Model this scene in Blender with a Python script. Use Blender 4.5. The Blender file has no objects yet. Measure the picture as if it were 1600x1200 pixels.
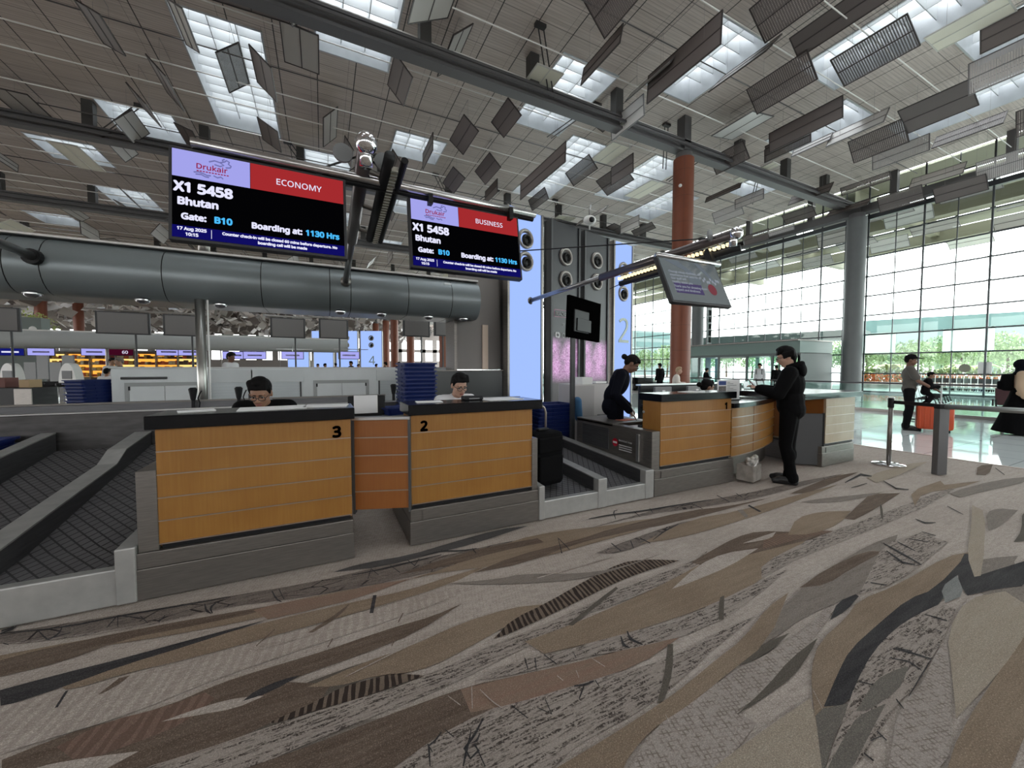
import bpy, bmesh, math, random
from mathutils import Vector, Matrix, Euler
random.seed(7)
R = math.radians
scene = bpy.context.scene
col = scene.collection
# ---------------------------------------------------------------- camera
YAW, PITCH, FPX, EYE = R(26.2), R(2.4), 600.0, 1.45
cam_d = bpy.data.cameras.new('camera')
cam_d.sensor_fit = 'HORIZONTAL'; cam_d.sensor_width = 36.0
cam_d.lens = 36.0 * FPX / 1600.0
cam_d.clip_end = 600; cam_d.clip_start = 0.05
cam = bpy.data.objects.new('camera', cam_d); col.objects.link(cam)
cam.location = (0, 0, EYE)
cam.rotation_euler = (R(90) - PITCH, 0, -YAW)
scene.camera = cam
# ---------------------------------------------------------------- sky and exposure
w = bpy.data.worlds.new('sky'); scene.world = w; w.use_nodes = True
nt = w.node_tree; nt.nodes.clear()
wo = nt.nodes.new('ShaderNodeOutputWorld'); bg = nt.nodes.new('ShaderNodeBackground')
tc = nt.nodes.new('ShaderNodeTexCoord'); sp = nt.nodes.new('ShaderNodeSeparateXYZ')
rp = nt.nodes.new('ShaderNodeValToRGB')
rp.color_ramp.elements[0].position = 0.48; rp.color_ramp.elements[0].color = (.55, .58, .58, 1)
rp.color_ramp.elements[1].position = 0.56; rp.color_ramp.elements[1].color = (1, 1, 1, 1)
e = rp.color_ramp.elements.new(1.0); e.color = (.9, .96, 1.0, 1)
mp = nt.nodes.new('ShaderNodeMath'); mp.operation = 'MULTIPLY_ADD'; mp.inputs[1].default_value = .5; mp.inputs[2].default_value = .5
nt.links.new(tc.outputs['Generated'], sp.inputs[0]); nt.links.new(sp.outputs['Z'], mp.inputs[0])
nt.links.new(mp.outputs[0], rp.inputs[0]); nt.links.new(rp.outputs[0], bg.inputs[0])
bg.inputs[1].default_value = 2.6
nt.links.new(bg.outputs[0], wo.inputs[0])
vs = scene.view_settings
scene.display_settings.display_device = 'sRGB'
vs.view_transform = 'Standard'; vs.look = 'None'; vs.gamma = 1.0; vs.use_curve_mapping = False
EXP = 1.55
vs.exposure = EXP
try:
    scene.cycles.use_denoising = True
    scene.cycles.max_bounces = 10; scene.cycles.transparent_max_bounces = 24
    scene.cycles.caustics_reflective = False; scene.cycles.caustics_refractive = False
    scene.cycles.sample_clamp_indirect = 8
except Exception:
    pass
# ---------------------------------------------------------------- materials
MATS = {}
def mat(name, c, rough=.6, metal=0.0, emit=None, es=1.0, var=0.0, vs_=6.0, stretch=(1, 1, 1), spec=.5, bump=0.0, bs=60.0, alpha=None):
    m = bpy.data.materials.new(name); MATS[name] = m; m.use_nodes = True
    t = m.node_tree; b = t.nodes['Principled BSDF']
    b.inputs['Base Color'].default_value = (*c, 1); b.inputs['Roughness'].default_value = rough
    b.inputs['Metallic'].default_value = metal; b.inputs['Specular IOR Level'].default_value = spec
    if emit:
        b.inputs['Emission Color'].default_value = (*emit, 1); b.inputs['Emission Strength'].default_value = es * 2 ** (.75 - EXP)
    if var > 0 or bump > 0:
        tcn = t.nodes.new('ShaderNodeTexCoord'); mpn = t.nodes.new('ShaderNodeMapping')
        mpn.inputs['Scale'].default_value = stretch
        t.links.new(tcn.outputs['Object'], mpn.inputs[0])
    if var > 0:
        nz = t.nodes.new('ShaderNodeTexNoise'); nz.inputs['Scale'].default_value = vs_; nz.inputs['Detail'].default_value = 5
        t.links.new(mpn.outputs[0], nz.inputs['Vector'])
        mr = t.nodes.new('ShaderNodeMapRange'); mr.inputs[1].default_value = .3; mr.inputs[2].default_value = .7
        mr.inputs[3].default_value = 1 - var; mr.inputs[4].default_value = 1 + var
        t.links.new(nz.outputs['Fac'], mr.inputs[0])
        mx = t.nodes.new('ShaderNodeMix'); mx.data_type = 'RGBA'; mx.blend_type = 'MULTIPLY'; mx.inputs[0].default_value = 1
        mx.inputs[6].default_value = (*c, 1); t.links.new(mr.outputs[0], mx.inputs[7])
        t.links.new(mx.outputs[2], b.inputs['Base Color'])
    if bump > 0:
        n2 = t.nodes.new('ShaderNodeTexNoise'); n2.inputs['Scale'].default_value = bs; n2.inputs['Detail'].default_value = 3
        t.links.new(mpn.outputs[0], n2.inputs['Vector'])
        bp = t.nodes.new('ShaderNodeBump'); bp.inputs['Strength'].default_value = bump; bp.inputs['Distance'].default_value = .01
        t.links.new(n2.outputs['Fac'], bp.inputs['Height']); t.links.new(bp.outputs[0], b.inputs['Normal'])
    return m
def emat(name, c, s=1.0):
    m = bpy.data.materials.new(name); MATS[name] = m; m.use_nodes = True
    t = m.node_tree; t.nodes.clear()
    o = t.nodes.new('ShaderNodeOutputMaterial'); e = t.nodes.new('ShaderNodeEmission')
    e.inputs[0].default_value = (*c, 1); e.inputs[1].default_value = s * 2 ** (.75 - EXP)
    t.links.new(e.outputs[0], o.inputs[0]); return m
class NT:
    """tiny node helper"""
    def __init__(s, m): s.t = m.node_tree; s.b = s.t.nodes.get('Principled BSDF')
    def n(s, k, **kw):
        x = s.t.nodes.new(k)
        for a, v in kw.items(): setattr(x, a, v)
        return x
    def l(s, a, b): s.t.links.new(a, b)
    def math(s, op, a, b=None, c=None):
        x = s.n('ShaderNodeMath', operation=op)
        for i, v in enumerate((a, b, c)):
            if v is None: continue
            if isinstance(v, (int, float)): x.inputs[i].default_value = v
            else: s.l(v, x.inputs[i])
        return x.outputs[0]
    def xyz(s, scale=(1, 1, 1), rot=(0, 0, 0)):
        c = s.n('ShaderNodeTexCoord'); mp = s.n('ShaderNodeMapping')
        mp.inputs['Scale'].default_value = scale; mp.inputs['Rotation'].default_value = rot
        s.l(c.outputs['Object'], mp.inputs[0]); return mp.outputs[0]
    def sep(s, v):
        x = s.n('ShaderNodeSeparateXYZ'); s.l(v, x.inputs[0]); return x.outputs
    def noise(s, v, sc, det=4, rough=.55):
        x = s.n('ShaderNodeTexNoise'); x.inputs['Scale'].default_value = sc; x.inputs['Detail'].default_value = det
        x.inputs['Roughness'].default_value = rough; s.l(v, x.inputs['Vector']); return x.outputs['Fac']
    def stripe(s, v, period, width):
        return s.math('LESS_THAN', s.math('FRACT', s.math('DIVIDE', v, period)), width / period)
    def ramp(s, v, lo, hi):
        x = s.n('ShaderNodeMapRange'); x.inputs[1].default_value = lo; x.inputs[2].default_value = hi
        s.l(v, x.inputs[0]); return x.outputs[0]
    def mix(s, f, a, b, bt='MIX'):
        x = s.n('ShaderNodeMix', data_type='RGBA', blend_type=bt)
        for i, v in ((0, f), (6, a), (7, b)):
            if isinstance(v, (int, float)): x.inputs[i].default_value = v
            elif isinstance(v, tuple): x.inputs[i].default_value = (*v, 1)
            else: s.l(v, x.inputs[i])
        return x.outputs[2]

STEEL = mat('brushed_steel', (.215, .20, .185), .4, .85, var=.14, vs_=14, stretch=(.6, .6, 9))
STEEL_M = mat('satin_steel', (.40, .40, .385), .42, .55, var=.1, vs_=10)
STEEL_D = mat('dark_steel', (.14, .14, .145), .42, .85, var=.12, vs_=10, stretch=(.5, .5, 6))
STEEL_L = mat('bright_steel', (.62, .62, .62), .28, 1.0)
CHROME = mat('chrome', (.8, .8, .82), .08, 1.0)
ALU = mat('aluminium_strip', (.40, .32, .28), .35, .8)
BLACK = mat('black_plastic', (.005, .005, .006), .5, spec=.3)
BLACKG = mat('black_gloss_stone', (.004, .0045, .006), .16, spec=.35, var=.2, vs_=90)
NUMM = mat('numeral_black', (.002, .002, .002), .9, spec=.0)
DGREY = mat('dark_grey_paint', (.05, .052, .055), .5)
MGREY = mat('mid_grey_paint', (.19, .195, .2), .5)
LGREY = mat('pale_grey_laminate', (.66, .70, .71), .45, var=.05, vs_=3)
WHITE = mat('white_plastic', (.75, .75, .73), .45)
PAPER = mat('paper', (.82, .82, .82), .8)
BELT = mat('conveyor_rubber', (.035, .034, .036), .75, bump=.3, bs=160)
BLUE = mat('blue_tray_plastic', (.006, .016, .095), .45, spec=.3)
ORANGE = mat('orange_suitcase', (.55, .07, .015), .4)
TERRA = mat('terracotta_panel', (.175, .044, .017), .5, var=.06, vs_=2)
CONC = mat('grey_column', (.125, .13, .13), .5, var=.04, vs_=2)
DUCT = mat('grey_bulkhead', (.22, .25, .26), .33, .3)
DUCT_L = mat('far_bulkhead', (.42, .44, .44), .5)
BEAMM = mat('roof_steel', (.115, .11, .112), .5, .2)
POSTM = mat('roof_post', (.055, .052, .05), .6)
def wood(name, c1, c2, axis):
    m = mat(name, c1, .38, spec=.4); k = NT(m)
    v = k.xyz((2.2, 2.2, 2.2)); s_ = {'x': (34, 34, 1.3), 'y': (34, 34, 1.3)}[axis]
    n1 = k.noise(k.xyz(s_), 2.2, 5, .6); n2 = k.noise(v, 1.4, 2)
    f = k.math('ADD', k.math('MULTIPLY', k.ramp(n1, .3, .75), .6), k.math('MULTIPLY', k.ramp(n2, .35, .65), .4))
    k.l(k.mix(f, c1, c2), k.b.inputs['Base Color']); return m
WOOD = wood('honey_maple_veneer', (.26, .112, .02), (.34, .165, .037), 'x')
WOOD2 = wood('orange_maple_veneer', (.24, .078, .016), (.30, .112, .026), 'x')
WOOD3 = wood('bleached_maple_veneer', (.34, .25, .15), (.42, .33, .22), 'x')
# ---------------------------------------------------------------- mesh helpers
class MB:
    def __init__(s): s.bm = bmesh.new(); s.mi = 0
    def _fin(s, n0):
        s.bm.faces.ensure_lookup_table()
        for f in s.bm.faces[n0:]: f.material_index = s.mi
    def box(s, x0, x1, y0, y1, z0, z1, bev=0, M=None):
        n0 = len(s.bm.faces)
        vs_ = [s.bm.verts.new(Vector(p)) for p in ((x0, y0, z0), (x1, y0, z0), (x1, y1, z0), (x0, y1, z0), (x0, y0, z1), (x1, y0, z1), (x1, y1, z1), (x0, y1, z1))]
        fs = [s.bm.faces.new([vs_[i] for i in q]) for q in ((3, 2, 1, 0), (4, 5, 6, 7), (0, 1, 5, 4), (1, 2, 6, 5), (2, 3, 7, 6), (3, 0, 4, 7))]
        if M is not None:
            for v in vs_: v.co = M @ v.co
        if bev > 0:
            es = list({e for f in fs for e in f.edges})
            bmesh.ops.bevel(s.bm, geom=es, offset=bev, segments=2, affect='EDGES', profile=.5, clamp_overlap=True)
        s._fin(n0); return s
    def poly(s, pts, flip=False):
        f = s.bm.faces.new([s.bm.verts.new(Vector(p)) for p in (reversed(pts) if flip else pts)]); f.material_index = s.mi; return s
    def prism(s, pts, d):
        """polygon pts (3D) extruded by vector d"""
        n0 = len(s.bm.faces); d = Vector(d)
        a = [s.bm.verts.new(Vector(p)) for p in pts]; b = [s.bm.verts.new(Vector(p) + d) for p in pts]; n = len(pts)
        s.bm.faces.new(a); s.bm.faces.new(list(reversed(b)))
        for i in range(n): s.bm.faces.new((a[i], b[i], b[(i + 1) % n], a[(i + 1) % n]))
        bmesh.ops.recalc_face_normals(s.bm, faces=s.bm.faces[n0:] if False else list(s.bm.faces)[n0:])
        s._fin(n0); return s
    def tube(s, pts, r, seg=10, caps=True, closed=False):
        n0 = len(s.bm.faces); pts = [Vector(p) for p in pts]; rings = []
        rr = r if isinstance(r, (list, tuple)) else [r] * len(pts)
        up = None
        for i, p in enumerate(pts):
            a = pts[i - 1] if i > 0 else (pts[-1] if closed else p); b = pts[i + 1] if i < len(pts) - 1 else (pts[0] if closed else p)
            t = (b - a).normalized()
            if up is None:
                up = Vector((0, 0, 1)) if abs(t.z) < .9 else Vector((1, 0, 0))
            x = t.cross(up)
            if x.length < 1e-4: up = Vector((1, 0, 0)) if abs(t.x) < .9 else Vector((0, 1, 0)); x = t.cross(up)
            x.normalize(); y = x.cross(t).normalized(); up = y
            rings.append([s.bm.verts.new(p + (x * math.cos(2 * math.pi * k / seg) + y * math.sin(2 * math.pi * k / seg)) * rr[i]) for k in range(seg)])
        m = len(rings)
        for i in range(m if closed else m - 1):
            A, B = rings[i], rings[(i + 1) % m]
            for k in range(seg): s.bm.faces.new((A[k], A[(k + 1) % seg], B[(k + 1) % seg], B[k]))
        if caps and not closed:
            s.bm.faces.new(list(reversed(rings[0]))); s.bm.faces.new(rings[-1])
        s._fin(n0); return s
    def ell(s, c, r, rot=None, u=16, v=10):
        n0 = len(s.bm.faces); r = (r, r, r) if isinstance(r, (int, float)) else r
        M = Matrix.Translation(Vector(c)) @ (rot.to_4x4() if rot is not None else Matrix.Identity(4)) @ Matrix.Diagonal((*r, 1))
        bmesh.ops.create_uvsphere(s.bm, u_segments=u, v_segments=v, radius=1, matrix=M); s._fin(n0); return s
    def cap(s, p0, r0, p1, r1, seg=12):
        p0, p1 = Vector(p0), Vector(p1); d = p1 - p0; L = max(d.length, 1e-4); d = d / L
        pts, rs = [], []
        for k in range(5):
            a = math.pi / 2 * (1 - k / 4) ; pts.append(p0 - d * r0 * math.sin(a)); rs.append(max(r0 * math.cos(a), r0 * .03))
        for k in range(5):
            a = math.pi / 2 * k / 4; pts.append(p1 + d * r1 * math.sin(a)); rs.append(max(r1 * math.cos(a), r1 * .03))
        return s.tube(pts, rs, seg)
    def lathe(s, prof, c=(0, 0, 0), seg=20, caps=True):
        n0 = len(s.bm.faces); c = Vector(c); rings = []
        for r, z in prof:
            rings.append([s.bm.verts.new(c + Vector((r * math.cos(2 * math.pi * k / seg), r * math.sin(2 * math.pi * k / seg), z))) for k in range(seg)])
        for A, B in zip(rings, rings[1:]):
            for k in range(seg): s.bm.faces.new((A[k], A[(k + 1) % seg], B[(k + 1) % seg], B[k]))
        if caps: s.bm.faces.new(list(reversed(rings[0]))); s.bm.faces.new(rings[-1])
        s._fin(n0); return s
    def xf(s, M):
        bmesh.ops.transform(s.bm, matrix=M, verts=s.bm.verts); return s
    def build(s, name, mats, parent=None, smooth=False, loc=None, rot=None, ang=None):
        me = bpy.data.meshes.new(name); s.bm.normal_update(); s.bm.to_mesh(me); s.bm.free()
        for m in (mats if isinstance(mats, (list, tuple)) else [mats]): me.materials.append(m)
        if smooth:
            me.polygons.foreach_set('use_smooth', [True] * len(me.polygons))
            if ang is not None: me.set_sharp_from_angle(angle=R(ang))
        o = bpy.data.objects.new(name, me); col.objects.link(o)
        if loc is not None: o.location = loc
        if rot is not None: o.rotation_euler = rot
        if parent is not None: o.parent = parent
        return o
def tag(o, label=None, cat=None, group=None, kind=None):
    if label: o['label'] = label
    if cat: o['category'] = cat
    if group: o['group'] = group
    if kind: o['kind'] = kind
    return o
def thing(name, label, cat, loc=(0, 0, 0), rz=0.0, group=None):
    o = bpy.data.objects.new(name, None); o.empty_display_size = .2; col.objects.link(o)
    o.location = loc; o.rotation_euler = (0, 0, rz); return tag(o, label, cat, group)
KIDS = {}
def copy_tree(o, parent=None):
    c = o.copy(); col.objects.link(c)
    if parent is not None: c.parent = parent
    for ch in [x for x in o.children]: copy_tree(ch, c)
    return c
FONT = None
try:   # the typeface that ships inside Blender, when it is there
    FONT = bpy.data.fonts.load(bpy.utils.system_resource('DATAFILES') + '/fonts/NotoSansMath-Regular.woff2')
except Exception:
    FONT = None
def text(s, size, m, name, parent, loc, rot=(R(90), 0, 0), bold=0.0, align='LEFT', ext=.0015, sx=1.0):
    cu = bpy.data.curves.new('txt', 'FONT'); cu.body = s
    if FONT: cu.font = FONT; size = size * 1.3
    cu.size = size; cu.extrude = ext
    cu.align_x = align; cu.resolution_u = 3
    t = bpy.data.objects.new('txt', cu); col.objects.link(t)
    dg = bpy.context.evaluated_depsgraph_get(); me = bpy.data.meshes.new_from_object(t.evaluated_get(dg))
    bpy.data.objects.remove(t); bpy.data.curves.remove(cu)
    if bold > 0:   # embolden: the same outlines laid again all round, in the same plane
        bm = bmesh.new(); base = me.copy()
        for i in range(8):
            q = base.copy(); q.transform(Matrix.Translation((bold * math.cos(i * math.pi / 4), bold * math.sin(i * math.pi / 4), 0))); bm.from_mesh(q); bpy.data.meshes.remove(q)
        bm.to_mesh(me); bm.free(); bpy.data.meshes.remove(base)
    me.materials.clear(); me.materials.append(m)
    o = bpy.data.objects.new(name, me); col.objects.link(o); o.location = loc; o.rotation_euler = rot; o.scale = (sx, 1, 1)
    if parent is not None: o.parent = parent
    return o
def blob(mb, name, m, parent=None, voxel=.01, smooth_it=3, sub=0):
    """union of overlapping capsules and ellipsoids grown into one continuous surface"""
    me = bpy.data.meshes.new('tmp'); mb.bm.to_mesh(me); mb.bm.free()
    o = bpy.data.objects.new('tmp', me); col.objects.link(o)
    r = o.modifiers.new('r', 'REMESH'); r.mode = 'VOXEL'; r.voxel_size = voxel; r.use_smooth_shade = True
    if smooth_it:
        s = o.modifiers.new('s', 'SMOOTH'); s.iterations = smooth_it; s.factor = .5
    dg = bpy.context.evaluated_depsgraph_get(); me2 = bpy.data.meshes.new_from_object(o.evaluated_get(dg))
    bpy.data.objects.remove(o); bpy.data.meshes.remove(me)
    me2.materials.clear(); me2.materials.append(m); me2.name = name
    me2.polygons.foreach_set('use_smooth', [True] * len(me2.polygons))
    q = bpy.data.objects.new(name, me2); col.objects.link(q)
    if parent is not None: q.parent = parent
    return q
CARPET=[
['S',-1.60,3.05,-1.44,3.01,-1.09,2.98,-0.78,2.94,-0.42,2.91,-0.16,2.87,-0.12,2.76,-0.58,2.79,-0.86,2.78,-1.19,2.83,-1.54,2.92],
['K',-1.61,3.06,-1.09,2.98,-0.60,2.93,-0.12,2.87,0.37,2.88,0.84,2.83,1.40,2.84,1.54,2.77,1.20,2.66,0.78,2.63,0.18,2.67,-0.12,2.70,-0.56,2.80,-0.86,2.80,-1.20,2.85,-1.54,2.93],
['T',-1.49,2.82,-1.17,2.79,-0.69,2.70,-0.32,2.69,-0.12,2.69,0.18,2.66,0.30,2.64,-0.11,2.58,-0.61,2.60,-1.21,2.71,-1.44,2.73],
['B',-1.46,2.77,-1.34,2.79,-1.02,2.78,-0.64,2.74,-0.30,2.69,-0.35,2.65,-0.68,2.67,-0.99,2.70,-1.17,2.62,-1.39,2.62],
['T',-1.11,2.43,-0.92,2.50,-0.65,2.51,-0.30,2.53,0.17,2.51,0.48,2.49,0.75,2.53,1.06,2.55,0.72,2.43,0.16,2.39,-0.23,2.38,-0.61,2.37,-0.86,2.39,-1.05,2.37],
['R',-0.40,2.69,-0.26,2.70,0.03,2.65,0.26,2.66,0.51,2.62,0.17,2.54,-0.14,2.54,-0.31,2.55],
['D',-1.33,2.51,-1.15,2.52,-0.93,2.52,-0.65,2.54,-0.31,2.55,-0.64,2.49,-0.90,2.46,-1.08,2.41,-1.26,2.38],
['L2',-1.27,2.39,-1.05,2.36,-0.85,2.38,-0.61,2.35,-0.23,2.36,0.16,2.38,0.63,2.40,0.86,2.32,0.43,2.24,-0.10,2.20,-0.47,2.16,-0.76,2.09,-1.02,2.09,-1.11,2.08],
['B',-1.09,2.05,-1.01,2.07,-0.89,2.09,-0.63,2.07,-0.46,2.12,-0.29,2.13,-0.04,2.13,0.28,2.16,0.56,2.16,0.74,2.20,0.43,2.06,0.13,2.02,-0.09,2.01,-0.17,1.99,0.01,1.89,-0.04,1.81,-0.20,1.79,-0.31,1.77,-0.48,1.74,-0.50,1.70,-1.05,1.97],
['Hr',-0.94,2.03,-0.83,2.09,-0.62,2.07,-0.50,2.09,-0.45,2.03,-0.53,1.94,-0.66,1.92,-0.83,1.91],
['L',-0.62,1.99,-0.52,2.00,-0.41,2.00,-0.30,1.97,-0.26,1.95,-0.36,1.93,-0.49,1.96],
['L',-0.99,1.94,-0.96,1.96,-0.80,1.92,-0.65,1.87,-0.72,1.84,-0.77,1.83],
['D',-0.30,2.00,-0.20,2.02,-0.12,2.01,-0.24,1.96,-0.34,1.96],
['T',-0.09,1.92,0.13,1.96,0.38,1.97,0.67,2.03,1.00,2.03,1.19,1.97,0.85,1.88,0.53,1.80,0.37,1.79,0.20,1.85,0.04,1.86],
['S',-0.20,1.77,0.01,1.76,0.27,1.74,0.48,1.75,0.73,1.79,0.89,1.80,1.32,1.83,1.91,1.91,2.43,1.92,2.70,1.99,2.41,1.85,1.78,1.78,1.29,1.78,1.17,1.73,0.83,1.69,0.62,1.66,0.42,1.64,0.10,1.63,-0.14,1.62,-0.30,1.60,-0.69,1.79,-0.47,1.77],
['H',-0.23,1.79,-0.04,1.82,0.04,1.85,0.20,1.84,0.29,1.82,0.40,1.75,0.28,1.75,0.11,1.75,-0.04,1.77,-0.18,1.77],
['B',-0.34,1.62,-0.14,1.61,0.10,1.61,0.31,1.61,0.59,1.60,0.77,1.56,0.89,1.54,0.71,1.44,0.48,1.44,0.26,1.40,0.17,1.37],
['S',0.17,1.37,0.37,1.43,0.59,1.45,0.84,1.44,1.03,1.42,1.21,1.36,1.58,1.31,1.96,1.34,2.23,1.33,1.82,1.27,1.47,1.20,1.17,1.16,0.84,1.16,0.74,1.13,0.66,1.13],
['R',0.53,1.60,0.77,1.56,1.09,1.50,1.46,1.45,1.69,1.40,1.36,1.35,1.01,1.39,0.70,1.43,0.53,1.47],
['S',0.81,1.64,1.14,1.58,1.40,1.58,1.70,1.50,1.96,1.50,2.27,1.55,2.72,1.54,2.97,1.55,2.47,1.45,1.86,1.38,1.45,1.44,1.10,1.52,0.77,1.57,0.60,1.62],
['T',0.93,1.74,1.22,1.74,1.78,1.78,2.18,1.83,2.51,1.88,3.14,1.88,3.29,1.87,4.47,1.95,3.61,1.75,2.74,1.55,2.03,1.51,1.55,1.54,1.15,1.59,0.98,1.62],
['B',2.43,1.92,2.62,1.96,3.14,2.05,3.45,2.04,3.70,1.89,4.08,1.73,3.69,1.74,3.15,1.79,2.80,1.82,2.47,1.85],
['H2',3.39,1.96,3.83,1.86,4.06,1.74,3.61,1.79,3.13,1.82],
['L',2.02,1.74,2.43,1.87,2.78,1.91,3.11,1.84,2.64,1.76,2.21,1.74],
['L',3.08,1.95,3.32,1.96,3.56,1.96,3.39,1.90,3.17,1.93],
['H',0.79,1.83,0.95,1.93,1.19,1.97,1.61,2.08,1.96,2.15,2.12,2.12,2.25,2.06,2.38,1.98,1.98,1.98,1.73,1.96,1.38,1.90,1.12,1.86,0.90,1.83],
['G',0.73,2.45,1.06,2.35,1.23,2.34,1.57,2.17,1.86,2.10,2.42,2.12,1.97,2.09,1.62,2.09,1.35,2.16,0.95,2.32],
['T',0.51,2.62,0.79,2.65,1.40,2.84,1.84,2.83,2.32,2.72,2.69,2.70,3.10,2.57,2.50,2.51,2.06,2.50,1.61,2.48,1.23,2.49,0.77,2.60],
['B',0.93,2.50,1.28,2.59,1.88,2.60,2.34,2.66,3.33,2.65,3.71,2.56,4.46,2.52,3.94,2.51,2.97,2.50,2.24,2.55,1.84,2.55,1.32,2.46],
['K',1.98,2.74,2.53,2.78,3.27,2.84,4.17,2.73,5.42,2.72,6.40,2.66,4.48,2.56,3.62,2.64,2.76,2.77],
['K',1.88,2.35,2.27,2.41,2.95,2.48,3.12,2.46,2.54,2.33,2.06,2.26],
['T',2.32,2.32,3.13,2.49,3.71,2.42,4.76,2.44,5.73,2.44,4.66,2.33,3.44,2.25,2.68,2.25],
['D2',0.04,2.95,0.21,2.99,0.58,2.96,0.90,3.02,1.39,3.09,1.66,3.04,1.08,2.92,0.76,2.90,0.37,2.87],
['B',0.44,2.71,0.83,2.79,1.16,2.82,1.61,2.78,1.62,2.69,1.22,2.71,0.79,2.67],
['B',4.47,1.85,5.18,2.00,5.62,2.09,5.96,1.95,5.09,1.84,4.51,1.79],
['G',4.60,2.29,4.90,2.26,5.34,2.16,5.86,2.05,5.14,2.07,4.67,2.21],
['B',4.80,2.50,5.08,2.54,6.06,2.66,6.66,2.61,5.69,2.49,4.99,2.43],
['S',2.88,1.68,3.59,1.74,4.36,1.75,5.27,1.75,6.12,1.77,7.07,1.76,5.67,1.64,4.75,1.62,4.01,1.61,3.24,1.61,2.68,1.56],
['T',3.59,1.88,4.07,2.06,4.46,2.05,4.77,1.92,4.26,1.80,3.79,1.79],
['G',2.06,1.19,2.66,1.36,3.31,1.43,4.02,1.48,4.45,1.46,3.88,1.31,3.49,1.25,3.05,1.16,2.81,1.19,2.45,1.20,2.13,1.17,1.81,1.17],
['B',2.79,1.38,3.22,1.43,3.81,1.44,3.94,1.37,3.38,1.35,2.98,1.32],
['D3',1.69,1.15,1.81,1.18,1.87,1.17,2.08,1.17,2.26,1.16,2.01,1.12,1.81,1.13],
['S',3.04,1.17,3.30,1.23,4.09,1.43,4.69,1.39,4.63,1.21,3.77,1.14,3.34,1.13],
['T',0.68,1.12,0.98,1.13,1.28,1.15,1.47,1.17,1.73,1.21,1.98,1.24,2.39,1.35,2.66,1.38,2.09,1.17,1.64,1.12,1.39,1.09,1.16,1.08,1.00,1.04,0.92,1.00],
['X',0.94,0.99,1.16,1.08,1.39,1.09,1.65,1.12,2.23,1.12,2.77,1.19,2.82,1.18,2.36,1.08,1.78,0.99,1.53,0.98,1.56,0.91,1.23,0.85],
['T2',1.18,0.87,1.50,0.88,1.89,0.88,1.70,0.75,1.57,0.68],
['D3',1.52,0.97,1.78,1.00,2.06,1.05,2.35,1.07,2.20,1.03,1.96,0.98,1.73,0.97],
['D',2.59,1.12,2.83,1.19,3.03,1.18,3.02,1.16,2.77,1.12],
['T',4.51,1.07,4.28,1.12,3.40,1.11,2.95,1.14,2.71,1.09,2.32,1.05,2.08,0.97,1.85,0.85,1.69,0.75,1.84,0.79,2.03,0.84,2.30,0.89,2.70,0.94,3.27,0.98,3.82,0.99,4.29,1.00],
['D',4.45,1.06,3.56,0.98,3.26,1.01,2.78,0.98,2.40,0.95,2.17,0.90,1.89,0.83,2.00,0.79,2.22,0.84,2.42,0.88,2.62,0.90,2.82,0.91,3.14,0.91,3.40,0.90,3.66,0.96,4.12,0.99],
['G2',1.84,0.84,2.01,0.79,1.88,0.76,1.73,0.73,1.56,0.68,1.72,0.77],
['D',4.45,1.08,4.48,1.06,4.02,0.92,4.33,0.88,4.79,0.82,4.19,0.72,3.94,0.80,3.65,0.86,3.88,0.97],
['G3',3.62,0.97,3.94,0.98,3.65,0.87,3.41,0.89],
['S',3.39,0.90,3.38,0.84,3.02,0.78,2.70,0.74,2.39,0.70,2.19,0.70,1.94,0.67,1.65,0.64,1.56,0.68,1.92,0.77,2.16,0.83,2.48,0.89,2.81,0.92,3.08,0.92],
['G2',1.99,0.76,2.07,0.77,2.26,0.80,2.41,0.79,2.52,0.77,2.38,0.74,2.30,0.73,2.16,0.73,2.02,0.74],
['G2',1.56,0.68,1.91,0.74,2.01,0.74,2.15,0.72,1.95,0.69,1.64,0.64],
['X',1.76,0.58,2.18,0.69,2.42,0.69,2.86,0.76,2.89,0.74,2.33,0.57,1.96,0.49],
['T',1.95,0.49,2.23,0.53,2.96,0.57,3.53,0.59,2.22,0.36],
['T2',3.03,0.78,3.59,0.85,3.94,0.77,3.81,0.65,3.48,0.59,2.85,0.56,2.32,0.56,2.65,0.66],
['T2',6.12,1.44,5.96,1.31,4.10,0.90,4.02,0.92,4.44,1.06,5.36,1.26],
['G',5.91,1.30,6.22,1.29,6.32,1.18,5.76,1.14,5.44,1.13,5.28,1.14],
['D3',6.30,1.15,6.37,1.11,5.28,0.92,5.12,0.97,5.54,1.01],
['T',6.16,1.93,7.07,1.94,6.87,1.85,7.53,1.71,6.86,1.72,6.20,1.84,5.52,1.69],
['B',8.68,2.01,9.00,1.93,8.03,1.76,7.92,1.84],
['T2',6.44,2.47,7.91,2.51,8.34,2.43,6.83,2.28,6.23,2.26],
['G',6.48,1.72,7.82,1.63,8.43,1.49,8.10,1.43,6.95,1.54,6.35,1.59],
['D',0.22,2.35,0.26,2.53,0.28,2.52,0.24,2.34],
['B',-0.10,2.32,0.02,2.41,0.12,2.50,0.09,2.44,0.01,2.36,-0.08,2.31],
['B',-0.92,2.28,-0.88,2.36,-0.84,2.36,-0.86,2.32,-0.90,2.28],
['D',-1.05,2.27,-1.06,2.37,-1.05,2.37,-1.04,2.27],
['D3',1.21,1.75,1.55,1.87,1.71,1.92,1.71,1.90,1.55,1.84,1.23,1.73],
['D3',2.01,1.40,2.21,1.54,2.26,1.54,2.04,1.39],
['D3',1.27,1.16,1.40,1.24,1.59,1.39,1.62,1.38,1.47,1.25,1.30,1.15],
['D3',5.24,1.87,5.30,1.88,5.04,1.77,4.76,1.67,4.80,1.70],
['G',3.75,2.44,3.82,2.43,3.69,2.28,3.63,2.28],
['D',3.97,2.47,4.01,2.48,3.94,2.31,3.90,2.31]
]
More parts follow.
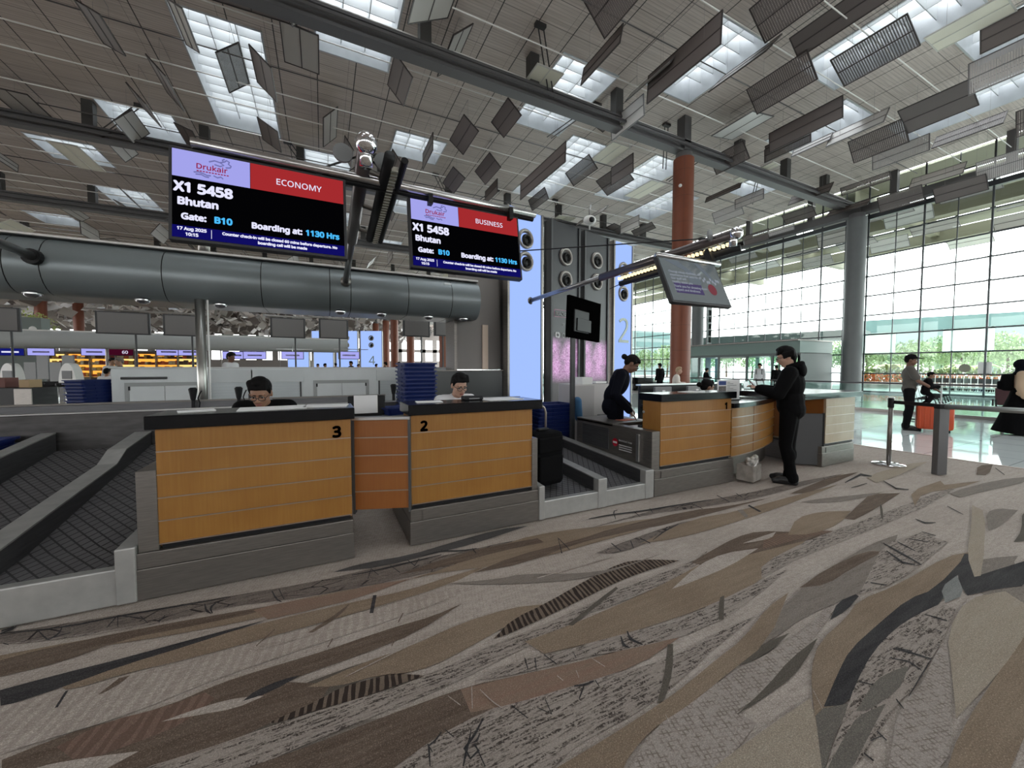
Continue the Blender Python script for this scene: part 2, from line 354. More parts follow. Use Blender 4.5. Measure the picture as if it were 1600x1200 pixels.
CARPET += [
['D',-1.444,3.008,-1.351,2.875,-1.328,2.861,-1.332,2.871,-1.352,2.889,-1.444,3.014],
['D',-1.330,2.868,-1.308,2.898,-1.327,2.969,-1.333,2.976,-1.321,2.917,-1.336,2.878],
['D',-1.340,2.874,-1.262,2.890,-1.266,2.898,-1.344,2.881],
['D',-1.103,2.858,-1.099,2.966,-1.106,2.976,-1.109,2.867],
['D',-1.105,2.978,-1.054,2.837,-1.049,2.834,-1.100,2.976],
['D',-1.101,2.973,-0.986,2.888,-0.962,2.873,-0.963,2.880,-0.990,2.903,-1.103,2.981],
['D',-0.983,2.908,-0.917,2.808,-0.916,2.814,-0.982,2.915],
['D',-0.861,2.786,-0.851,2.850,-0.857,2.860,-0.867,2.795],
['D',-0.679,2.889,-0.654,2.795,-0.617,2.752,-0.617,2.764,-0.646,2.806,-0.673,2.889],
['D',-0.619,2.881,-0.645,2.837,-0.613,2.753,-0.608,2.756,-0.630,2.820,-0.612,2.866],
['D',-0.562,2.795,-0.516,2.807,-0.519,2.815,-0.564,2.802],
['D',-1.598,3.043,-1.562,3.067,-1.561,3.094,-1.568,3.105,-1.576,3.090,-1.605,3.055],
['D',-1.606,3.068,-1.569,3.090,-1.578,3.106,-1.615,3.084],
['D',-1.530,2.929,-1.496,2.902,-1.500,2.911,-1.534,2.939],
['D',-0.325,2.863,-0.290,2.742,-0.256,2.699,-0.255,2.708,-0.283,2.754,-0.320,2.867],
['D',-0.286,2.868,-0.246,2.726,-0.242,2.728,-0.282,2.872],
['D',0.253,2.748,0.285,2.865,0.322,2.758,0.325,2.763,0.285,2.884,0.249,2.753],
['D',0.414,2.856,0.460,2.727,0.464,2.733,0.418,2.863],
['D',0.540,2.888,0.574,2.772,0.630,2.867,0.627,2.874,0.577,2.790,0.544,2.894],
['D',0.554,2.738,0.607,2.771,0.607,2.780,0.553,2.746],
['D',0.659,2.894,0.812,2.904,0.947,2.837,1.078,2.826,1.081,2.837,0.953,2.858,0.817,2.925,0.660,2.904],
['D',1.043,2.844,1.040,2.752,1.049,2.758,1.051,2.851],
['D',-1.600,3.045,-1.317,2.960,-1.086,2.956,-0.744,2.915,-0.550,2.904,-0.552,2.912,-0.749,2.932,-1.093,2.972,-1.324,2.975,-1.604,3.053],
['D',0.155,2.839,0.367,2.824,0.551,2.834,0.796,2.848,0.798,2.859,0.552,2.854,0.368,2.843,0.155,2.848],
['D',0.503,1.398,0.474,1.343,0.510,1.338,0.532,1.364,0.530,1.367,0.507,1.346,0.481,1.343,0.506,1.395],
['D',0.493,1.379,0.450,1.317,0.428,1.276,0.432,1.273,0.458,1.311,0.497,1.376],
['D',0.564,1.422,0.508,1.374,0.452,1.337,0.461,1.285,0.505,1.301,0.494,1.334,0.490,1.333,0.498,1.307,0.465,1.293,0.460,1.331,0.514,1.365,0.568,1.417],
['D',0.495,1.334,0.499,1.239,0.503,1.239,0.500,1.334],
['D',0.324,1.327,0.340,1.402,0.366,1.410,0.397,1.436,0.395,1.440,0.362,1.417,0.333,1.407,0.320,1.328],
['D',0.409,1.442,0.433,1.392,0.436,1.394,0.412,1.444],
['D',0.332,1.414,0.342,1.373,0.345,1.374,0.336,1.414],
['D',1.468,1.559,1.433,1.504,1.467,1.443,1.476,1.448,1.451,1.511,1.476,1.559],
['D',1.409,1.544,1.369,1.484,1.391,1.455,1.399,1.460,1.387,1.488,1.416,1.543],
['D',0.995,1.385,1.046,1.364,1.095,1.367,1.097,1.374,1.051,1.376,0.999,1.391],
['D',1.032,1.368,0.976,1.324,0.979,1.320,1.036,1.363],
['D',1.101,1.371,1.096,1.337,1.101,1.338,1.106,1.371],
['D',0.841,1.385,0.829,1.316,0.794,1.366,0.791,1.363,0.831,1.308,0.845,1.385],
['D',0.697,1.419,0.730,1.337,0.734,1.339,0.701,1.422],
['D',0.873,1.636,0.853,1.565,0.858,1.564,0.878,1.635],
['D',0.893,1.546,0.924,1.612,0.919,1.614,0.889,1.547],
['D',0.970,1.610,0.994,1.529,0.999,1.532,0.975,1.613],
['D',1.114,1.565,1.103,1.523,1.107,1.523,1.117,1.566],
['D',1.648,2.460,1.759,2.685,1.728,2.482,1.739,2.489,1.770,2.715,1.639,2.460],
['D',2.490,2.806,2.599,2.963,2.655,2.969,2.665,2.983,2.593,2.975,2.481,2.805],
['D',2.774,2.874,2.734,2.746,2.747,2.754,2.788,2.882],
['D',2.934,2.770,2.999,2.874,2.986,2.869,2.922,2.765],
['D',2.098,2.422,2.078,2.286,2.091,2.293,2.112,2.431],
['D',2.275,2.391,2.200,2.276,2.211,2.278,2.287,2.393],
['D',2.381,2.388,2.386,2.280,2.401,2.289,2.396,2.398],
['D',2.456,2.314,2.700,2.398,2.920,2.451,2.928,2.461,2.713,2.417,2.460,2.323],
['D',2.250,2.912,2.473,2.900,2.827,2.836,3.321,2.792,3.771,2.755,3.788,2.769,3.350,2.819,2.851,2.863,2.493,2.926,2.259,2.925],
['D',3.478,2.726,3.459,2.613,3.476,2.623,3.495,2.737],
['D',3.967,2.822,3.901,2.625,3.921,2.635,3.988,2.834],
['D',4.226,2.769,4.164,2.654,4.185,2.664,4.248,2.780],
['D',4.105,1.434,3.983,1.271,3.904,1.147,3.923,1.150,4.026,1.280,4.128,1.440],
['D',3.956,1.361,3.817,1.223,3.862,1.167,3.881,1.172,3.857,1.232,3.977,1.365],
['D',4.240,1.393,4.159,1.261,4.181,1.265,4.264,1.399],
['D',4.410,1.378,4.472,1.281,4.489,1.286,4.428,1.383],
['D',4.701,1.389,4.702,1.303,4.721,1.307,4.720,1.394],
['D',5.044,1.538,4.989,1.456,5.090,1.414,5.112,1.420,5.031,1.468,5.066,1.543],
['D',3.270,1.198,3.326,1.137,3.342,1.141,3.285,1.203],
['D',3.830,1.279,3.844,1.178,3.857,1.181,3.843,1.282],
['D',2.603,0.855,2.647,0.786,2.676,0.737,2.686,0.739,2.666,0.790,2.613,0.857],
['D',2.624,0.849,2.661,0.801,2.671,0.804,2.633,0.852],
['D',2.504,0.832,2.552,0.779,2.534,0.728,2.540,0.728,2.565,0.781,2.510,0.834],
['D',3.139,0.873,3.165,0.816,3.178,0.819,3.152,0.875],
['D',3.132,0.897,3.167,0.842,3.175,0.843,3.141,0.899],
['D',2.185,0.828,2.219,0.788,2.226,0.790,2.193,0.830],
['D',2.681,0.739,2.505,0.720,2.287,0.693,2.287,0.691,2.505,0.716,2.680,0.737],
['D',2.210,0.710,2.177,0.674,2.186,0.674,2.220,0.710],
['D',1.946,0.676,1.929,0.641,1.937,0.641,1.954,0.677],
['D',1.788,0.655,1.784,0.626,1.793,0.626,1.797,0.656],
['D',1.875,0.667,1.947,0.655,1.950,0.658,1.879,0.670],
['D',3.003,0.820,3.004,0.791,3.012,0.793,3.011,0.822],
['D',3.251,0.853,3.211,0.834,3.217,0.834,3.258,0.853],
['D',5.849,2.426,6.467,2.511,6.506,2.415,6.565,2.435,6.576,2.559,5.887,2.447],
['D',5.673,2.290,6.072,2.292,6.102,2.306,5.700,2.303],
['D',5.810,1.538,5.622,1.378,5.646,1.383,5.836,1.543],
['D',8.653,1.840,8.203,1.659,8.247,1.665,8.703,1.847],
['D',6.391,2.257,6.105,2.038,6.193,1.953,6.226,1.963,6.171,2.057,6.426,2.267],
['L',-0.857,2.102,-0.804,2.115,-0.806,2.119,-0.859,2.106],
['L',0.069,1.899,0.379,1.973,0.594,2.006,0.594,2.011,0.378,1.983,0.068,1.903],
['L',0.605,1.556,0.629,1.470,0.664,1.412,0.666,1.414,0.634,1.473,0.607,1.558],
['L',0.583,1.607,0.540,1.482,0.543,1.480,0.586,1.606],
['L',0.466,1.587,0.501,1.516,0.504,1.518,0.468,1.589],
['L',1.055,1.456,1.042,1.413,1.045,1.413,1.059,1.456],
['L',0.957,1.470,0.967,1.432,0.970,1.434,0.960,1.472],
['L',1.165,1.500,1.194,1.413,1.198,1.415,1.169,1.503],
['L',1.251,1.098,1.229,1.046,1.232,1.046,1.254,1.098],
['L',1.294,2.231,1.979,2.242,1.987,2.254,1.298,2.242],
['L',-0.333,2.286,0.023,2.287,0.022,2.292,-0.335,2.291],
['L',1.944,0.897,1.870,0.826,1.874,0.826,1.948,0.897],
['B',-0.265,2.434,-0.340,2.324,-0.336,2.317,-0.261,2.426],
['B',0.329,2.084,0.292,2.012,0.295,2.007,0.333,2.079],
['B',0.396,2.262,0.354,2.188,0.357,2.182,0.399,2.255],
['B',0.019,2.210,-0.007,2.149,-0.003,2.144,0.023,2.204],
['B',0.272,2.151,0.248,2.096,0.252,2.091,0.276,2.146]]
# ================================================================ the setting
def carpet_mat(name, c1, c2, dash=0.0, dashc=(.05, .04, .035), bars=0.0, crack=0.0, cross=0.0, streak=.35, rot=R(-3), barp=.034):
    m = mat(name, c1, .95, spec=.1); k = NT(m)
    v = k.xyz((1, 1, 1), (0, 0, rot)); vst = k.xyz((1.1, 13, 1), (0, 0, rot))
    grain = k.noise(v, 260, 2, .7); st = k.noise(vst, 2.2, 4, .6); big = k.noise(v, 1.3, 2)
    f = k.math('ADD', k.math('MULTIPLY', k.ramp(st, .3, .7), streak), k.math('MULTIPLY', k.ramp(big, .3, .7), 1 - streak))
    c = k.mix(f, c1, c2)
    c = k.mix(k.math('MULTIPLY', k.ramp(grain, .38, .68), .5), c, tuple(x * .3 for x in c1))
    g2 = k.noise(v, 190, 1, .5); c = k.mix(k.math('MULTIPLY', k.ramp(g2, .52, .7), .35), c, tuple(min(1, x * 1.9) for x in c2))
    if dash > 0:
        d = k.noise(k.xyz((6, 46, 1), (0, 0, rot)), 2.0, 3, .65); gate = k.noise(k.xyz((1.2, 14, 1), (0, 0, rot)), 2.0, 2)
        d2 = k.math('MULTIPLY', k.ramp(d, .47, .55), k.ramp(gate, .36, .5)); gr = k.ramp(k.noise(v, 120, 2), .38, .52)
        c = k.mix(k.math('MULTIPLY', k.math('MULTIPLY', d2, gr), dash), c, dashc)
    if bars > 0:
        x = k.sep(k.xyz((1, 1, 1), (0, 0, rot + R(12))))[0]; wob = k.noise(k.xyz((9, 1.5, 1), (0, 0, rot)), 2.0, 2)
        b = k.math('LESS_THAN', k.math('FRACT', k.math('ADD', k.math('DIVIDE', x, barp), k.math('MULTIPLY', wob, 1.4))), .55)
        c = k.mix(k.math('MULTIPLY', b, bars), c, dashc)
    if crack > 0:
        vo = k.n('ShaderNodeTexVoronoi', feature='DISTANCE_TO_EDGE'); vo.inputs['Scale'].default_value = 5
        k.l(k.xyz((.9, 2.4, 1), (0, 0, rot + R(25))), vo.inputs['Vector'])
        ln = k.math('LESS_THAN', vo.outputs['Distance'], .022); gate = k.ramp(k.noise(v, 2.7, 2), .46, .52)
        c = k.mix(k.math('MULTIPLY', k.math('MULTIPLY', ln, gate), crack), c, (.02, .017, .018))
    if cross > 0:
        s = k.sep(k.xyz((1, 1, 1), (0, 0, rot + R(20)))); a = k.math('MAXIMUM', k.stripe(s[0], .021, .007), k.stripe(s[1], .017, .005))
        gate = k.ramp(k.noise(v, 30, 3), .4, .6); c = k.mix(k.math('MULTIPLY', k.math('MULTIPLY', a, gate), cross), c, (.16, .13, .11))
    k.l(c, k.b.inputs['Base Color'])
    bp = k.n('ShaderNodeBump'); bp.inputs['Strength'].default_value = .45; bp.inputs['Distance'].default_value = .006
    k.l(grain, bp.inputs['Height']); k.l(bp.outputs[0], k.b.inputs['Normal'])
    return m
LT, LT2, TN, BR, DK = (.40, .34, .30), (.54, .475, .425), (.205, .148, .105), (.095, .067, .051), (.024, .022, .025)
def _w(c): return (c[0]*.86, c[1]*.83, c[2]*.83)
CM = {
 'L': carpet_mat('carpet_light', LT, LT2, cross=.3, dash=.35, dashc=(.22, .18, .15)),
 'L2': carpet_mat('carpet_light_ribbed', (.37, .315, .28), LT2, bars=.28, dash=.4, dashc=(.22, .175, .15), barp=.05),
 'T': carpet_mat('carpet_tan', TN, (.32, .25, .185), streak=.5),
 'T2': carpet_mat('carpet_pale_tan', (.33, .27, .21), (.40, .345, .28), streak=.5, cross=.12),
 'B': carpet_mat('carpet_brown', BR, (.21, .16, .125), streak=.7, dash=.25),
 'R': carpet_mat('carpet_rust', (.27, .165, .125), (.25, .19, .145), streak=.6),
 'D': carpet_mat('carpet_charcoal', DK, (.08, .076, .076), streak=.6),
 'D2': carpet_mat('carpet_slate', (.085, .08, .08), (.12, .112, .108), streak=.7, crack=.4),
 'D3': carpet_mat('carpet_dark_olive', (.10, .088, .075), (.14, .122, .10), streak=.7),
 'G': carpet_mat('carpet_taupe', (.22, .185, .16), (.27, .235, .205), streak=.8, dash=.25),
 'G2': carpet_mat('carpet_grey_olive', (.14, .125, .11), (.19, .172, .15), streak=.6),
 'G3': carpet_mat('carpet_blue_grey', (.20, .205, .20), (.28, .28, .27), streak=.6),
 'S': carpet_mat('carpet_dashed', (.40, .345, .305), (.31, .265, .235), dash=.95, streak=.7),
 'K': carpet_mat('carpet_crackle', (.17, .142, .125), (.25, .21, .185), dash=.6, crack=.9, streak=.8),
 'H': carpet_mat('carpet_barred', (.20, .155, .12), (.16, .12, .095), bars=.92, dashc=(.028, .02, .018)),
 'H2': carpet_mat('carpet_rust_barred', (.23, .15, .11), (.18, .13, .10), bars=.5, dashc=(.09, .06, .05)),
 'Hr': carpet_mat('carpet_rust_ribbed', (.25, .15, .12), (.19, .135, .105), bars=.45, dashc=(.10, .065, .05), barp=.05),
 'X': carpet_mat('carpet_crosshatch', (.41, .36, .325), (.36, .31, .28), cross=.75),
}
ck = list(CM)
def chaikin(p, it=1):
    for _ in range(it):
        q = []; n = len(p)
        for i in range(n):
            a, b, c = Vector(p[i - 1]), Vector(p[i]), Vector(p[(i + 1) % n])
            u, v_ = (a - b), (c - b)
            if u.length < 1e-6 or v_.length < 1e-6: continue
            if u.angle(v_) < R(128): q.append(tuple(b))
            else: q += [tuple(b + u * .25), tuple(b + v_ * .25)]
        p = q
    return p
fm = MB(); fm.mi = ck.index('L')
fm.poly([(-70, -14, 0), (9.0, -14, 0), (9.0, 8.2, 0), (-70, 8.2, 0)])
LAY = 0
def leaf(t, pts):
    global LAY
    LAY += 1; z = .0004 + LAY * .00003
    pts = [(max(-60, min(8.97, x)), max(-13.9, y)) for x, y in pts]
    a = sum(pts[i - 1][0] * pts[i][1] - pts[i][0] * pts[i - 1][1] for i in range(len(pts)))
    fm.mi = ck.index(t); fm.poly([(x, y, z) for x, y in pts], flip=a < 0)
# woven leaf shapes that lie outside the photograph, same family of shapes
rc = random.Random(3)
for i in range(130):
    x, y = rc.uniform(-8, 8), rc.uniform(-6, 2.6)
    fx = (x * .897 - y * .4415); fw = (x * .4415 + y * .897)
    if fw > .8 and abs(fx) < fw * 1.42: continue
    L_, W_ = rc.uniform(.8, 2.6), rc.uniform(.06, .22); a = rc.uniform(-.05, .25)
    sp_ = []
    for u in range(9): q = u / 8; sp_.append((q, math.sin(math.pi * q) * W_ * (1 + .3 * math.sin(5 * q))))
    pts = [(q * L_, h + .3 * math.sin(2.4 * q)) for q, h in sp_] + [(q * L_, -h * .6 + .3 * math.sin(2.4 * q)) for q, h in sp_[-2:0:-1]]
    leaf(rc.choice(['T', 'B', 'S', 'G', 'T2', 'D3', 'X', 'R']), [(x + px * math.cos(a) - py * math.sin(a), y + px * math.sin(a) + py * math.cos(a)) for px, py in pts])
for t, fl in []: pass
for row in CARPET:
    t, fl = row[0], row[1:]
    leaf(t, chaikin([(fl[i], fl[i + 1]) for i in range(0, len(fl), 2)]))
o = fm.build('floor', [CM[k] for k in ck]); tag(o, kind='structure')
# polished stone floor beside the glass wall
def tile_mat(name, c, c2, per, rough):
    m = mat(name, c, rough, spec=.8); k = NT(m); s = k.sep(k.xyz())
    j = k.math('MAXIMUM', k.stripe(s[0], per, .012), k.stripe(s[1], per, .012)); n_ = k.noise(k.xyz(), 1.2, 4)
    k.l(k.mix(j, k.mix(k.ramp(n_, .3, .7), c, c2), tuple(x * .5 for x in c)), k.b.inputs['Base Color']); return m
TILE = tile_mat('polished_stone', (.70, .76, .76), (.78, .83, .83), .9, .05)
TILE2 = tile_mat('beige_stone', (.48, .44, .38), (.54, .5, .44), .6, .2)
m_ = MB(); m_.poly([(9.0, -14, -.002), (28.6, -14, -.002), (28.6, 8.2, -.002), (9.0, 8.2, -.002)]); m_.poly([(9.0, 8.2, -.002), (28.6, 8.2, -.002), (28.6, 100, -.002), (9.0, 100, -.002)])
tag(m_.build('floor', TILE), kind='structure')
m_ = MB(); m_.poly([(-70, 8.2, -.001), (9.0, 8.2, -.001), (9.0, 100, -.001), (-70, 100, -.001)])
tag(m_.build('floor', TILE2), kind='structure')
m_ = MB(); m_.box(8.97, 9.03, -14, 8.2, 0, .008); tag(m_.build('trim_1', ALU), kind='structure')
# ---- ceiling with skylight openings
CZ = 12.2
CEIL = mat('slatted_ceiling', (.5, .46, .43), .55); k = NT(CEIL); s = k.sep(k.xyz())
jx = k.stripe(s[0], 1.24, .035); jx2 = k.stripe(k.math('ADD', s[0], .22), 1.24, .012); jy = k.stripe(s[1], .82, .022); fy = k.stripe(s[1], .1025, .02)
nn = k.noise(k.xyz((.25, 5, 1)), 3, 4); base = k.mix(k.ramp(nn, .3, .7), (.46, .385, .343), (.61, .53, .485))
c_ = k.mix(k.math('MULTIPLY', fy, .3), base, (.2, .18, .165)); c_ = k.mix(k.math('MULTIPLY', jy, .7), c_, (.07, .06, .06)); c_ = k.mix(k.math('MULTIPLY', jx2, .6), c_, (.03, .027, .026)); c_ = k.mix(k.math('MULTIPLY', jx, .92), c_, (.018, .016, .016))
k.l(c_, k.b.inputs['Base Color'])
SKY = [(-3.9, -1.6, 15, 21.3), (0, 2.3, 11.1, 14.9), (7.6, 9.95, 11.4, 15.4), (11.1, 13.5, 8.1, 11.2), (-8, -5.6, 21.5, 24.1), (-12.1, -9.8, 26, 28.3), (-11.9, -9.6, 31.5, 34.6), (3.2, 5.5, 18.3, 20.4),
       (10.6, 13, 15.1, 21.5), (15.5, 17.9, 4.4, 8.2), (-.6, 1.5, 21.8, 24.5), (19.0, 21.2, 8.3, 11.4), (22.8, 25.1, 4.2, 8.4), (22.1, 24.6, 13.2, 15.6), (15.3, 17.6, 14.6, 19.5), (4.0, 6.3, 6.4, 8.6), (8.0, 10.2, 4.6, 7.2), (-4, -1.7, 8.6, 11), (19.2, 21.5, 17, 21), (11.5, 13.6, 2, 4.5), (18.8, 21, 0, 2.6), (22.8, 25, -3, 0)]
rs = random.Random(11)
for ix in range(-12, 8):
    for iy in range(0, 16):
        x, y = 3.7 * ix + .3, 24.8 + iy * 4.6
        if rs.random() < .22 and not any(abs(x - a) < 3 and abs(y - c) < 4 for a, b, c, d in SKY[:12]) and x < 25: SKY.append((x, x + 2.3, y, y + 2.2 + rs.random()))
for ix in range(-6, 7):
    for iy in range(-4, 3):
        x, y = 3.7 * ix + .3, iy * 3.1
        if rs.random() < .2 and not any(a - 2.6 < x < b + .3 and c - 3 < y < d + .3 for a, b, c, d in SKY): SKY.append((x, x + 2.3, y, y + 2.2))
def ceil_grid(x0, x1, y0, y1, z, holes, name, m):
    xs = sorted({x0, x1, *[v for h in holes for v in h[:2] if x0 < v < x1]}); ys = sorted({y0, y1, *[v for h in holes for v in h[2:] if y0 < v < y1]})
    b = MB()
    for i in range(len(xs) - 1):
        run = None
        for j in range(len(ys) - 1):
            cx, cy = (xs[i] + xs[i + 1]) / 2, (ys[j] + ys[j + 1]) / 2
            hole = any(h[0] < cx < h[1] and h[2] < cy < h[3] for h in holes)
            if not hole and run is None: run = ys[j]
            if run is not None and (hole or j == len(ys) - 2):
                e_ = ys[j] if hole else ys[j + 1]
                b.poly([(xs[i], run, z), (xs[i], e_, z), (xs[i + 1], e_, z), (xs[i + 1], run, z)]); run = None
    return b.build(name, m)
tag(ceil_grid(-70, 28.6, -14, 100, CZ, SKY, 'ceiling', CEIL), kind='structure')
WELL = mat('skylight_lining', (.5, .52, .54), .35, .3, var=.12, vs_=1.2)
LOUV = mat('skylight_louvre', (.62, .64, .65), .5)
for i, (a, b_, c, d) in enumerate(SKY):
    m_ = MB(); h = 1.25; t = .05
    m_.box(a - t, a, c - t, d + t, CZ - .03, CZ + h); m_.box(b_, b_ + t, c - t, d + t, CZ - .03, CZ + h)
    m_.box(a, b_, c - t, c, CZ - .03, CZ + h); m_.box(a, b_, d, d + t, CZ - .03, CZ + h)
    m_.mi = 1
    n = max(3, int((d - c) / .5)); nx = max(2, int((b_ - a) / .75)); fz0, fz1 = CZ + .42, CZ + 1.2
    for q in range(1, n):
        y = c + q * (d - c) / n; m_.box(a, b_, y - .012, y + .012, fz0, fz1)
    for q in range(1, nx):
        x = a + q * (b_ - a) / nx; m_.box(x - .012, x + .012, c, d, fz0, fz1)
    tag(m_.build('window_%d' % (i + 2), [WELL, LOUV]), kind='structure')
# ---- roof steel: beams along the counters, hanging on posts at every bay
BAY = [2.95 + 3.75 * k_ for k_ in range(-14, 7)]
tn = 2
def roof_beam(Y, z=10.7, xa=-52, xb=28.5):
    global tn
    m_ = MB(); m_.box(xa, xb, Y - .2, Y + .2, z, z + .09); m_.box(xa, xb, Y - .05, Y + .05, z + .09, z + .42); m_.box(xa, xb, Y - .2, Y + .2, z + .42, z + .5)
    m_.box(xa, xb, Y - .42, Y - .34, z + .12, z + .2)
    for x in BAY:
        m_.mi = 1
        if xa < x < xb: m_.box(x - .17, x + .17, Y - .17, Y + .17, z + .5, CZ); m_.mi = 0
    tn += 1; tag(m_.build('trim_%d' % tn, [BEAMM, POSTM]), kind='structure')
for Y in (12.0, 21.9, 31.8, 41.7, 51.6, 2.0 - 9.9): roof_beam(Y)
m_ = MB(); m_.box(28.0, 28.5, -12, 70, 10.35, 10.8)
for y in range(-10, 70, 4): m_.box(28.1, 28.4, y - .15, y + .15, 10.8, CZ)
tag(m_.build('trim_9', BEAMM), kind='structure')
# cables the panels hang from
CAB = mat('cable', (.85, .82, .79), .45)
CABD = mat('cable_dark', (.10, .09, .09), .5)
RODM = mat('hanger_rod', (.3, .28, .27), .6)
for i in range(34):
    y = 6.0 + i * 1.55; zc = 11.42 + .12 * (i % 3)
    m_ = MB(); m_.tube([(-50, y, zc), (28.2, y, zc)], .019 + .0004 * i, 5)
    tag(m_.build('trim_%d' % (100 + i), CABD if i % 4 == 2 else CAB), kind='structure')
STRUT = mat('strut', (.05, .045, .045), .5, .4)
for i, (x, y) in enumerate([(6.3, 10.8), (10.2, 12.9), (13.8, 12.6), (17.6, 13.4), (21.5, 13.2), (-6.5, 21.2), (-1.3, 21.5), (2.6, 20.8), (5.8, 21.4), (9.6, 21.6), (13.5, 21.2)]):
    m_ = MB()
    for dx in (-.1, .1):
        m_.tube([(x + dx, y, CZ), (x + dx - (1.6 if i % 2 else -1.1), y + (1.1 if y < 14 else .8), 11.0)], .022, 6)
    m_.box(x - .18, x + .18, y - .08, y + .08, CZ - .1, CZ)
    tag(m_.build('trim_%d' % (50 + i), STRUT), kind='structure')
# ---- glass wall
GLASS = bpy.data.materials.new('wall_glass'); GLASS.use_nodes = True; t = GLASS.node_tree; t.nodes.clear()
og = t.nodes.new('ShaderNodeOutputMaterial'); tr = t.nodes.new('ShaderNodeBsdfTransparent'); gl = t.nodes.new('ShaderNodeBsdfGlossy'); fr = t.nodes.new('ShaderNodeFresnel'); ms = t.nodes.new('ShaderNodeMixShader')
tr.inputs[0].default_value = (.86, .95, .93, 1); gl.inputs['Roughness'].default_value = .01; gl.inputs['Color'].default_value = (.9, .97, .9, 1); fr.inputs['IOR'].default_value = 1.5
t.links.new(fr.outputs[0], ms.inputs[0]); t.links.new(tr.outputs[0], ms.inputs[1]); t.links.new(gl.outputs[0], ms.inputs[2]); t.links.new(ms.outputs[0], og.inputs[0])
GX = 28.8
m_ = MB(); PW, PH = 1.16, 1.13
ny = int((72 + 12) / PW)
for i in range(ny):
    m_.poly([(GX, -12 + i * PW, 0), (GX, -12 + i * PW, CZ), (GX, -12 + (i + 1) * PW, CZ), (GX, -12 + (i + 1) * PW, 0)])
tag(m_.build('window_1', GLASS), kind='structure')
ROD = mat('glazing_rod', (.06, .065, .07), .4, .5)
m_ = MB()
for i in range(ny + 1):
    y = -12 + i * PW; r_ = .034 if i % 2 == 0 else .02
    m_.box(GX - .2 if i % 2 == 0 else GX - .03, GX - .2 + 2 * r_ if i % 2 == 0 else GX - .03 + 2 * r_, y - r_, y + r_, 0, CZ)
tag(m_.build('trim_61', ROD), kind='structure')
m_ = MB()
for j in range(1, 11): m_.box(GX - .05, GX - .01, -12, 72, j * PH - .036, j * PH + .036)
m_.box(GX - .25, GX - .05, -12, 72, 10.05, 10.3); m_.box(GX - .1, GX + .1, -12, 72, 0, .12)
tag(m_.build('trim_62', ROD), kind='structure')
m_ = MB()
for i in range(0, ny + 1):
    for j in range(1, 10): m_.box(GX - .21, GX - .01, -12 + i * PW - (.09 if i % 2 == 0 else .045), -12 + i * PW + (.09 if i % 2 == 0 else .045), j * PH - .028, j * PH + .028)
tag(m_.build('trim_63', ROD), kind='structure')
# far end of the hall; the light-blocking wall behind the photographer comes last
m_ = MB(); FW = mat('far_wall', (.16, .145, .135), .8)
for z0, z1 in ((0, 3.2), (5.4, 6.2), (8.6, 13)): m_.box(-70, 28.8, 100, 100.4, z0, z1)
for x in range(-70, 29, 3): m_.box(x, x + 1.1, 100, 100.4, 3.2, 8.6)
tag(m_.build('wall_far', FW), kind='structure')
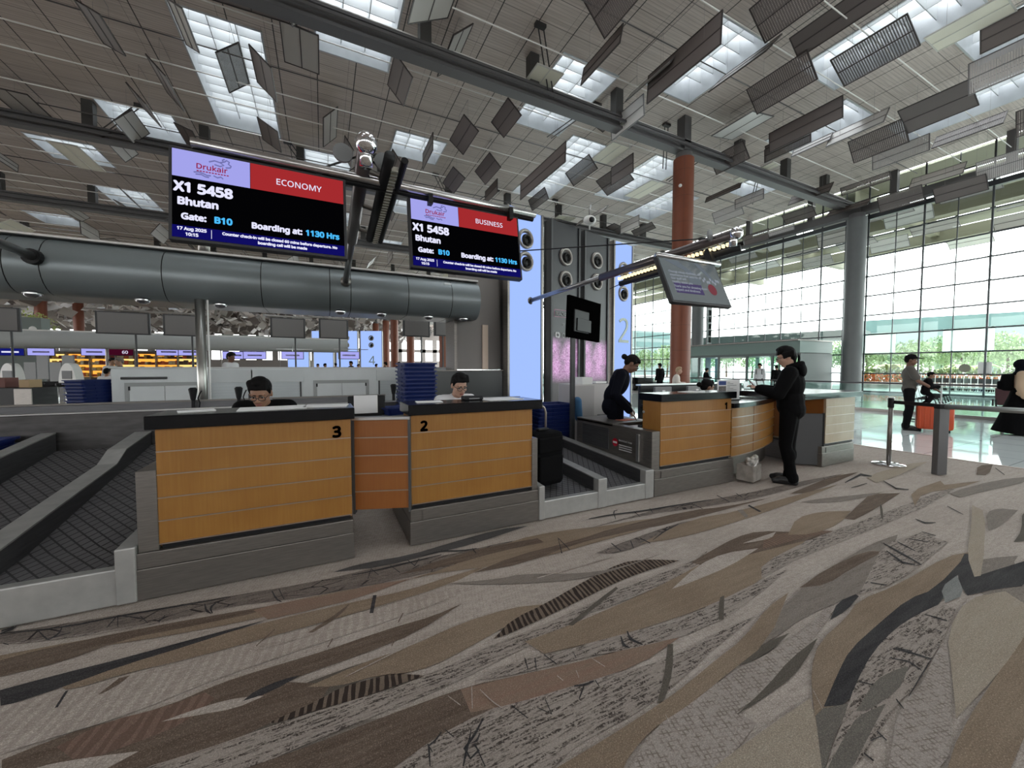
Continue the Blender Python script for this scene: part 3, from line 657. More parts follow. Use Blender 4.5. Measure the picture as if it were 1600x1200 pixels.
# ================================================================ reflector panels under the roof
PANELS=[
('d',-5.55,15.55,11.21,1.52,0.49,-22,'dark solid reflector panel left of the ECONOMY screen, highest of three'),
('d',-4.59,17.26,11.06,1.86,0.65,-48,'dark solid reflector panel left of the ECONOMY screen, second highest of three'),
('d',-5.68,18.93,11.03,1.44,0.72,-49,'dark solid reflector panel left of the ECONOMY screen, lowest of three'),
('g',-6.63,20.79,11.04,1.61,0.73,-134,'plain grey reflector panel left of the ECONOMY screen, second highest of seven'),
('d',-4.90,21.11,11.21,1.74,0.57,-18,'dark solid reflector panel above the ECONOMY screen, lowest of four'),
('s',-3.40,14.47,11.25,1.59,0.30,-23,'only silvery reflector panel hanging above the ECONOMY screen'),
('g',-9.92,21.68,11.31,2.26,1.03,179,'plain grey reflector panel left of the ECONOMY screen, highest of seven'),
('g',-7.69,22.86,11.08,2.04,0.63,-134,'plain grey reflector panel left of the ECONOMY screen, third highest of seven'),
('r',-2.52,16.20,11.55,1.92,0.76,41,'dark-framed see-through mesh panel against the big skylight above the ECONOMY screen'),
('d',-1.56,15.30,11.06,1.69,0.72,-42,'dark solid reflector panel above the ECONOMY screen, second highest of four'),
('d',-1.80,19.19,11.12,1.61,0.74,-30,'dark solid reflector panel above the ECONOMY screen, third highest of four'),
('g',-0.33,12.61,11.55,0.95,0.74,43,'plain grey reflector panel above the ECONOMY screen, highest of three'),
('d',-1.58,12.44,11.27,1.20,1.80,-178,'dark solid reflector panel above the ECONOMY screen, highest of four'),
('g',-0.43,13.97,11.34,1.63,0.96,176,'plain grey reflector panel above the ECONOMY screen, second highest of three'),
('g',0.46,18.33,11.57,2.19,0.73,47,'plain grey reflector panel above the ECONOMY screen, lowest of three'),
('d',2.48,13.55,11.03,1.47,0.75,-47,'dark solid reflector panel between the two lit screens, highest of four'),
('d',1.19,18.97,11.05,1.55,0.60,-58,'dark solid reflector panel between the two lit screens, second highest of four'),
('g',2.78,10.49,11.02,0.76,1.22,-152,'plain grey reflector panel above the BUSINESS screen, highest of two'),
('g',3.96,12.23,11.57,1.75,0.79,42,'plain grey reflector panel above the BUSINESS screen, lowest of two'),
('c',6.92,12.04,11.30,1.70,0.97,-0,'cream reflector panel above the tall blue light panels, highest of four'),
('d',6.53,13.81,11.08,1.50,0.69,-40,'dark solid reflector panel above the BUSINESS screen, highest of six'),
('d',5.42,15.57,11.08,1.82,0.74,-38,'dark solid reflector panel above the BUSINESS screen, second highest of six'),
('d',4.32,17.20,10.96,1.75,0.68,-91,'dark solid reflector panel above the BUSINESS screen, third highest of six'),
('d',7.85,9.77,11.03,1.80,0.55,-102,'dark solid reflector panel above the tall blue light panels, highest of four'),
('p',7.15,8.53,11.43,1.33,1.08,135,'dark perforated reflector panel above the tall blue light panels, highest of four'),
('d',10.24,12.52,11.22,0.70,0.51,-18,'dark solid reflector panel above the tall blue light panels, second highest of four'),
('d',10.06,8.67,10.86,2.65,0.89,-93,'only dark solid reflector panel hanging around the orange column top'),
('s',10.01,9.90,11.13,1.92,0.44,-128,'only silvery reflector panel hanging around the orange column top'),
('s',10.58,11.58,10.95,1.71,0.71,-86,'silvery reflector panel above the tall blue light panels, highest of three'),
('d',12.00,7.97,10.95,1.80,1.01,-135,'dark solid reflector panel between orange column and grey column, second highest of seven'),
('p',11.67,6.58,11.50,1.49,0.99,140,'dark perforated reflector panel between orange column and grey column, highest of six'),
('d',13.51,6.05,11.51,2.51,0.63,139,'dark solid reflector panel between orange column and grey column, highest of seven'),
('p',13.99,7.98,10.98,1.86,0.89,-46,'dark perforated reflector panel between orange column and grey column, second highest of six'),
('r',15.24,6.02,11.05,1.77,1.01,-30,'large dark-framed see-through mesh panel, topmost right of the grey column top'),
('d',17.11,8.85,10.94,2.52,0.73,-86,'dark solid reflector panel between orange column and grey column, third highest of seven'),
('s',15.66,10.40,11.39,1.71,1.32,8,'silvery reflector panel between orange column and grey column, highest of three'),
('p',18.17,10.03,11.04,1.80,0.53,-87,'dark perforated reflector panel between orange column and grey column, third highest of six'),
('c',19.78,12.33,11.29,1.94,0.52,-3,'only cream reflector panel hanging between orange column and grey column'),
('c',16.80,4.48,11.28,1.48,0.94,-2,'only cream reflector panel hanging right of the grey column top'),
('d',17.45,3.80,10.99,1.16,0.64,-82,'dark solid reflector panel right of the grey column top, highest of three'),
('q',19.11,4.42,10.85,1.19,0.92,-82,'pale perforated reflector panel right of the grey column top, highest of three'),
('d',20.51,6.17,11.03,1.79,1.09,-30,'dark solid reflector panel right of the grey column top, second highest of three'),
('s',19.26,8.05,11.00,1.81,0.74,-124,'silvery reflector panel between orange column and grey column, second highest of three'),
('p',21.06,8.06,10.93,1.76,0.93,-53,'dark perforated reflector panel right of the grey column top, third highest of five'),
('q',23.13,8.06,10.98,1.84,0.64,-84,'pale perforated reflector panel right of the grey column top, second highest of three'),
('p',23.55,6.16,11.03,1.87,0.70,-128,'dark perforated reflector panel right of the grey column top, second highest of five'),
('p',25.80,10.33,11.13,2.02,0.38,-64,'dark perforated reflector panel right of the grey column top, fourth highest of five'),
('s',27.27,8.10,10.88,1.84,0.71,-124,'only silvery reflector panel hanging right of the grey column top'),
('q',27.09,6.08,10.39,1.32,0.84,-77,'pale perforated reflector panel right of the grey column top, lowest of three'),
('p',27.12,9.36,10.22,1.68,0.79,-58,'dark perforated reflector panel right of the grey column top, lowest of five'),
('d',27.18,7.28,9.89,1.65,0.72,-52,'dark solid reflector panel right of the grey column top, lowest of three'),
('p',24.26,4.70,10.85,0.74,0.91,-80,'dark perforated reflector panel right of the grey column top, highest of five'),
('p',16.81,11.72,11.00,1.56,0.77,-52,'dark perforated reflector panel between orange column and grey column, fourth highest of six'),
('d',20.15,14.39,11.19,2.05,0.30,-114,'dark solid reflector panel between orange column and grey column, fifth highest of seven'),
('q',21.96,14.05,11.05,1.60,0.51,-87,'pale perforated reflector panel between orange column and grey column, highest of three'),
('q',22.70,15.85,11.01,1.84,0.68,-61,'pale perforated reflector panel between orange column and grey column, second highest of three'),
('p',27.14,14.14,11.06,1.69,0.71,-43,'dark perforated reflector panel between orange column and grey column, fifth highest of six'),
('d',24.35,12.16,11.05,1.99,0.61,-125,'dark solid reflector panel between orange column and grey column, sixth highest of seven'),
('d',27.20,11.63,10.61,1.88,0.56,-136,'dark solid reflector panel between orange column and grey column, lowest of seven'),
('p',27.10,16.81,10.49,1.75,0.63,-88,'dark perforated reflector panel between orange column and grey column, lowest of six'),
('r',11.47,15.70,11.05,1.88,0.70,-46,'dark-framed see-through mesh panel above the tall blue light panels, higher of two'),
('p',13.51,15.64,11.01,1.93,0.94,-38,'dark perforated reflector panel above the tall blue light panels, second highest of four'),
('c',12.03,14.25,11.31,1.54,0.95,1,'cream reflector panel above the tall blue light panels, second highest of four'),
('c',16.21,16.26,11.31,1.97,1.03,1,'cream reflector panel above the tall blue light panels, third highest of four'),
('d',7.84,13.36,9.09,3.40,0.67,-92,'dark solid reflector panel above the tall blue light panels, lowest of four'),
('r',11.18,19.34,11.03,1.81,0.59,-65,'dark-framed see-through mesh panel above the tall blue light panels, lower of two'),
('d',12.99,14.51,10.90,1.46,0.80,-89,'dark solid reflector panel above the tall blue light panels, third highest of four'),
('s',15.54,20.15,11.12,2.83,0.50,-133,'silvery reflector panel above the tall blue light panels, second highest of three'),
('p',20.33,20.48,11.15,1.87,0.48,-40,'dark perforated reflector panel above the tall blue light panels, third highest of four'),
('s',18.51,19.87,10.98,1.67,0.65,-89,'silvery reflector panel above the tall blue light panels, lowest of three'),
('p',18.63,21.65,11.19,1.61,1.20,-11,'dark perforated reflector panel above the tall blue light panels, lowest of four'),
('c',14.44,21.79,11.27,1.29,1.30,-177,'cream reflector panel above the tall blue light panels, lowest of four'),
('d',7.32,17.57,11.05,1.84,0.75,-43,'dark solid reflector panel above the BUSINESS screen, fourth highest of six'),
('d',6.22,19.48,11.10,1.81,0.71,-34,'dark solid reflector panel above the BUSINESS screen, fifth highest of six'),
('d',8.36,19.55,10.98,1.63,0.66,-90,'dark solid reflector panel above the BUSINESS screen, lowest of six'),
('d',3.23,19.29,11.01,1.91,0.72,-54,'dark solid reflector panel between the two lit screens, third highest of four'),
('d',3.91,25.16,11.07,1.25,0.62,-49,'dark solid reflector panel between the two lit screens, lowest of four'),
('g',3.49,32.13,11.15,1.42,0.63,-29,'only plain grey reflector panel hanging between the two lit screens'),
('d',18.55,10.35,11.47,1.52,0.36,109,'dark solid reflector panel between orange column and grey column, fourth highest of seven'),
('s',19.28,9.64,11.15,1.44,0.36,-121,'silvery reflector panel between orange column and grey column, lowest of three'),
('q',27.08,15.16,10.48,1.56,0.40,-77,'pale perforated reflector panel between orange column and grey column, lowest of three'),
('g',-13.57,27.93,11.46,1.45,0.32,84,'plain grey reflector panel left of the ECONOMY screen, fourth highest of seven'),
('g',-10.82,32.24,11.38,1.69,0.37,154,'plain grey reflector panel left of the ECONOMY screen, sixth highest of seven'),
('g',-9.55,29.22,11.00,1.40,0.79,-49,'plain grey reflector panel left of the ECONOMY screen, fifth highest of seven'),
('g',-13.74,34.11,11.15,2.25,0.48,-140,'plain grey reflector panel left of the ECONOMY screen, lowest of seven'),
]
def perf_mat(name, c, per, frac, fine, met=.4):
    m = mat(name, c, .5, met); k = NT(m); s = k.sep(k.xyz())
    a = k.math('LESS_THAN', k.math('FRACT', k.math('DIVIDE', s[1], per)), frac); b = k.math('LESS_THAN', k.math('FRACT', k.math('DIVIDE', s[0], fine)), .62)
    k.l(k.math('SUBTRACT', 1.0, k.math('MULTIPLY', a, b)), k.b.inputs['Alpha']); return m
PM = {'d': mat('panel_dark', (.15, .125, .118), .5), 'g': mat('panel_grey', (.42, .385, .36), .5), 'c': mat('panel_cream', (.78, .74, .62), .55),
      'p': perf_mat('panel_dark_perforated', (.17, .145, .138), .06, .38, .04, 0), 'q': perf_mat('panel_pale_perforated', (.55, .52, .51), .055, .45, .045, 0), 'r': perf_mat('panel_mesh_dark', (.12, .11, .11), .06, .62, .04, 0), 's': mat('panel_silver', (.66, .64, .62), .4, .2)}
PF = {'d': mat('panel_edge_dark', (.07, .06, .058), .5, .5), 'q': mat('panel_edge_pale', (.20, .19, .19), .5, .5), 'c': mat('panel_edge_cream', (.62, .6, .55), .5, .2)}
def panel_mesh(s, L_, W_):
    m_ = MB(); t = .008; e_ = .03
    m_.box(-W_ / 2, W_ / 2, -L_ / 2, L_ / 2, -t, t); m_.mi = 1
    m_.box(-W_ / 2 - e_, -W_ / 2, -L_ / 2 - e_, L_ / 2 + e_, -.02, .02); m_.box(W_ / 2, W_ / 2 + e_, -L_ / 2 - e_, L_ / 2 + e_, -.02, .02)
    m_.box(-W_ / 2, W_ / 2, -L_ / 2 - e_, -L_ / 2, -.02, .02); m_.box(-W_ / 2, W_ / 2, L_ / 2, L_ / 2 + e_, -.02, .02)
    m_.box(-.014, .014, -L_ / 2, L_ / 2, -.02, .02)
    return m_
def panel_obj(s, L_, W_):
    return panel_mesh(s, L_, W_).build('reflector_panel', [PM[s], PF['d' if s in 'dpgr' else ('q' if s in 'qs' else 'c')]])
HANG = {}
def hang(o, L_, z, top=None):
    """a thin hanger of two rods and a cross bar from the panel up to the roof, upright whatever the tilt"""
    top = top or CZ
    if any(a - .1 < o.location.x < b_ + .1 and c - .9 < o.location.y < d + .9 for a, b_, c, d in SKY): top = CZ + .5
    key = (round(L_, 2), round(top - z, 2))
    if key not in HANG:
        b = MB()
        for q in (-.3, .3): b.tube([(0, q * L_, -.01), (0, q * L_, top - z)], .0035, 4)
        b.box(-.006, .006, -.3 * L_, .3 * L_, top - z - .012, top - z)
        h = b.build('hanger', RODM, o); HANG[key] = h.data
    else:
        h = bpy.data.objects.new('hanger', HANG[key]); col.objects.link(h); h.parent = o
    h.rotation_euler = (0, -o.rotation_euler.y, 0)
for s, x, y, z, L_, W_, th, lab in PANELS:
    o = panel_obj(s, L_, W_); o.location = (x, y, z); o.rotation_euler = (0, -R(th), 0); hang(o, L_, z)
    tag(o, lab, 'ceiling panel', 'reflector panels hanging under the roof')
rp_ = random.Random(5)
proto = {}
for s in 'dgpqsc': proto[s] = panel_obj(s, 2.4, .9)
used = {s: False for s in proto}
def fits(x, y):
    return not any(abs(x - q[1]) < 1.6 and abs(y - q[2]) < 2.8 for q in PANELS)
spots = []
for iy in range(38):
    for ix in range(-15, 8):
        x, y = 3.75 * ix + 1.1 + rp_.uniform(-.9, .9), 9.5 + iy * 2.25 + rp_.uniform(-.6, .6)
        if x > 27.6: continue
        if y < 27 and x > -9: continue
        fw_ = x * math.sin(YAW) + y * math.cos(YAW); px_ = 800 + FPX * (x * math.cos(YAW) - y * math.sin(YAW)) / fw_
        if fw_ < 1 or px_ < -60 or px_ > 1150: continue
        if fits(x, y) and rp_.random() < .97 and all(abs(x - a) > 1.3 or abs(y - c) > 2.65 for a, c in spots[-90:]): spots.append((x, y))
spots.sort(key=lambda p: math.hypot(*p))
far_mb = MB()
def at(px, d):
    cx = (px - 800) / FPX * d; return (cx * math.cos(YAW) + d * math.sin(YAW), d * math.cos(YAW) - cx * math.sin(YAW))
COLS = [at(px, d) for px, d in ((69, 45), (127, 50), (617, 52), (642, 50), (693, 46), (604, 62), (588, 66))]
for i, (x, y) in enumerate(spots):
    s = rp_.choice('ddggssppqsgc'); th = rp_.choice((-50, -40, -90, -125, 40, -60, -30, 5, -85)) + rp_.uniform(-8, 8); z = 11.0 + .1 * rp_.randint(-2, 2)
    if i < 200:
        if used[s]: o = proto[s].copy(); col.objects.link(o)
        else: o = proto[s]; used[s] = True
        o.location = (x, y, z); o.rotation_euler = (0, -R(th), 0); hang(o, 2.4, z)
        tag(o, 'small far-off tilted reflector panel among the crowded rows under the distant roof', 'ceiling panel', 'distant reflector panels')
    else:
        far_mb.mi = 0 if s in 'dpg' else 1
        far_mb.box(-.36, .36, -.9, .9, -.015, .015, M=Matrix.Translation((x, y, z)) @ Matrix.Rotation(-R(th), 4, 'Y'))
for i in range(1300):
    x, y, z = rp_.uniform(-69, 18), rp_.uniform(62, 98), rp_.uniform(7.6, 11.2);
    if any(abs(x - cx) < 1.6 and abs(y - cy) < 1.6 for cx, cy in COLS): continue
    th = rp_.choice((-50, 40, -80, 10, -30))
    far_mb.mi = rp_.choice((0, 0, 1, 2))
    far_mb.box(-.5, .5, -1.0, 1.0, -.015, .015, M=Matrix.Translation((x, y, z)) @ Matrix.Rotation(R(th), 4, 'Y') @ Matrix.Rotation(R(rp_.uniform(-30, 30)), 4, 'X'))
tag(far_mb.build('reflector_panel_field', [PM['g'], PM['s'], PM['d']]), 'field of tiny tilted reflector panels at the far end of the hall roof', 'ceiling panels', kind='stuff')
# over the photographer's head and behind, the same roof
# canopy outside the glass wall
m_ = MB()
CANO = mat('canopy_soffit', (.20, .19, .13), .6)
for x in range(29, 47, 3):
    m_.box(x, x + 2.35, -8, 44, CZ, CZ + .1)
for y in range(-4, 44, 8): m_.box(28.9, 47, y, y + .5, CZ - .9, CZ + .1)
for x in (34.5, 41.5): m_.box(x, x + .4, -8, 44, CZ - 1.3, CZ - .5)
tag(m_.build('roof_canopy', CANO), 'slatted pale canopy roof outside above the glass wall', 'canopy')
for i, (x, y, s, th) in enumerate([(31, 8, 'q', -30), (33, 11, 's', -60), (31, 14, 'g', -40), (36.5, 7, 'q', 20), (31.5, 17.5, 's', -40), (33.5, 15, 'g', -70), (37, 11, 'q', -35), (32, 4.5, 's', -30), (38, 3, 'q', -50), (35, 18, 'g', -30), (39, 14, 's', -60), (32, 21, 'q', -40), (37, 22, 's', -25), (40, 8, 'g', -45), (33, 26, 'q', -35), (39.5, 19, 'q', -50), (36.5, 15, 'q', -20), (43.5, 11, 's', -35), (31, 11.3, 'q', -25), (43, 5, 'q', -40)]):
    o = panel_obj(s, 2.2, .9); o.location = (x, y, 10.9); o.rotation_euler = (0, -R(th), 0); hang(o, 2.2, 10.9)
    tag(o, 'reflector panel hanging outdoors under the canopy, seen through the glass wall', 'ceiling panel', 'panels under the outdoor canopy')
# ================================================================ check-in counters
def counter(name, label, x0, x1, wood_x, pillar, num, num_x, top_x, woodm=None, Y=3.1, back=4.05, ztop=1.155, tb=3.46):
    """one check-in desk: steel base, veneered front with metal strips, black worktop, numeral, steel side pillar"""
    woodm = woodm or WOOD; tb = min(tb, back)
    t = thing('check_in_counter', label, 'counter', ((x0 + x1) / 2, Y, 0)); ox = (x0 + x1) / 2
    L = lambda x: x - ox
    b = MB(); b.box(L(x0), L(x1), 0, back - Y, .008, .2, .004); b.box(L(x0) + .004, L(x1) - .004, .006, back - Y, .2, .3, .004)
    b.box(L(x0) + .10, L(x1) - .10, -.002, .01, .208, .285); b.build('base', STEEL, t)
    b = MB(); b.box(L(wood_x[0]), L(wood_x[1]), .03, .055, .335, ztop - .085); b.box(L(wood_x[0]), L(wood_x[0]) + .02, .055, tb - Y - .02, .31, ztop - .085)
    b.box(L(wood_x[1]) - .02, L(wood_x[1]), .055, tb - Y - .02, .31, ztop - .085)
    fp = b.build('front_panel', woodm, t)
    dz = (ztop - .085 - .335) / 5
    for k_ in range(5):
        s_ = MB(); z = .335 + dz * k_; s_.box(L(wood_x[0]), L(wood_x[1]), .022, .03, z - .0032, z + .0032); s_.build('metal_strip', ALU, t)
    b = MB(); b.box(L(wood_x[0]) + .01, L(wood_x[1]) - .01, .045, tb - Y - .05, .3, .34); b.build('shadow_gap', BLACK, t)
    b = MB(); b.box(L(top_x[0]), L(top_x[1]), -.03, tb - Y, ztop - .085, ztop, .006); b.build('worktop', BLACKG, t)
    if pillar:
        b = MB(); b.box(L(pillar[0]), L(pillar[1]), .02, pillar[2], .3, pillar[3], .004); b.build('side_pillar', STEEL, t)
    if num:
        text(num, .122, NUMM, 'numeral', t, (L(num_x), .024, .937), bold=.006, align='CENTER')
    return t
d3 = counter('check_in_counter', 'honey wood check-in counter bearing the number 3, beside the left baggage belts', -1.06, .19, (-.95, .18), (-1.05, -.95, 1.0, .81), '3', .085, (-.985, .205))
d2 = counter('check_in_counter', 'honey wood check-in counter bearing the number 2, black suitcase at its right end', .61, 1.81, (.63, 1.75), (1.745, 1.805, .9, .79), '2', .735, (.6, 1.83))
d1 = counter('check_in_counter', 'honey wood check-in counter bearing the number 1, standing agent beside it', 3.3, 4.68, (3.41, 4.64), None, '1', 4.54, (3.36, 4.66), back=3.75, tb=3.42)
# steel flank of counter 1 with hatch, handle and warning sticker
L1 = lambda x: x - (3.3 + 4.68) / 2
b = MB(); b.box(L1(3.285), L1(3.405), .03, 1.45, .2, .735, .006); b.box(L1(3.285), L1(3.95), .68, 1.45, .7, .745, .006); pl = b.build('steel_flank', STEEL, d1)
b = MB(); b.box(L1(3.275), L1(3.29), .75, 1.3, .4, .68, .003); b.build('hatch', STEEL_D, pl)
b = MB(); b.box(L1(3.255), L1(3.285), .2, .25, .36, .68, .006); b.build('handle', STEEL_L, pl)
b = MB(); b.lathe([(.05, 0), (.05, .003)], (0, 0, 0), 24); b.xf(Matrix.Translation((L1(3.274), .62, .52)) @ Matrix.Rotation(R(-90), 4, 'Y'))
b.mi = 1; b.box(L1(3.268), L1(3.2705), .585, .655, .508, .532); b.build('no_entry_sticker', [mat('sticker_red', (.5, .01, .03), .5), PAPER], pl)
text('Restricted Area', .036, PAPER, 'sticker_text', pl, (L1(3.272), .555, .545), rot=(R(90), 0, R(-90)), bold=.0006)
b = MB()
for i in range(3): b.box(L1(3.271), L1(3.273), .33, .55, .495 - i * .028, .505 - i * .028)
b.build('sticker_lines', PAPER, pl)
b = MB(); b.lathe([(.014, 0), (.018, .006), (.010, .016)], (0, 0, 0), 14); b.xf(Matrix.Translation((L1(3.408), .28, .93)) @ Matrix.Rotation(R(-90), 4, 'Y')); b.build('lock', STEEL_L, d1)
# infill panel between counters 3 and 2
t = thing('infill_panel', 'orange wood infill panel between the counters numbered 3 and 2', 'panel', (.405, 3.16, .33), R(-19))
b = MB(); b.box(-.205, .205, 0, .03, .0, .71); b.build('wood_panel', WOOD2, t)
b = MB(); b.box(.205, .222, -.012, .045, -.03, .73); b.box(-.222, -.205, -.012, .045, -.03, .73); b.build('edge_post', DGREY, t)
for k_ in range(4): s_ = MB(); s_.box(-.205, .205, -.008, 0, .142 + .142 * k_, .15 + .142 * k_); s_.build('metal_strip', ALU, t)
b = MB(); b.box(-.222, .222, -.014, .045, .71, .735, .003); b.build('cap_rail', STEEL_L, t)
# middle section with a lower shelf, then the far counter and its dark board
t = thing('check_in_counter', 'lower recessed wood counter section in front of the man in the black hoodie', 'counter', (5.45, 3.2, 0))
mx0, mx1 = 4.70, 6.35
b = MB(); n = 14
fr_ = [(mx0 + (mx1 - mx0) * i / n, 3.16 + .42 * (i / n) ** 1.6) for i in range(n + 1)]
lo = lambda x, y: (x - 5.45, y - 3.2)
for i in range(n):
    a0, a1 = lo(*fr_[i]), lo(*fr_[i + 1]); b.prism([(*a0, .3), (*a1, .3), (*a1, .93), (*a0, .93)], (0, .03, 0))
b.build('front_panel', WOOD, t)
for k_ in range(5):
    b = MB(); z = .3 + .63 / 5 * k_ + .006
    for i in range(n):
        a0, a1 = lo(*fr_[i]), lo(*fr_[i + 1]); b.prism([(*a0, z - .005), (*a1, z - .005), (*a1, z + .005), (*a0, z + .005)], (0, -.01, 0))
    b.build('metal_strip', ALU, t)
b = MB()
for i in (5, ): a0 = lo(*fr_[i]); b.box(a0[0] - .006, a0[0] + .006, a0[1] - .004, a0[1] + .01, .3, .93)
b.build('panel_joint', WOOD2, t)
b = MB(); pts = [lo(x, y - .03) for x, y in fr_] + [lo(mx1, 4.0), lo(mx0, 4.0)]; b.prism([(*p, .935) for p in pts], (0, 0, .06)); b.build('worktop', BLACKG, t)
b = MB()
for i in range(n):
    a0, a1 = lo(*fr_[i]), lo(*fr_[i + 1]); b.prism([(a0[0], a0[1] + .12, .008), (a1[0], a1[1] + .12, .008), (a1[0], a1[1] + .12, .29), (a0[0], a0[1] + .12, .29)], (0, .03, 0))
b.build('kick_plate', STEEL, t)
df = counter('check_in_counter', 'pale wood end counter with orange flank, behind the man in the black hoodie', 6.5, 7.42, (6.63, 7.47), None, None, 0, (5.95, 7.56), WOOD3, Y=2.98, back=3.9, ztop=1.09, tb=3.9)
b = MB(); b.box(-.345, -.325, .06, .9, .34, 1.0); b.build('flank_panel', WOOD2, df)
t = thing('board', 'dark grey upright board leaning at the end counter beside the man in black', 'board', (6.42, 3.12, 0), R(-38))
b = MB(); b.box(-.17, .17, -.015, .015, .02, .78, .004); b.build('panel', DGREY, t)
b = MB(); b.box(.17, .19, -.02, .02, .008, .79, .003); b.build('edge_post', BLACK, t)
# back shelf with monitors behind counter 1
t = thing('back_counter', 'long black back counter with a pale top edge behind counter 1', 'counter', (6.3, 5.3, 0))
b = MB(); b.box(-1.05, 1.9, .0, .06, .3, 1.12, .004); b.box(-1.05, 1.9, -.35, .0, .74, .78, .004); b.box(-1.05, 1.9, -.02, .06, 0, .3); b.build('body', BLACK, t)
b = MB(); b.box(-1.07, 1.92, -.03, .1, 1.12, 1.145, .003); b.build('top_edge', STEEL_L, t)
for i, (x, w_) in enumerate(((5.62, .42), (6.52, .5), (7.35, .3))):
    lab = ['dark grey monitor back behind the standing agent, white sticker on it', 'dark grey monitor back left of the seated dark-haired woman, white sticker on it', 'dark monitor back between the seated woman and the white notice'][i]
    t = thing('monitor', lab, 'monitor', (x, 5.12, .78))
    b = MB(); b.box(-w_ / 2, w_ / 2, -.02, .03, .06, .32, .008); b.build('housing', MGREY if i < 2 else DGREY, t)
    b = MB(); b.box(-.1, .1, -.08, .08, 0, .012, .004); b.box(-.025, .025, 0, .02, .01, .1); b.build('stand', BLACK, t)
    b = MB(); b.box(-.03, .04, -.023, -.02, .2, .26); b.build('sticker', PAPER, t)
# ================================================================ baggage belts
def belt_mat():
    m = mat('diamond_belt', (.045, .044, .046), .7); k = NT(m); s = k.sep(k.xyz((1, 1, 1), (0, 0, R(33)))); s2 = k.sep(k.xyz((1, 1, 1), (0, 0, R(-38))))
    g = k.math('MAXIMUM', k.stripe(s[0], .062, .010), k.stripe(s2[0], .062, .010)); n_ = k.noise(k.xyz(), 6, 3)
    k.l(k.mix(g, k.mix(n_, (.075, .072, .075), (.12, .116, .12)), (.014, .013, .014)), k.b.inputs['Base Color'])
    bp = k.n('ShaderNodeBump'); bp.inputs['Strength'].default_value = .5; bp.inputs['Distance'].default_value = .004; bp.invert = True
    k.l(g, bp.inputs['Height']); k.l(bp.outputs[0], k.b.inputs['Normal']); return m
DBELT = belt_mat()
def incline(b, x0, x1, prof, thick):
    """slab following a (y, z) profile"""
    lo_ = [(y, z - thick) for y, z in prof]
    pts = prof + lo_[::-1]
    b.prism([(x0, y, z) for y, z in pts], (x1 - x0, 0, 0))
def conveyor(label, x0, x1, prof, lip_z, group=None, legs=True):
    t = thing('baggage_conveyor', label, 'conveyor', ((x0 + x1) / 2, prof[0][0], 0), 0, group); o = (x0 + x1) / 2; oy = prof[0][0]
    pf = [(y - oy, z) for y, z in prof]
    b = MB(); incline(b, x0 - o, x1 - o, [(y, z) for y, z in pf], .035); b.build('belt', DBELT, t)
    b = MB(); b.box(x0 - o - .01, x1 - o + .01, -.07, .0, .008, lip_z, .008); b.build('front_lip', STEEL_M, t)
    b = MB(); b.prism([(x0 - o, y, z - .037) for y, z in pf] + [(x0 - o, pf[-1][0], .01), (x0 - o, 0, .01)], (x1 - x0, 0, 0)); b.build('frame', STEEL_D, t)
    return t
def guard(label, x0, x1, prof, post=True, group=None):
    t = thing('belt_guard', label, 'guard rail', ((x0 + x1) / 2, prof[0][0], 0), 0, group); o = (x0 + x1) / 2; oy = prof[0][0]
    b = MB(); top = [(y - oy, z) for y, z in prof]
    b.prism([(x0 - o, y, z) for y, z in top] + [(x0 - o, top[-1][0], .0), (x0 - o, 0, .0)], (x1 - x0, 0, 0)); b.build('side_plate', STEEL_D, t)
    b = MB(); incline(b, x0 - o - .004, x1 - o + .004, [(y, z + .012) for y, z in top], .012); b.build('top_cap', STEEL_M, t)
    if post:
        b = MB(); b.box(x0 - o - .006, x1 - o + .006, -.08, .01, .008, prof[0][1] + .012, .008); b.build('end_post', STEEL_M, t)
    return t
LP = [(3.17, .23), (3.5, .25), (5.55, .60)]
conveyor('near dark baggage belt beside counter 3, first left of its steel pillar', -1.72, -1.145, LP, .23)
conveyor('second dark baggage belt left of counter 3, blue trays at its left edge', -2.46, -1.85, LP, .23)
guard('short steel end post between the near left belt and counter 3', -1.145, -1.06, [(3.17, .34), (3.7, .36)])
guard('long sloping steel divider between the two left baggage belts', -1.85, -1.72, [(3.17, .36), (4.75, .56), (4.95, .66), (5.55, .74)])
guard('far left sloping steel guard rising beside the blue trays', -2.56, -2.46, [(3.17, .36), (4.55, .55), (4.75, .68), (5.55, .78)])
RP = [(3.17, .17), (3.4, .175), (5.4, .34)]
conveyor('baggage belt beside counter 2 carrying the upright black suitcase', 1.87, 2.51, RP, .18)
conveyor('baggage belt beside the steel flank of counter 1', 2.62, 3.16, RP, .18)
guard('narrow steel end post at the right of counter 2', 1.815, 1.865, [(3.17, .32), (3.6, .34)])
guard('steel divider between the two right baggage belts', 2.515, 2.615, [(3.17, .30), (5.4, .42)])
guard('steel guard along the right belt at counter 1', 3.165, 3.275, [(3.17, .31), (5.4, .43)])
t = thing('collector_conveyor', 'long brushed steel collector conveyor running across behind the counters', 'conveyor', (-2, 5.6, 0))
b = MB(); b.box(-7, 4.9, 0, .03, .0, .97, .006); b.box(-7, 4.9, .03, .8, .0, .9); b.build('side_wall', mat('collector_steel', (.085, .082, .082), .45, .75, var=.25, vs_=5, stretch=(1, 1, 4)), t)
b = MB(); b.box(-7, 4.9, -.01, .05, .97, .985, .003); b.build('edge_trim', STEEL_L, t)
b = MB(); b.box(-7, 4.9, .06, .76, .9, .92); b.build('belt', BELT, t)
t = thing('collector_guard', 'low dark steel rail behind the collector conveyor, left of counter 3', 'guard rail', (-2.2, 6.5, 0))
b = MB(); b.box(-1.5, 3.1, 0, .05, 0, 1.0, .004); b.build('plate', STEEL_D, t)
b = MB(); b.box(-1.5, 3.1, -.02, .06, 1.0, 1.02, .003); b.build('cap', STEEL, t)
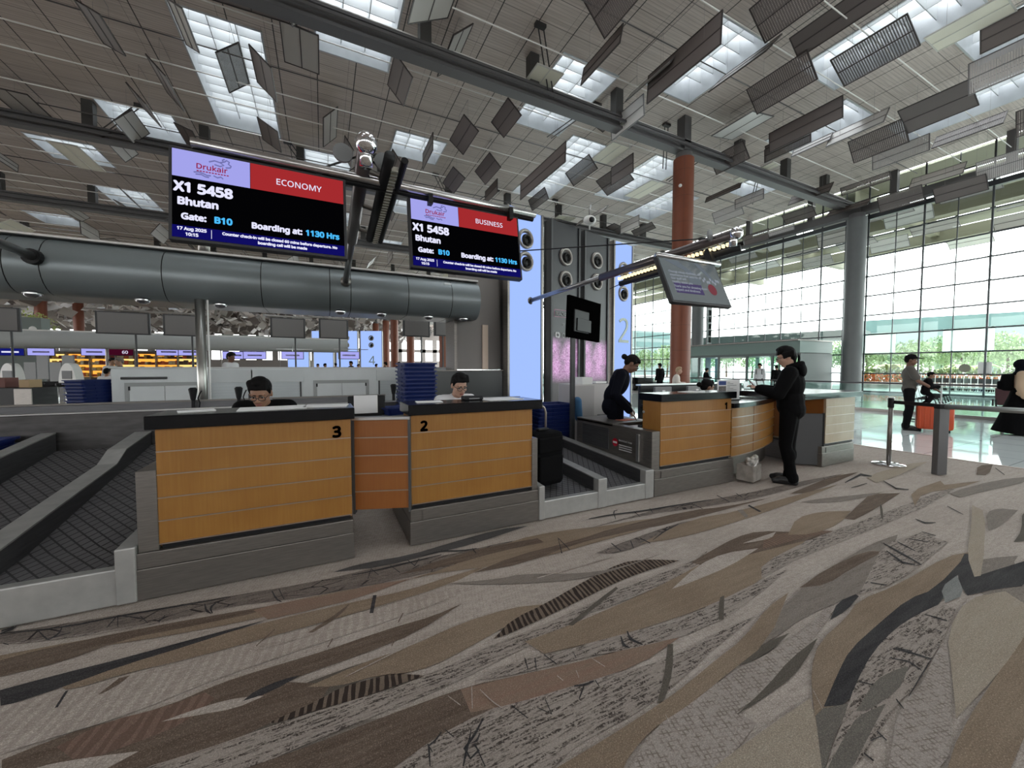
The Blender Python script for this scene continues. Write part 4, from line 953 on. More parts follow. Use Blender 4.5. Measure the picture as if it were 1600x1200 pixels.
# ================================================================ blue trays
tm = MB()
def tray_mesh():
    b = MB(); w0, w1, d0, d1, h = .27, .31, .185, .215, .115
    def ring(w_, d_, z, r_=.04):
        pts = []
        for cx, cy, a0 in ((w_ - r_, d_ - r_, 0), (-w_ + r_, d_ - r_, 90), (-w_ + r_, -d_ + r_, 180), (w_ - r_, -d_ + r_, 270)):
            for k_ in range(4): a = R(a0 + 30 * k_); pts.append((cx + r_ * math.cos(a), cy + r_ * math.sin(a), z))
        return [b.bm.verts.new(p) for p in pts]
    rs_ = [ring(w0, d0, 0), ring(w1 - .012, d1 - .012, h - .02), ring(w1 + .008, d1 + .008, h - .02), ring(w1 + .008, d1 + .008, h), ring(w1 - .018, d1 - .018, h), ring(w0 - .006, d0 - .006, .008)]
    for A, B in zip(rs_, rs_[1:]):
        for k_ in range(16): b.bm.faces.new((A[k_], A[(k_ + 1) % 16], B[(k_ + 1) % 16], B[k_]))
    b.bm.faces.new(list(reversed(rs_[0]))); b.bm.faces.new(rs_[-1])
    for sx in (-1, 1):
        b.box(-.07, .07, sx * (d1 - .02) - .012, sx * (d1 - .02) + .012, h - .055, h - .03)
    return b
tray0 = tray_mesh().build('tray', BLUE); first_tray = [True]
ORDN = ['bottom', 'second from bottom', 'third from bottom', 'fourth from bottom', 'fifth from bottom', 'sixth from bottom', 'seventh from bottom', 'eighth from bottom', 'ninth from bottom', 'tenth from bottom', 'eleventh from bottom', 'twelfth from bottom']
def stack(n, x, y, z, where, group, pitch=.062, rz=0.0, sc=1.0):
    for k_ in range(n):
        if first_tray[0]: o = tray0; first_tray[0] = False
        else: o = tray0.copy(); col.objects.link(o)
        o.location = (x + random.uniform(-.008, .008), y + random.uniform(-.01, .01), z + k_ * pitch); o.rotation_euler = (0, 0, rz + random.uniform(-.02, .02))
        o.scale = (sc, sc, sc)
        lab = 'blue tray, %s, in the stack %s' % ('topmost' if k_ == n - 1 else ORDN[k_], where)
        tag(o, lab, 'tray', group)
def stool(x, y, z, label):
    t = thing('tray_trolley', label, 'trolley', (x, y, 0))
    b = MB(); b.box(-.28, .28, -.19, .19, z - .03, z, .006); b.build('deck', BLACK, t)
    for sx in (-1, 1):
        for sy in (-1, 1):
            b = MB(); b.tube([(sx * .24, sy * .15, .0), (sx * .24, sy * .15, z - .03)], .015); b.build('leg', STEEL_D, t)
stack(8, 3.2, 5.15, .36, 'right of counter 2', 'trays right of counter 2', .06)
stool(3.2, 5.15, .36, 'low dark trolley under the blue trays right of counter 2')
stack(12, 1.14, 5.3, .83, 'behind the agent at counter 2', 'trays behind counter 2', .052, R(90))
stool(1.14, 5.3, .83, 'dark trolley under the tall tray stack behind counter 2')
stack(8, -3.16, 8.0, .84, 'left of the pale cabinets', 'trays by the cabinets', .05, R(64), .72)
stool(-3.19, 8.0, .84, 'dark trolley under the tray stack left of the pale cabinets')
conveyor('third dark baggage belt at the far left carrying a stack of blue trays', -3.3, -2.58, LP, .23)
stack(3, -2.9, 5.2, .545, 'on the far left belt', 'trays at the left edge', .06, R(90))
b = tray0.copy(); col.objects.link(b); b.location = (.78, 4.5, .93); b.rotation_euler = (0, 0, .3); b.scale = (.7, .7, .7); tag(b, 'small blue plastic tray lying alone behind the infill panel, left of counter 2', 'tray')
t = thing('side_shelf', 'low grey shelf behind the infill panel holding one small blue tray', 'shelf', (.55, 4.55, 0))
b = MB(); b.box(-.3, .42, -.25, .2, .9, .93, .004); b.build('top', MGREY, t); b = MB(); b.box(-.28, .4, -.22, .18, .0, .9); b.build('carcass', DGREY, t)
# ================================================================ black suitcase on the belt
t = thing('suitcase', 'upright black soft suitcase with raised handle on the belt beside counter 2', 'suitcase', (2.08, 3.50, .184), R(8))
b = MB(); b.box(-.2, .2, -.13, .13, .03, .6, .05); b.build('body', mat('black_nylon', (.003, .003, .0035), .9, bump=.2, bs=90, spec=.1), t, True, ang=40)
b = MB(); b.box(-.16, .16, -.165, -.125, .08, .36, .03); b.box(-.16, .16, -.155, -.125, .39, .55, .025); b.build('pocket', mat('black_nylon_pocket', (.0035, .0035, .004), .9, spec=.1), t)
b = MB(); b.tube([(-.09, .09, .58), (-.09, .09, .80), (-.07, .09, .84), (-.03, .09, .86), (.05, .09, .86), (.10, .09, .83), (.12, .09, .78), (.12, .09, .58)], .012); b.build('handle', mat('handle_grey', (.35, .30, .27), .4, .4), t, True)
b = MB(); b.box(-.07, .07, -.03, .03, .6, .63, .012); b.build('grip', BLACK, t)
for sx in (-1, 1): b = MB(); b.tube([(sx * .15 - .02, .08, .036), (sx * .15 + .02, .08, .036)], .035, 14); b.build('wheel', BLACK, t)
# ================================================================ rear cabinets, bulkhead, poles
t = thing('rear_cabinet', 'long pale grey back-wall cabinet with double doors and shutters behind the counters', 'cabinet', (-.3, 8.0, 0))
b = MB(); b.box(-2.62, 2.75, 0, .5, 0, 1.44, .006); b.build('carcass', LGREY, t)
b = MB(); b.box(-2.64, 2.77, -.02, .52, 1.44, 1.465, .004); b.build('top', mat('cabinet_top', (.66, .68, .68), .4), t)
def cab_doors(xc, w_):
    b = MB(); b.box(xc - w_ / 2 - .06, xc + w_ / 2 + .06, -.018, 0, .3, 1.22, .003); fr2 = b.build('door_frame', mat('frame_grey', (.36, .38, .38), .5), t)
    for s in (-1, 1):
        b = MB(); b.box(xc + (0.004 if s > 0 else -w_ / 2), xc + (w_ / 2 if s > 0 else -.004), -.03, -.018, .33, 1.16, .003); d_ = b.build('door', LGREY, t)
        b = MB(); b.ell((xc + s * .025, -.035, .86), .012); b.build('knob', BLACK, d_)
        b = MB()
        for z in (.5, 1.1): b.box(xc + s * w_ / 2 - .012, xc + s * w_ / 2 + .012, -.036, -.03, z, z + .06)
        b.build('hinge', BLACK, d_)
def shutter(xc, w_):
    b = MB()
    for i in range(17): z = .35 + i * .05; b.box(xc - w_ / 2, xc + w_ / 2, -.012 - .006 * (i % 2), 0, z, z + .046)
    b.build('shutter', mat('shutter_grey', (.56, .61, .63), .5), t)
    b = MB(); b.box(xc - w_ / 2 - .05, xc + w_ / 2 + .05, -.04, 0, 1.2, 1.42, .004); b.build('shutter_box', mat('shutter_box_grey', (.60, .64, .65), .5), t)
    for s in (-1, 1): b = MB(); b.box(xc + s * w_ / 2 - .012, xc + s * w_ / 2 + .012, -.03, 0, .3, 1.2); b.build('guide_rail', DGREY, t)
cab_doors(-1.98, .85); shutter(-1.12, .55); shutter(-.42, .7); cab_doors(.62, .85); shutter(1.72, .85)
b = MB(); b.tube([(-2.5, -.02, 1.29), (-1.95, -.02, 1.29)], .02); b.build('rail', STEEL_D, t)
def scanner(x, y, z, label):
    t = thing('scanner', label, 'scanner', (x, y, z))
    b = MB(); b.lathe([(.05, 0), (.05, .012), (.012, .02)], seg=16); b.build('foot', BLACK, t)
    b = MB(); b.lathe([(.022, .0), (.022, .1), (.03, .12), (.045, .22), (.05, .25), (.03, .27)], (0, 0, .015), 14); b.build('head', BLACK, t)
    b = MB(); b.tube([(.06, 0, .01), (.07, 0, .08), (.05, 0, .14), (.07, 0, .2), (.09, 0, .24)], .008, 8); b.build('gooseneck', BLACK, t)
scanner(-1.55, 6.42, .905, 'black gooseneck scanner stand left of the tall steel pole'); scanner(-1.05, 6.42, .905, 'black cup-shaped scanner between the steel pole and the glasses-wearing agent'); scanner(1.02, 6.42, .905, 'black scanner left of the tall blue tray stack behind the counters')
# curved overhead bulkhead
t = thing('overhead_bulkhead', 'long rounded grey metal bulkhead spanning above the counters', 'bulkhead', (-2.5, 6.8, 0))
prof = []
for i in range(15):
    a = R(-100 + 200 * i / 14); prof.append((-.30 * math.cos(a) + .1, 2.70 + .345 * math.sin(a)))
prof += [(.75, 3.06), (.75, 2.36)]
seams = [-8, -6.4, -4.8, -3.2, -.95, .08, .62, 1.62, 2.12, 2.4, 3.12, 3.95, 4.5, 5.1]
bx0 = -8.0
segs = [(-8, -5.2), (-5.2, -3.5), (-3.5, -.80), (-.80, -.50), (-.50, .62), (.62, 1.72), (1.72, 2.62), (2.62, 2.92), (2.92, 3.82), (3.82, 4.58), (4.58, 5.12)]
for a_, b_ in segs:
    b = MB(); b.prism([(a_ + .006, y, z) for y, z in prof], (b_ - a_ - .012, 0, 0)); b.build('casing', DUCT, t, True, ang=25)
b = MB(); b.prism([(-8, y * .985, 2.7 + (z - 2.7) * .985) for y, z in prof], (13.1, 0, 0)); b.build('core', BLACK, t)
b = MB(); b.box(-8, 5.12, -.06, .1, 3.04, 3.075, .008); b.build('top_rail', mat('bulkhead_rail', (.5, .48, .47), .35, .6), t)
for x in (-3.3, -.66, .36, 1.2, 2.77, 3.4, 4.2, 4.85):
    b = MB(); b.ell((x, .02, 2.35), (.075, .075, .05)); dm = b.build('dome_camera', mat('dome_%d' % int(x * 100), (.3, .3, .32), .1, .8), t, True)
    b = MB(); b.lathe([(.085, 2.345), (.085, 2.36)], (x, .02, 0), 18); b.build('dome_ring', STEEL_L, dm)
b = MB(); b.box(4.42, 4.55, -.225, -.21, 2.9, 2.935); b.build('label_plate', LGREY, t)
t = thing('support_pole', 'tall round steel pole standing behind counter 3 up to the bulkhead', 'pole', (-1.42, 6.28, 0))
t.location = (-1.52, 6.75, 0)
b = MB(); b.tube([(0, 0, .0), (0, 0, 2.4)], .058, 20); b.build('shaft', mat('pole_steel', (.33, .33, .31), .3, .9), t, True); b = MB(); b.lathe([(.09, 0), (.09, .03)], seg=20); b.build('base_flange', STEEL, t)
b = MB(); b.tube([(.085, 0, .9), (.085, 0, 2.4)], .012, 8); b.build('cable_pipe', WHITE, t)
t = thing('support_pole', 'steel pole rising above the bulkhead behind the ECONOMY screen', 'pole', (-1.55, 7.2, 0))
b = MB(); b.tube([(0, 0, 3.05), (0, 0, 3.5)], .07, 16); b.build('shaft', STEEL, t, True)
# grey wall block and tall panel at the end of the bulkhead
t = thing('end_wall', 'dark grey metal wall block where the bulkhead ends, left of the blue panels', 'wall block', (2.72, 7.0, 0))
GW = mat('end_wall_grey', (.20, .185, .175), .5, .3, var=.05, vs_=1)
b = MB(); b.box(-.42, .62, .12, .6, 1.42, 3.9, .004); b.build('body', GW, t)
b = MB(); b.box(.12, .24, .09, .12, 1.42, 2.3); b.build('painted_glow_strip', mat('painted_warm_glow', (.62, .50, .40), .5), t)  # the strip's warm glow is painted as pale colour; it emits nothing
b = MB(); b.box(-.47, -.42, .05, .62, 0, 2.4); b.build('corner_post', STEEL, t)
t = thing('low_partition', 'dark glossy low partition behind the agent at counter 2', 'partition', (2.3, 6.9, 0))
b = MB(); b.box(-.75, .88, 0, .06, 0, 1.39, .004); b.build('panel', mat('smoke_panel', (.055, .06, .06), .3), t); b = MB(); b.box(-.77, .9, -.01, .07, 1.39, 1.41, .003); b.build('cap', STEEL, t)
# ================================================================ tall light panels
PBLUE = emat('panel_blue_light', (.36, .52, 1.0), .62); PBLUE2 = emat('panel_blue_light_lower', (.36, .54, 1.0), .60)
SPK = mat('speaker_ring', (.30, .28, .26), .35, .5); HOLE = mat('speaker_hole', (.008, .008, .008), .6)
AD = mat('ad_dark', (.02, .022, .026), .35)
def ad_mat(nm, seed):
    m = mat(nm, (.03, .03, .035), .4); k = NT(m); s = k.sep(k.xyz()); n_ = k.noise(k.xyz(), 26 + seed, 4); n2 = k.noise(k.xyz((1, 1, 1)), 2.3, 2)
    up = k.ramp(s[2], 1.1, 1.35); dn = k.ramp(s[2], 2.15, 1.95); g = k.math('MULTIPLY', k.math('MULTIPLY', up, dn), k.ramp(n2, .25, .55))
    c = k.mix(g, k.mix(k.ramp(s[2], .6, 2.4), (.07, .066, .068), (.007, .008, .010)), k.mix(k.ramp(n_, .35, .65), (.30, .10, .28), (.62, .36, .60)))
    k.l(c, k.b.inputs['Base Color']); k.l(c, k.b.inputs['Emission Color']); k.b.inputs['Emission Strength'].default_value = .22; return m
def light_panel(label, x0, x1, y0, y1, top, kind, digit=None, zs=(3.75, 3.15), extra=None, num_z=2.1, sc=1.0):
    L_ = math.hypot(x1 - x0, y1 - y0); t = thing('light_panel', label, 'light panel', (x0, y0, 0), math.atan2(y1 - y0, x1 - x0))
    b = MB(); b.box(0, L_, 0, .12, .1, top, .003); b.build('face', PBLUE if kind == 'blue' else extra, t)
    b = MB(); b.box(-.05, 0, -.03, .2, 0, top + .0); b.box(L_, L_ + .05, -.03, .2, 0, top); b.box(0, L_, -.02, .2, 0, .1); b.build('frame', DGREY if kind != 'blue' else STEEL, t)
    b = MB(); b.box(-.05, L_ + .05, .12, .2, .1, top); b.build('back', DGREY, t)
    for z in zs:
        r_ = .2 * sc
        b = MB(); b.lathe([(r_, .0), (r_, .03), (r_ * .86, .055), (r_ * .72, .03), (r_ * .6, .0)], (0, 0, 0), 28, caps=False); b.xf(Matrix.Translation((L_ / 2, 0, z)) @ Matrix.Rotation(R(90), 4, 'X')); sp_ = b.build('speaker', SPK, t, True)
        b = MB(); b.lathe([(r_ * .62, .0), (r_ * .62, .006)], (0, 0, 0), 28); b.lathe([(r_ * .40, .006), (r_ * .52, .03), (r_ * .45, .05), (r_ * .38, .03)], (0, 0, 0), 24, caps=False); b.xf(Matrix.Translation((L_ / 2 + .03, -.002, z - .02)) @ Matrix.Rotation(R(90), 4, 'X')); b.build('cone', [HOLE], sp_, True)
    if digit: text(digit, 1.0 * sc, mat('digit_green_%s' % digit, (.34, .42, .36), .4), 'digit', t, (L_ / 2 + .04 * sc, -.012, num_z), align='CENTER', ext=.01)
    return t, L_
def seg(px0, px1):  # point on the panel line for a fraction of its length
    a, b_ = (3.30, 6.85), (7.35, 7.75)
    return (a[0] + (b_[0] - a[0]) * px0, a[1] + (b_[1] - a[1]) * px0, a[0] + (b_[0] - a[0]) * px1, a[1] + (b_[1] - a[1]) * px1)
def lp(label, u0, u1, kind, **kw):
    x0, y0, x1, y1 = seg(u0, u1); return light_panel(label, x0, x1, y0, y1, 4.62, kind, **kw)
lp('tall glowing blue panel with two round nozzles, left end, behind the BUSINESS screen', .0, .205, 'blue', zs=(4.05, 3.6))
ta, La = lp('tall dark advertising panel with pink spray, left of the black monitor pole', .285, .485, 'dark', extra=ad_mat('ad_spray', 0), zs=(3.9, 3.4))
lp('tall dark advertising panel with pink spray, behind the black monitor', .545, .74, 'dark', extra=ad_mat('ad_spray_two', 5), zs=(4.0, 3.5))
lp('tall glowing blue panel bearing a large number 2', .81, .985, 'blue', digit='2', zs=(3.95, 3.35), num_z=2.1)
text('BLACKPINK', .115, PAPER, 'ad_title', ta, (.10, -.008, 2.60), bold=.002)
b = MB()
for z in (2.565, 2.715): b.box(.07, .80, -.008, 0, z, z + .008)
b.box(.07, .078, -.008, 0, 2.565, 2.715); b.build('title_frame', mat('title_pink', (.7, .3, .45), .5), ta)
text('x', .10, PAPER, 'ad_text', ta, (.33, -.008, 2.38), bold=.002); text('CHANGI', .15, PAPER, 'ad_logo_text', ta, (.30, -.008, 2.12), bold=.003)
b = MB()
for a in (0, 40, -40): b.tube([(.17 + .07 * math.cos(R(q)) * math.cos(R(a)) - .03 * math.sin(R(q)) * math.sin(R(a)), -.006, 2.17 + .07 * math.cos(R(q)) * math.sin(R(a)) + .045 * math.sin(R(q)) * math.cos(R(a))) for q in range(0, 360, 24)], .010, 6, closed=True)
b.build('ad_logo', PAPER, ta)
# ================================================================ monitor on a pole, grey cupboard, chair
t = thing('monitor_stand', 'black monitor seen from behind on a slim pole in front of the dark advertising panels', 'monitor', (3.26, 4.62, 0)); t.location = (3.45, 4.9, 0)
b = MB(); b.box(-.035, .035, -.025, .025, .0, 2.2, .004); b.build('pole', DGREY, t)
b = MB(); b.box(-.2, .2, -.2, .2, .0, .02, .004); b.build('base_plate', STEEL_D, t)
MR = Matrix.Translation((.28, .06, 2.22)) @ Matrix.Rotation(R(18), 4, 'Z') @ Matrix.Rotation(R(3), 4, 'Y')
b = MB(); b.box(-.46, .40, -.03, .03, -.33, .30, .01, M=MR); b.build('housing', NUMM, t)
b = MB(); b.box(-.36, .02, -.06, -.03, -.24, .1, .01, M=MR); b.box(-.30, .06, -.075, -.03, -.22, -.03, .004, M=MR); b.build('bracket', BLACK, t)
b = MB(); b.box(.37, .40, -.035, .035, -.33, .30, M=MR); b.build('bezel', DGREY, t)
t = thing('cupboard', 'pale grey metal cupboard beside the slim monitor pole', 'cupboard', (3.98, 5.3, 0))
b = MB(); b.box(-.2, .58, 0, .5, 0, 1.17, .005); b.build('carcass', mat('cupboard_grey', (.50, .48, .47), .5), t)
b = MB(); b.box(-.205, .2, -.012, 0, .04, 1.15, .003); d_ = b.build('door', mat('cupboard_door', (.38, .36, .355), .5), t)
b = MB(); b.box(-.06, .16, -.012, .2, 1.17, 1.29, .003); b.build('leaflet_holder', WHITE, t)
t = thing('card_box', 'small white box with printed side standing on the pale grey cupboard', 'box', (4.55, 5.45, 0)); t.location = (4.42, 5.5, 1.18)
b = MB(); b.box(-.12, .12, -.1, .1, 0, .03, .003); b.build('body', WHITE, t)
t = thing('office_chair', 'blue upholstered office chair behind the standing agent', 'chair', (3.78, 4.78, 0), R(65))
FABB = mat('chair_blue', (.035, .12, .24), .85, bump=.2, bs=200)
b = MB(); b.box(-.23, .23, -.22, .22, .44, .53, .04); b.build('seat', FABB, t, True, ang=50)
b = MB(); b.cap((0, .24, .66), .05, (0, .26, .95), .05); b.bm.verts.ensure_lookup_table(); b.xf(Matrix.Diagonal((3.6, 1, 1, 1))); b.build('backrest', FABB, t, True)
b = MB(); b.tube([(0, 0, .08), (0, 0, .44)], .028); b.box(-.02, .02, .18, .26, .42, .7); b.build('column', BLACK, t)
for i in range(5):
    a = R(72 * i); b = MB(); b.tube([(0, 0, .1), (.27 * math.cos(a), .27 * math.sin(a), .07)], [.025, .016], 8); lg = b.build('leg', BLACK, t)
    b = MB(); b.ell((.27 * math.cos(a), .27 * math.sin(a), .028), .028, u=10, v=8); b.build('caster', BLACK, lg)
t = thing('waste_bin', 'black bin between the pale cupboard and the blue chair', 'bin', (3.98, 5.02, 0)); t.location = (4.3, 5.05, 0)
b = MB(); b.box(-.14, .14, -.14, .14, .01, .66, .01); b.build('body', BLACK, t)
t = thing('card_terminal', 'small black card terminal on the black bin by the blue chair', 'terminal', (4.3, 5.02, .66))
b = MB(); b.box(-.05, .05, -.03, .03, 0, .16, .01); b.build('body', DGREY, t); b = MB(); b.box(-.035, .035, -.034, -.03, .08, .14); b.build('screen', MGREY, t)
# ================================================================ hanging information screens
SB = emat('screen_black', (.002, .002, .003), .3); SLAV = emat('screen_lavender', (.42, .42, .95), .52); SRED = emat('screen_red', (.40, .026, .03), .55)
SNAVY = emat('screen_navy', (.006, .005, .14), .5); SWHT = emat('screen_white', (.80, .80, 1.0), .6); SCYAN = emat('screen_cyan', (.07, .50, .95), .6)
SCRIM = emat('screen_crimson', (.35, .01, .06), .5); SVIO = emat('screen_violet_grey', (.20, .20, .50), .5)
FRAME = mat('screen_frame', (.03, .03, .033), .4)
def info_screen(label, cls, cx, cy, cz, tilt, w_=1.16, h_=.70, rz=0.0):
    t = thing('information_screen', label, 'screen', (cx, cy, cz), rz); t.rotation_euler = (-tilt, 0, rz)
    hw, hh = w_ / 2, h_ / 2
    b = MB(); b.box(-hw, hw, 0, .07, -hh, hh, .006); b.build('housing', FRAME, t)
    b = MB(); b.box(-hw + .022, hw - .022, -.003, .0, -hh + .022, hh - .022); sc = b.build('display', SB, t)
    iw, ih = w_ - .044, h_ - .044
    U = lambda u: -iw / 2 + iw * u
    V = lambda v: ih / 2 - ih * v
    def rect(u0, u1, v0, v1, m, n, y=-.0045): b = MB(); b.box(U(u0), U(u1), y, y + .001, V(v1), V(v0)); return b.build(n, m, sc)
    rect(0, .415, 0, .31, SLAV, 'airline_field'); rect(.418, 1, 0, .31, SRED, 'class_field'); rect(0, 1, .865, 1, SNAVY, 'footer_field'); rect(.2, .203, .88, .98, SWHT, 'footer_divider', -.0055)
    T = lambda s, size, m, u, v, bold=.0, align='LEFT', n='lettering', sx=1.0: text(s, size * ih, m, n, sc, (U(u), -.006, V(v)), bold=bold, align=align, ext=.0006, sx=sx)
    T(cls, .115, SWHT, .71, .205, align='CENTER', bold=.0004)
    T('X1 5458', .165, SWHT, .01, .475, bold=.0056); T('Bhutan', .125, SWHT, .025, .625, bold=.0042); T('Gate:', .105, SWHT, .045, .79, bold=.0036); T('B10', .110, SCYAN, .215, .79, bold=.0036)
    T('Boarding at:', .105, SWHT, .42, .79, bold=.0036); T('1130 Hrs', .105, SCYAN, .745, .79, bold=.0036)
    T('17 Aug 2025', .052, SWHT, .10, .915, bold=.0018, align='CENTER'); T('10:15', .052, SWHT, .10, .975, bold=.0018, align='CENTER')
    T('Counter check-in will be closed 60 mins before departure. No', .047, SWHT, .605, .918, bold=.0018, align='CENTER', sx=1.02); T('boarding call will be made', .047, SWHT, .605, .975, bold=.0018, align='CENTER', sx=1.02)
    # airline mark: red lettering with a coiling grey-violet dragon above and clouds below
    T('Drukair', .095, SCRIM, .205, .185, bold=.001, align='CENTER', n='airline_lettering')
    b = MB(); P_ = lambda u, v: (U(u), -.0055, V(v))
    for cv in ([(.19, .085), (.22, .06), (.25, .07), (.27, .095), (.25, .115), (.22, .105)], [(.25, .07), (.275, .05), (.285, .03), (.30, .045), (.295, .07), (.31, .09), (.305, .11), (.28, .12)], [(.27, .06), (.262, .035), (.275, .02)], [(.11, .235), (.135, .225), (.16, .235), (.18, .25), (.2, .245)], [(.12, .255), (.15, .25), (.17, .268), (.19, .27)], [(.215, .24), (.235, .255), (.255, .24), (.265, .26)]):
        b.tube([P_(*p) for p in cv], .005, 6)
    b.build('airline_dragon_mark', SVIO, sc)
    b = MB()
    for i in range(11): b.box(U(.125 + .016 * i), U(.136 + .016 * i), -.0055, -.0045, V(.216), V(.204))
    b.build('airline_subline', SCRIM, sc)
    return t
info_screen('black flight screen headed ECONOMY hanging over counter 3, left of the two', 'ECONOMY', -.385, 3.62, 2.72, R(6), 1.18, .70)
info_screen('black flight screen headed BUSINESS hanging over counter 2, right of the two', 'BUSINESS', 1.335, 3.70, 2.73, R(9), 1.17, .70)
# rail they hang from, with brackets
t = thing('hanging_rail', 'long polished round rail carrying the ECONOMY and BUSINESS screens', 'rail', (.5, 3.64, 3.13))
b = MB(); b.tube([(-1.34, 0, -.02), (1.62, .10, 0)], .035, 16); b.build('tube', mat('rail_steel', (.5, .49, .48), .25, .9), t, True)
b = MB(); b.tube([(-1.34, .05, -.05), (1.62, .15, -.03)], .028, 12); b.build('channel', BLACK, t)
for x in (-1.2, -.5, .45, 1.3):
    b = MB(); b.box(x - .02, x + .02, .03, .1, -.12, .0); b.build('bracket', BLACK, t)
LAMPM = emat('lamp_glow', (1.0, .78, .42), 1.1)
def grille(y0, y1, x0, x1, z, n):
    b = MB()
    for i in range(n): y = y0 + (y1 - y0) * i / n; b.box(x0, x1, y, y + (y1 - y0) / n * .55, z - .02, z + .02)
    return b
def boom(label, x, yb, zb, y1, z1, lit, side):
    """arm from the bulkhead toward the hall, chrome elbow at its end, light trough alongside"""
    t = thing('lamp_boom', label, 'lamp arm', (x, yb, zb)); dy, dz = y1 - yb, z1 - zb
    q = lambda f, dx=0, dzz=0: (dx, dy * f, dz * f + dzz)
    b = MB(); b.tube([q(0), q(.5)], .042, 16); b.build('arm_tube', mat('boom_tube_%d' % lit, (.28, .28, .29), .3, .8), t, True)
    b = MB(); b.tube([q(.45), q(1.0)], .062, 16); b.build('sleeve', mat('boom_sleeve_%d' % lit, (.10, .085, .085), .35, .6), t, True)
    b = MB(); b.ell(q(1.0, 0, .0), (.085, .085, .085)); b.tube([q(.99), q(.99, 0, -.16)], .05, 16); b.build('chrome_elbow', CHROME, t, True)
    b = MB(); b.tube([(0, .03, 0), (0, -.03, -.0)], .075, 18); b.build('wall_rosette', STEEL, t, True)
    for f in (.56, .72, .9):
        b = MB(); b.tube([q(f, 0), q(f, .18 * side, -.04)], .024, 10); b.build('strut', STEEL, t)
    b = MB(); b.tube([q(.52, .18 * side, -.05 - .10 * lit), q(1.0, .18 * side, -.05 - .10 * lit)], .045, 12); b.build('light_trough', BLACK, t, True)
    b = MB(); n = 30
    for i in range(n):
        f = .53 + .45 * i / n
        c = Vector(q(f, .10 * side if lit else .235 * side, -.085)); b.box(c.x - .028, c.x + .028, c.y - .014, c.y + .014, c.z - .02, c.z + .02)
    b.build('light_louvre', LAMPM if lit else mat('louvre_metal', (.6, .58, .5), .25, .9), t)
    b = MB(); b.tube([q(.52, .30 * side, -.06), q(1.0, .30 * side, -.06)], .03, 10); b.build('trough_edge', BLACK, t)
    for sx in (-1, 1):
        b = MB(); b.lathe([(.075, -.012), (.075, .012)], seg=20); b.xf(Matrix.Translation(q(.93, sx * .16, .03)) @ Matrix.Rotation(R(90), 4, 'X')); b.build('end_disc', MGREY, t)
    for sx in (-1, 1):
        b = MB(); b.tube([q(.96), (sx * 2.0, dy * .15, dz * .2 + .35)], .009, 6); b.build('stay_cable', BLACK, t)
    return t
boom('grey lamp boom from the bulkhead ending in a chrome elbow between the two screens', .34, 6.50, 2.78, 3.30, 3.22, 0, 1)
boom('lamp boom with lit amber louvre reaching from the blue panel to the grey screen', 3.85, 7.0, 2.83, 3.15, 3.22, 1, 1).rotation_euler = (0, 0, R(16))
t = thing('lamp_boom', 'pale boom tube entering the bulkhead at the left picture edge', 'lamp arm', (-3.02, 6.55, 2.75))
b = MB(); b.tube([(0, 0, 0), (-.45, -1.6, .25)], .05, 14); b.build('arm_tube', STEEL_L, t, True); b = MB(); b.tube([(0, .04, 0), (-.01, -.02, .0)], .09, 16); b.build('wall_rosette', BLACK, t)
# third screen, over counter 1, washed out
t = thing('information_screen', 'washed-out grey screen tilted above counter 1 beside the orange column', 'screen', (4.33, 3.45, 2.56)); t.rotation_euler = (-R(24), 0, R(-2))
GS = mat('screen_grey_glass', (.07, .08, .085), .12, spec=.6, emit=(.20, .24, .26), es=.16)
b = MB(); b.box(-.53, .53, 0, .06, -.34, .34, .006); b.build('housing', FRAME, t); b = MB(); b.box(-.505, .505, -.004, 0, -.315, .315); sc = b.build('display', GS, t)
G1 = emat('screen_grey_text', (.45, .50, .58), .35); G2 = emat('screen_violet_band', (.12, .10, .22), .35); G3 = emat('screen_coral', (.30, .08, .10), .35); G4 = emat('screen_pale_field', (.22, .26, .30), .35)
b = MB(); b.box(-.40, .08, -.006, -.004, -.20, -.05); b.build('text_band', G2, sc); b = MB(); b.box(-.10, .10, -.006, -.004, -.04, .05); b.build('pale_block', G4, sc)
b = MB(); b.poly([(-.45, -.0055, .30), (-.2, -.0055, .30), (.05, -.0055, .12), (-.05, -.0055, .12)], True); b.poly([(.1, -.0055, .30), (.2, -.0055, .30), (.40, -.0055, .02), (.33, -.0055, .02)], True); b.build('light_rays', G4, sc)
for i, s_ in enumerate(('Changi values kindness, an', 'experience that lasts for all', 'Our staff will', 'readily assist you', 'Thank you for showing them', 'respect and kindness')):
    text(s_, .050, G1, 'lettering', sc, (-.42, -.008, .10 - .052 * i - (.012 if i > 3 else 0)), bold=.0008, ext=.0006)
b = MB(); b.ell((.27, -.006, -.10), (.075, .002, .085)); b.build('coral_mark', G3, sc)
b = MB()
for k_ in range(9): b.ell((.16 + .035 * k_, -.006, .03 + .03 * math.sin(k_ * 1.9)), (.016, .002, .024))
b.build('crowd_marks', G1, sc)
b = MB(); b.tube([(-.50, .02, .37), (.66, .02, .37)], .034, 14); b.build('top_rail', STEEL_L, t, True)
b = MB(); b.box(.52, .60, .0, .09, .37, .62, .006); b.build('drop_bracket', BLACK, t)
# numbered pod-like floodlight above the dark panels
t = thing('security_camera', 'small white bracket camera above the dark advertising panels', 'camera', (5.55, 7.25, 4.62))
b = MB(); b.tube([(0, 0, 0), (0, 0, .45), (-.05, -.1, .5), (-.15, -.2, .35), (-.15, -.2, .2)], .02, 8); b.build('bracket', STEEL_L, t); b = MB(); b.ell((-.15, -.2, .12), (.15, .13, .10)); b.build('head', WHITE, t, True); b = MB(); b.ell((-.17, -.3, .1), (.07, .05, .06)); b.build('lens', BLACK, t, True)
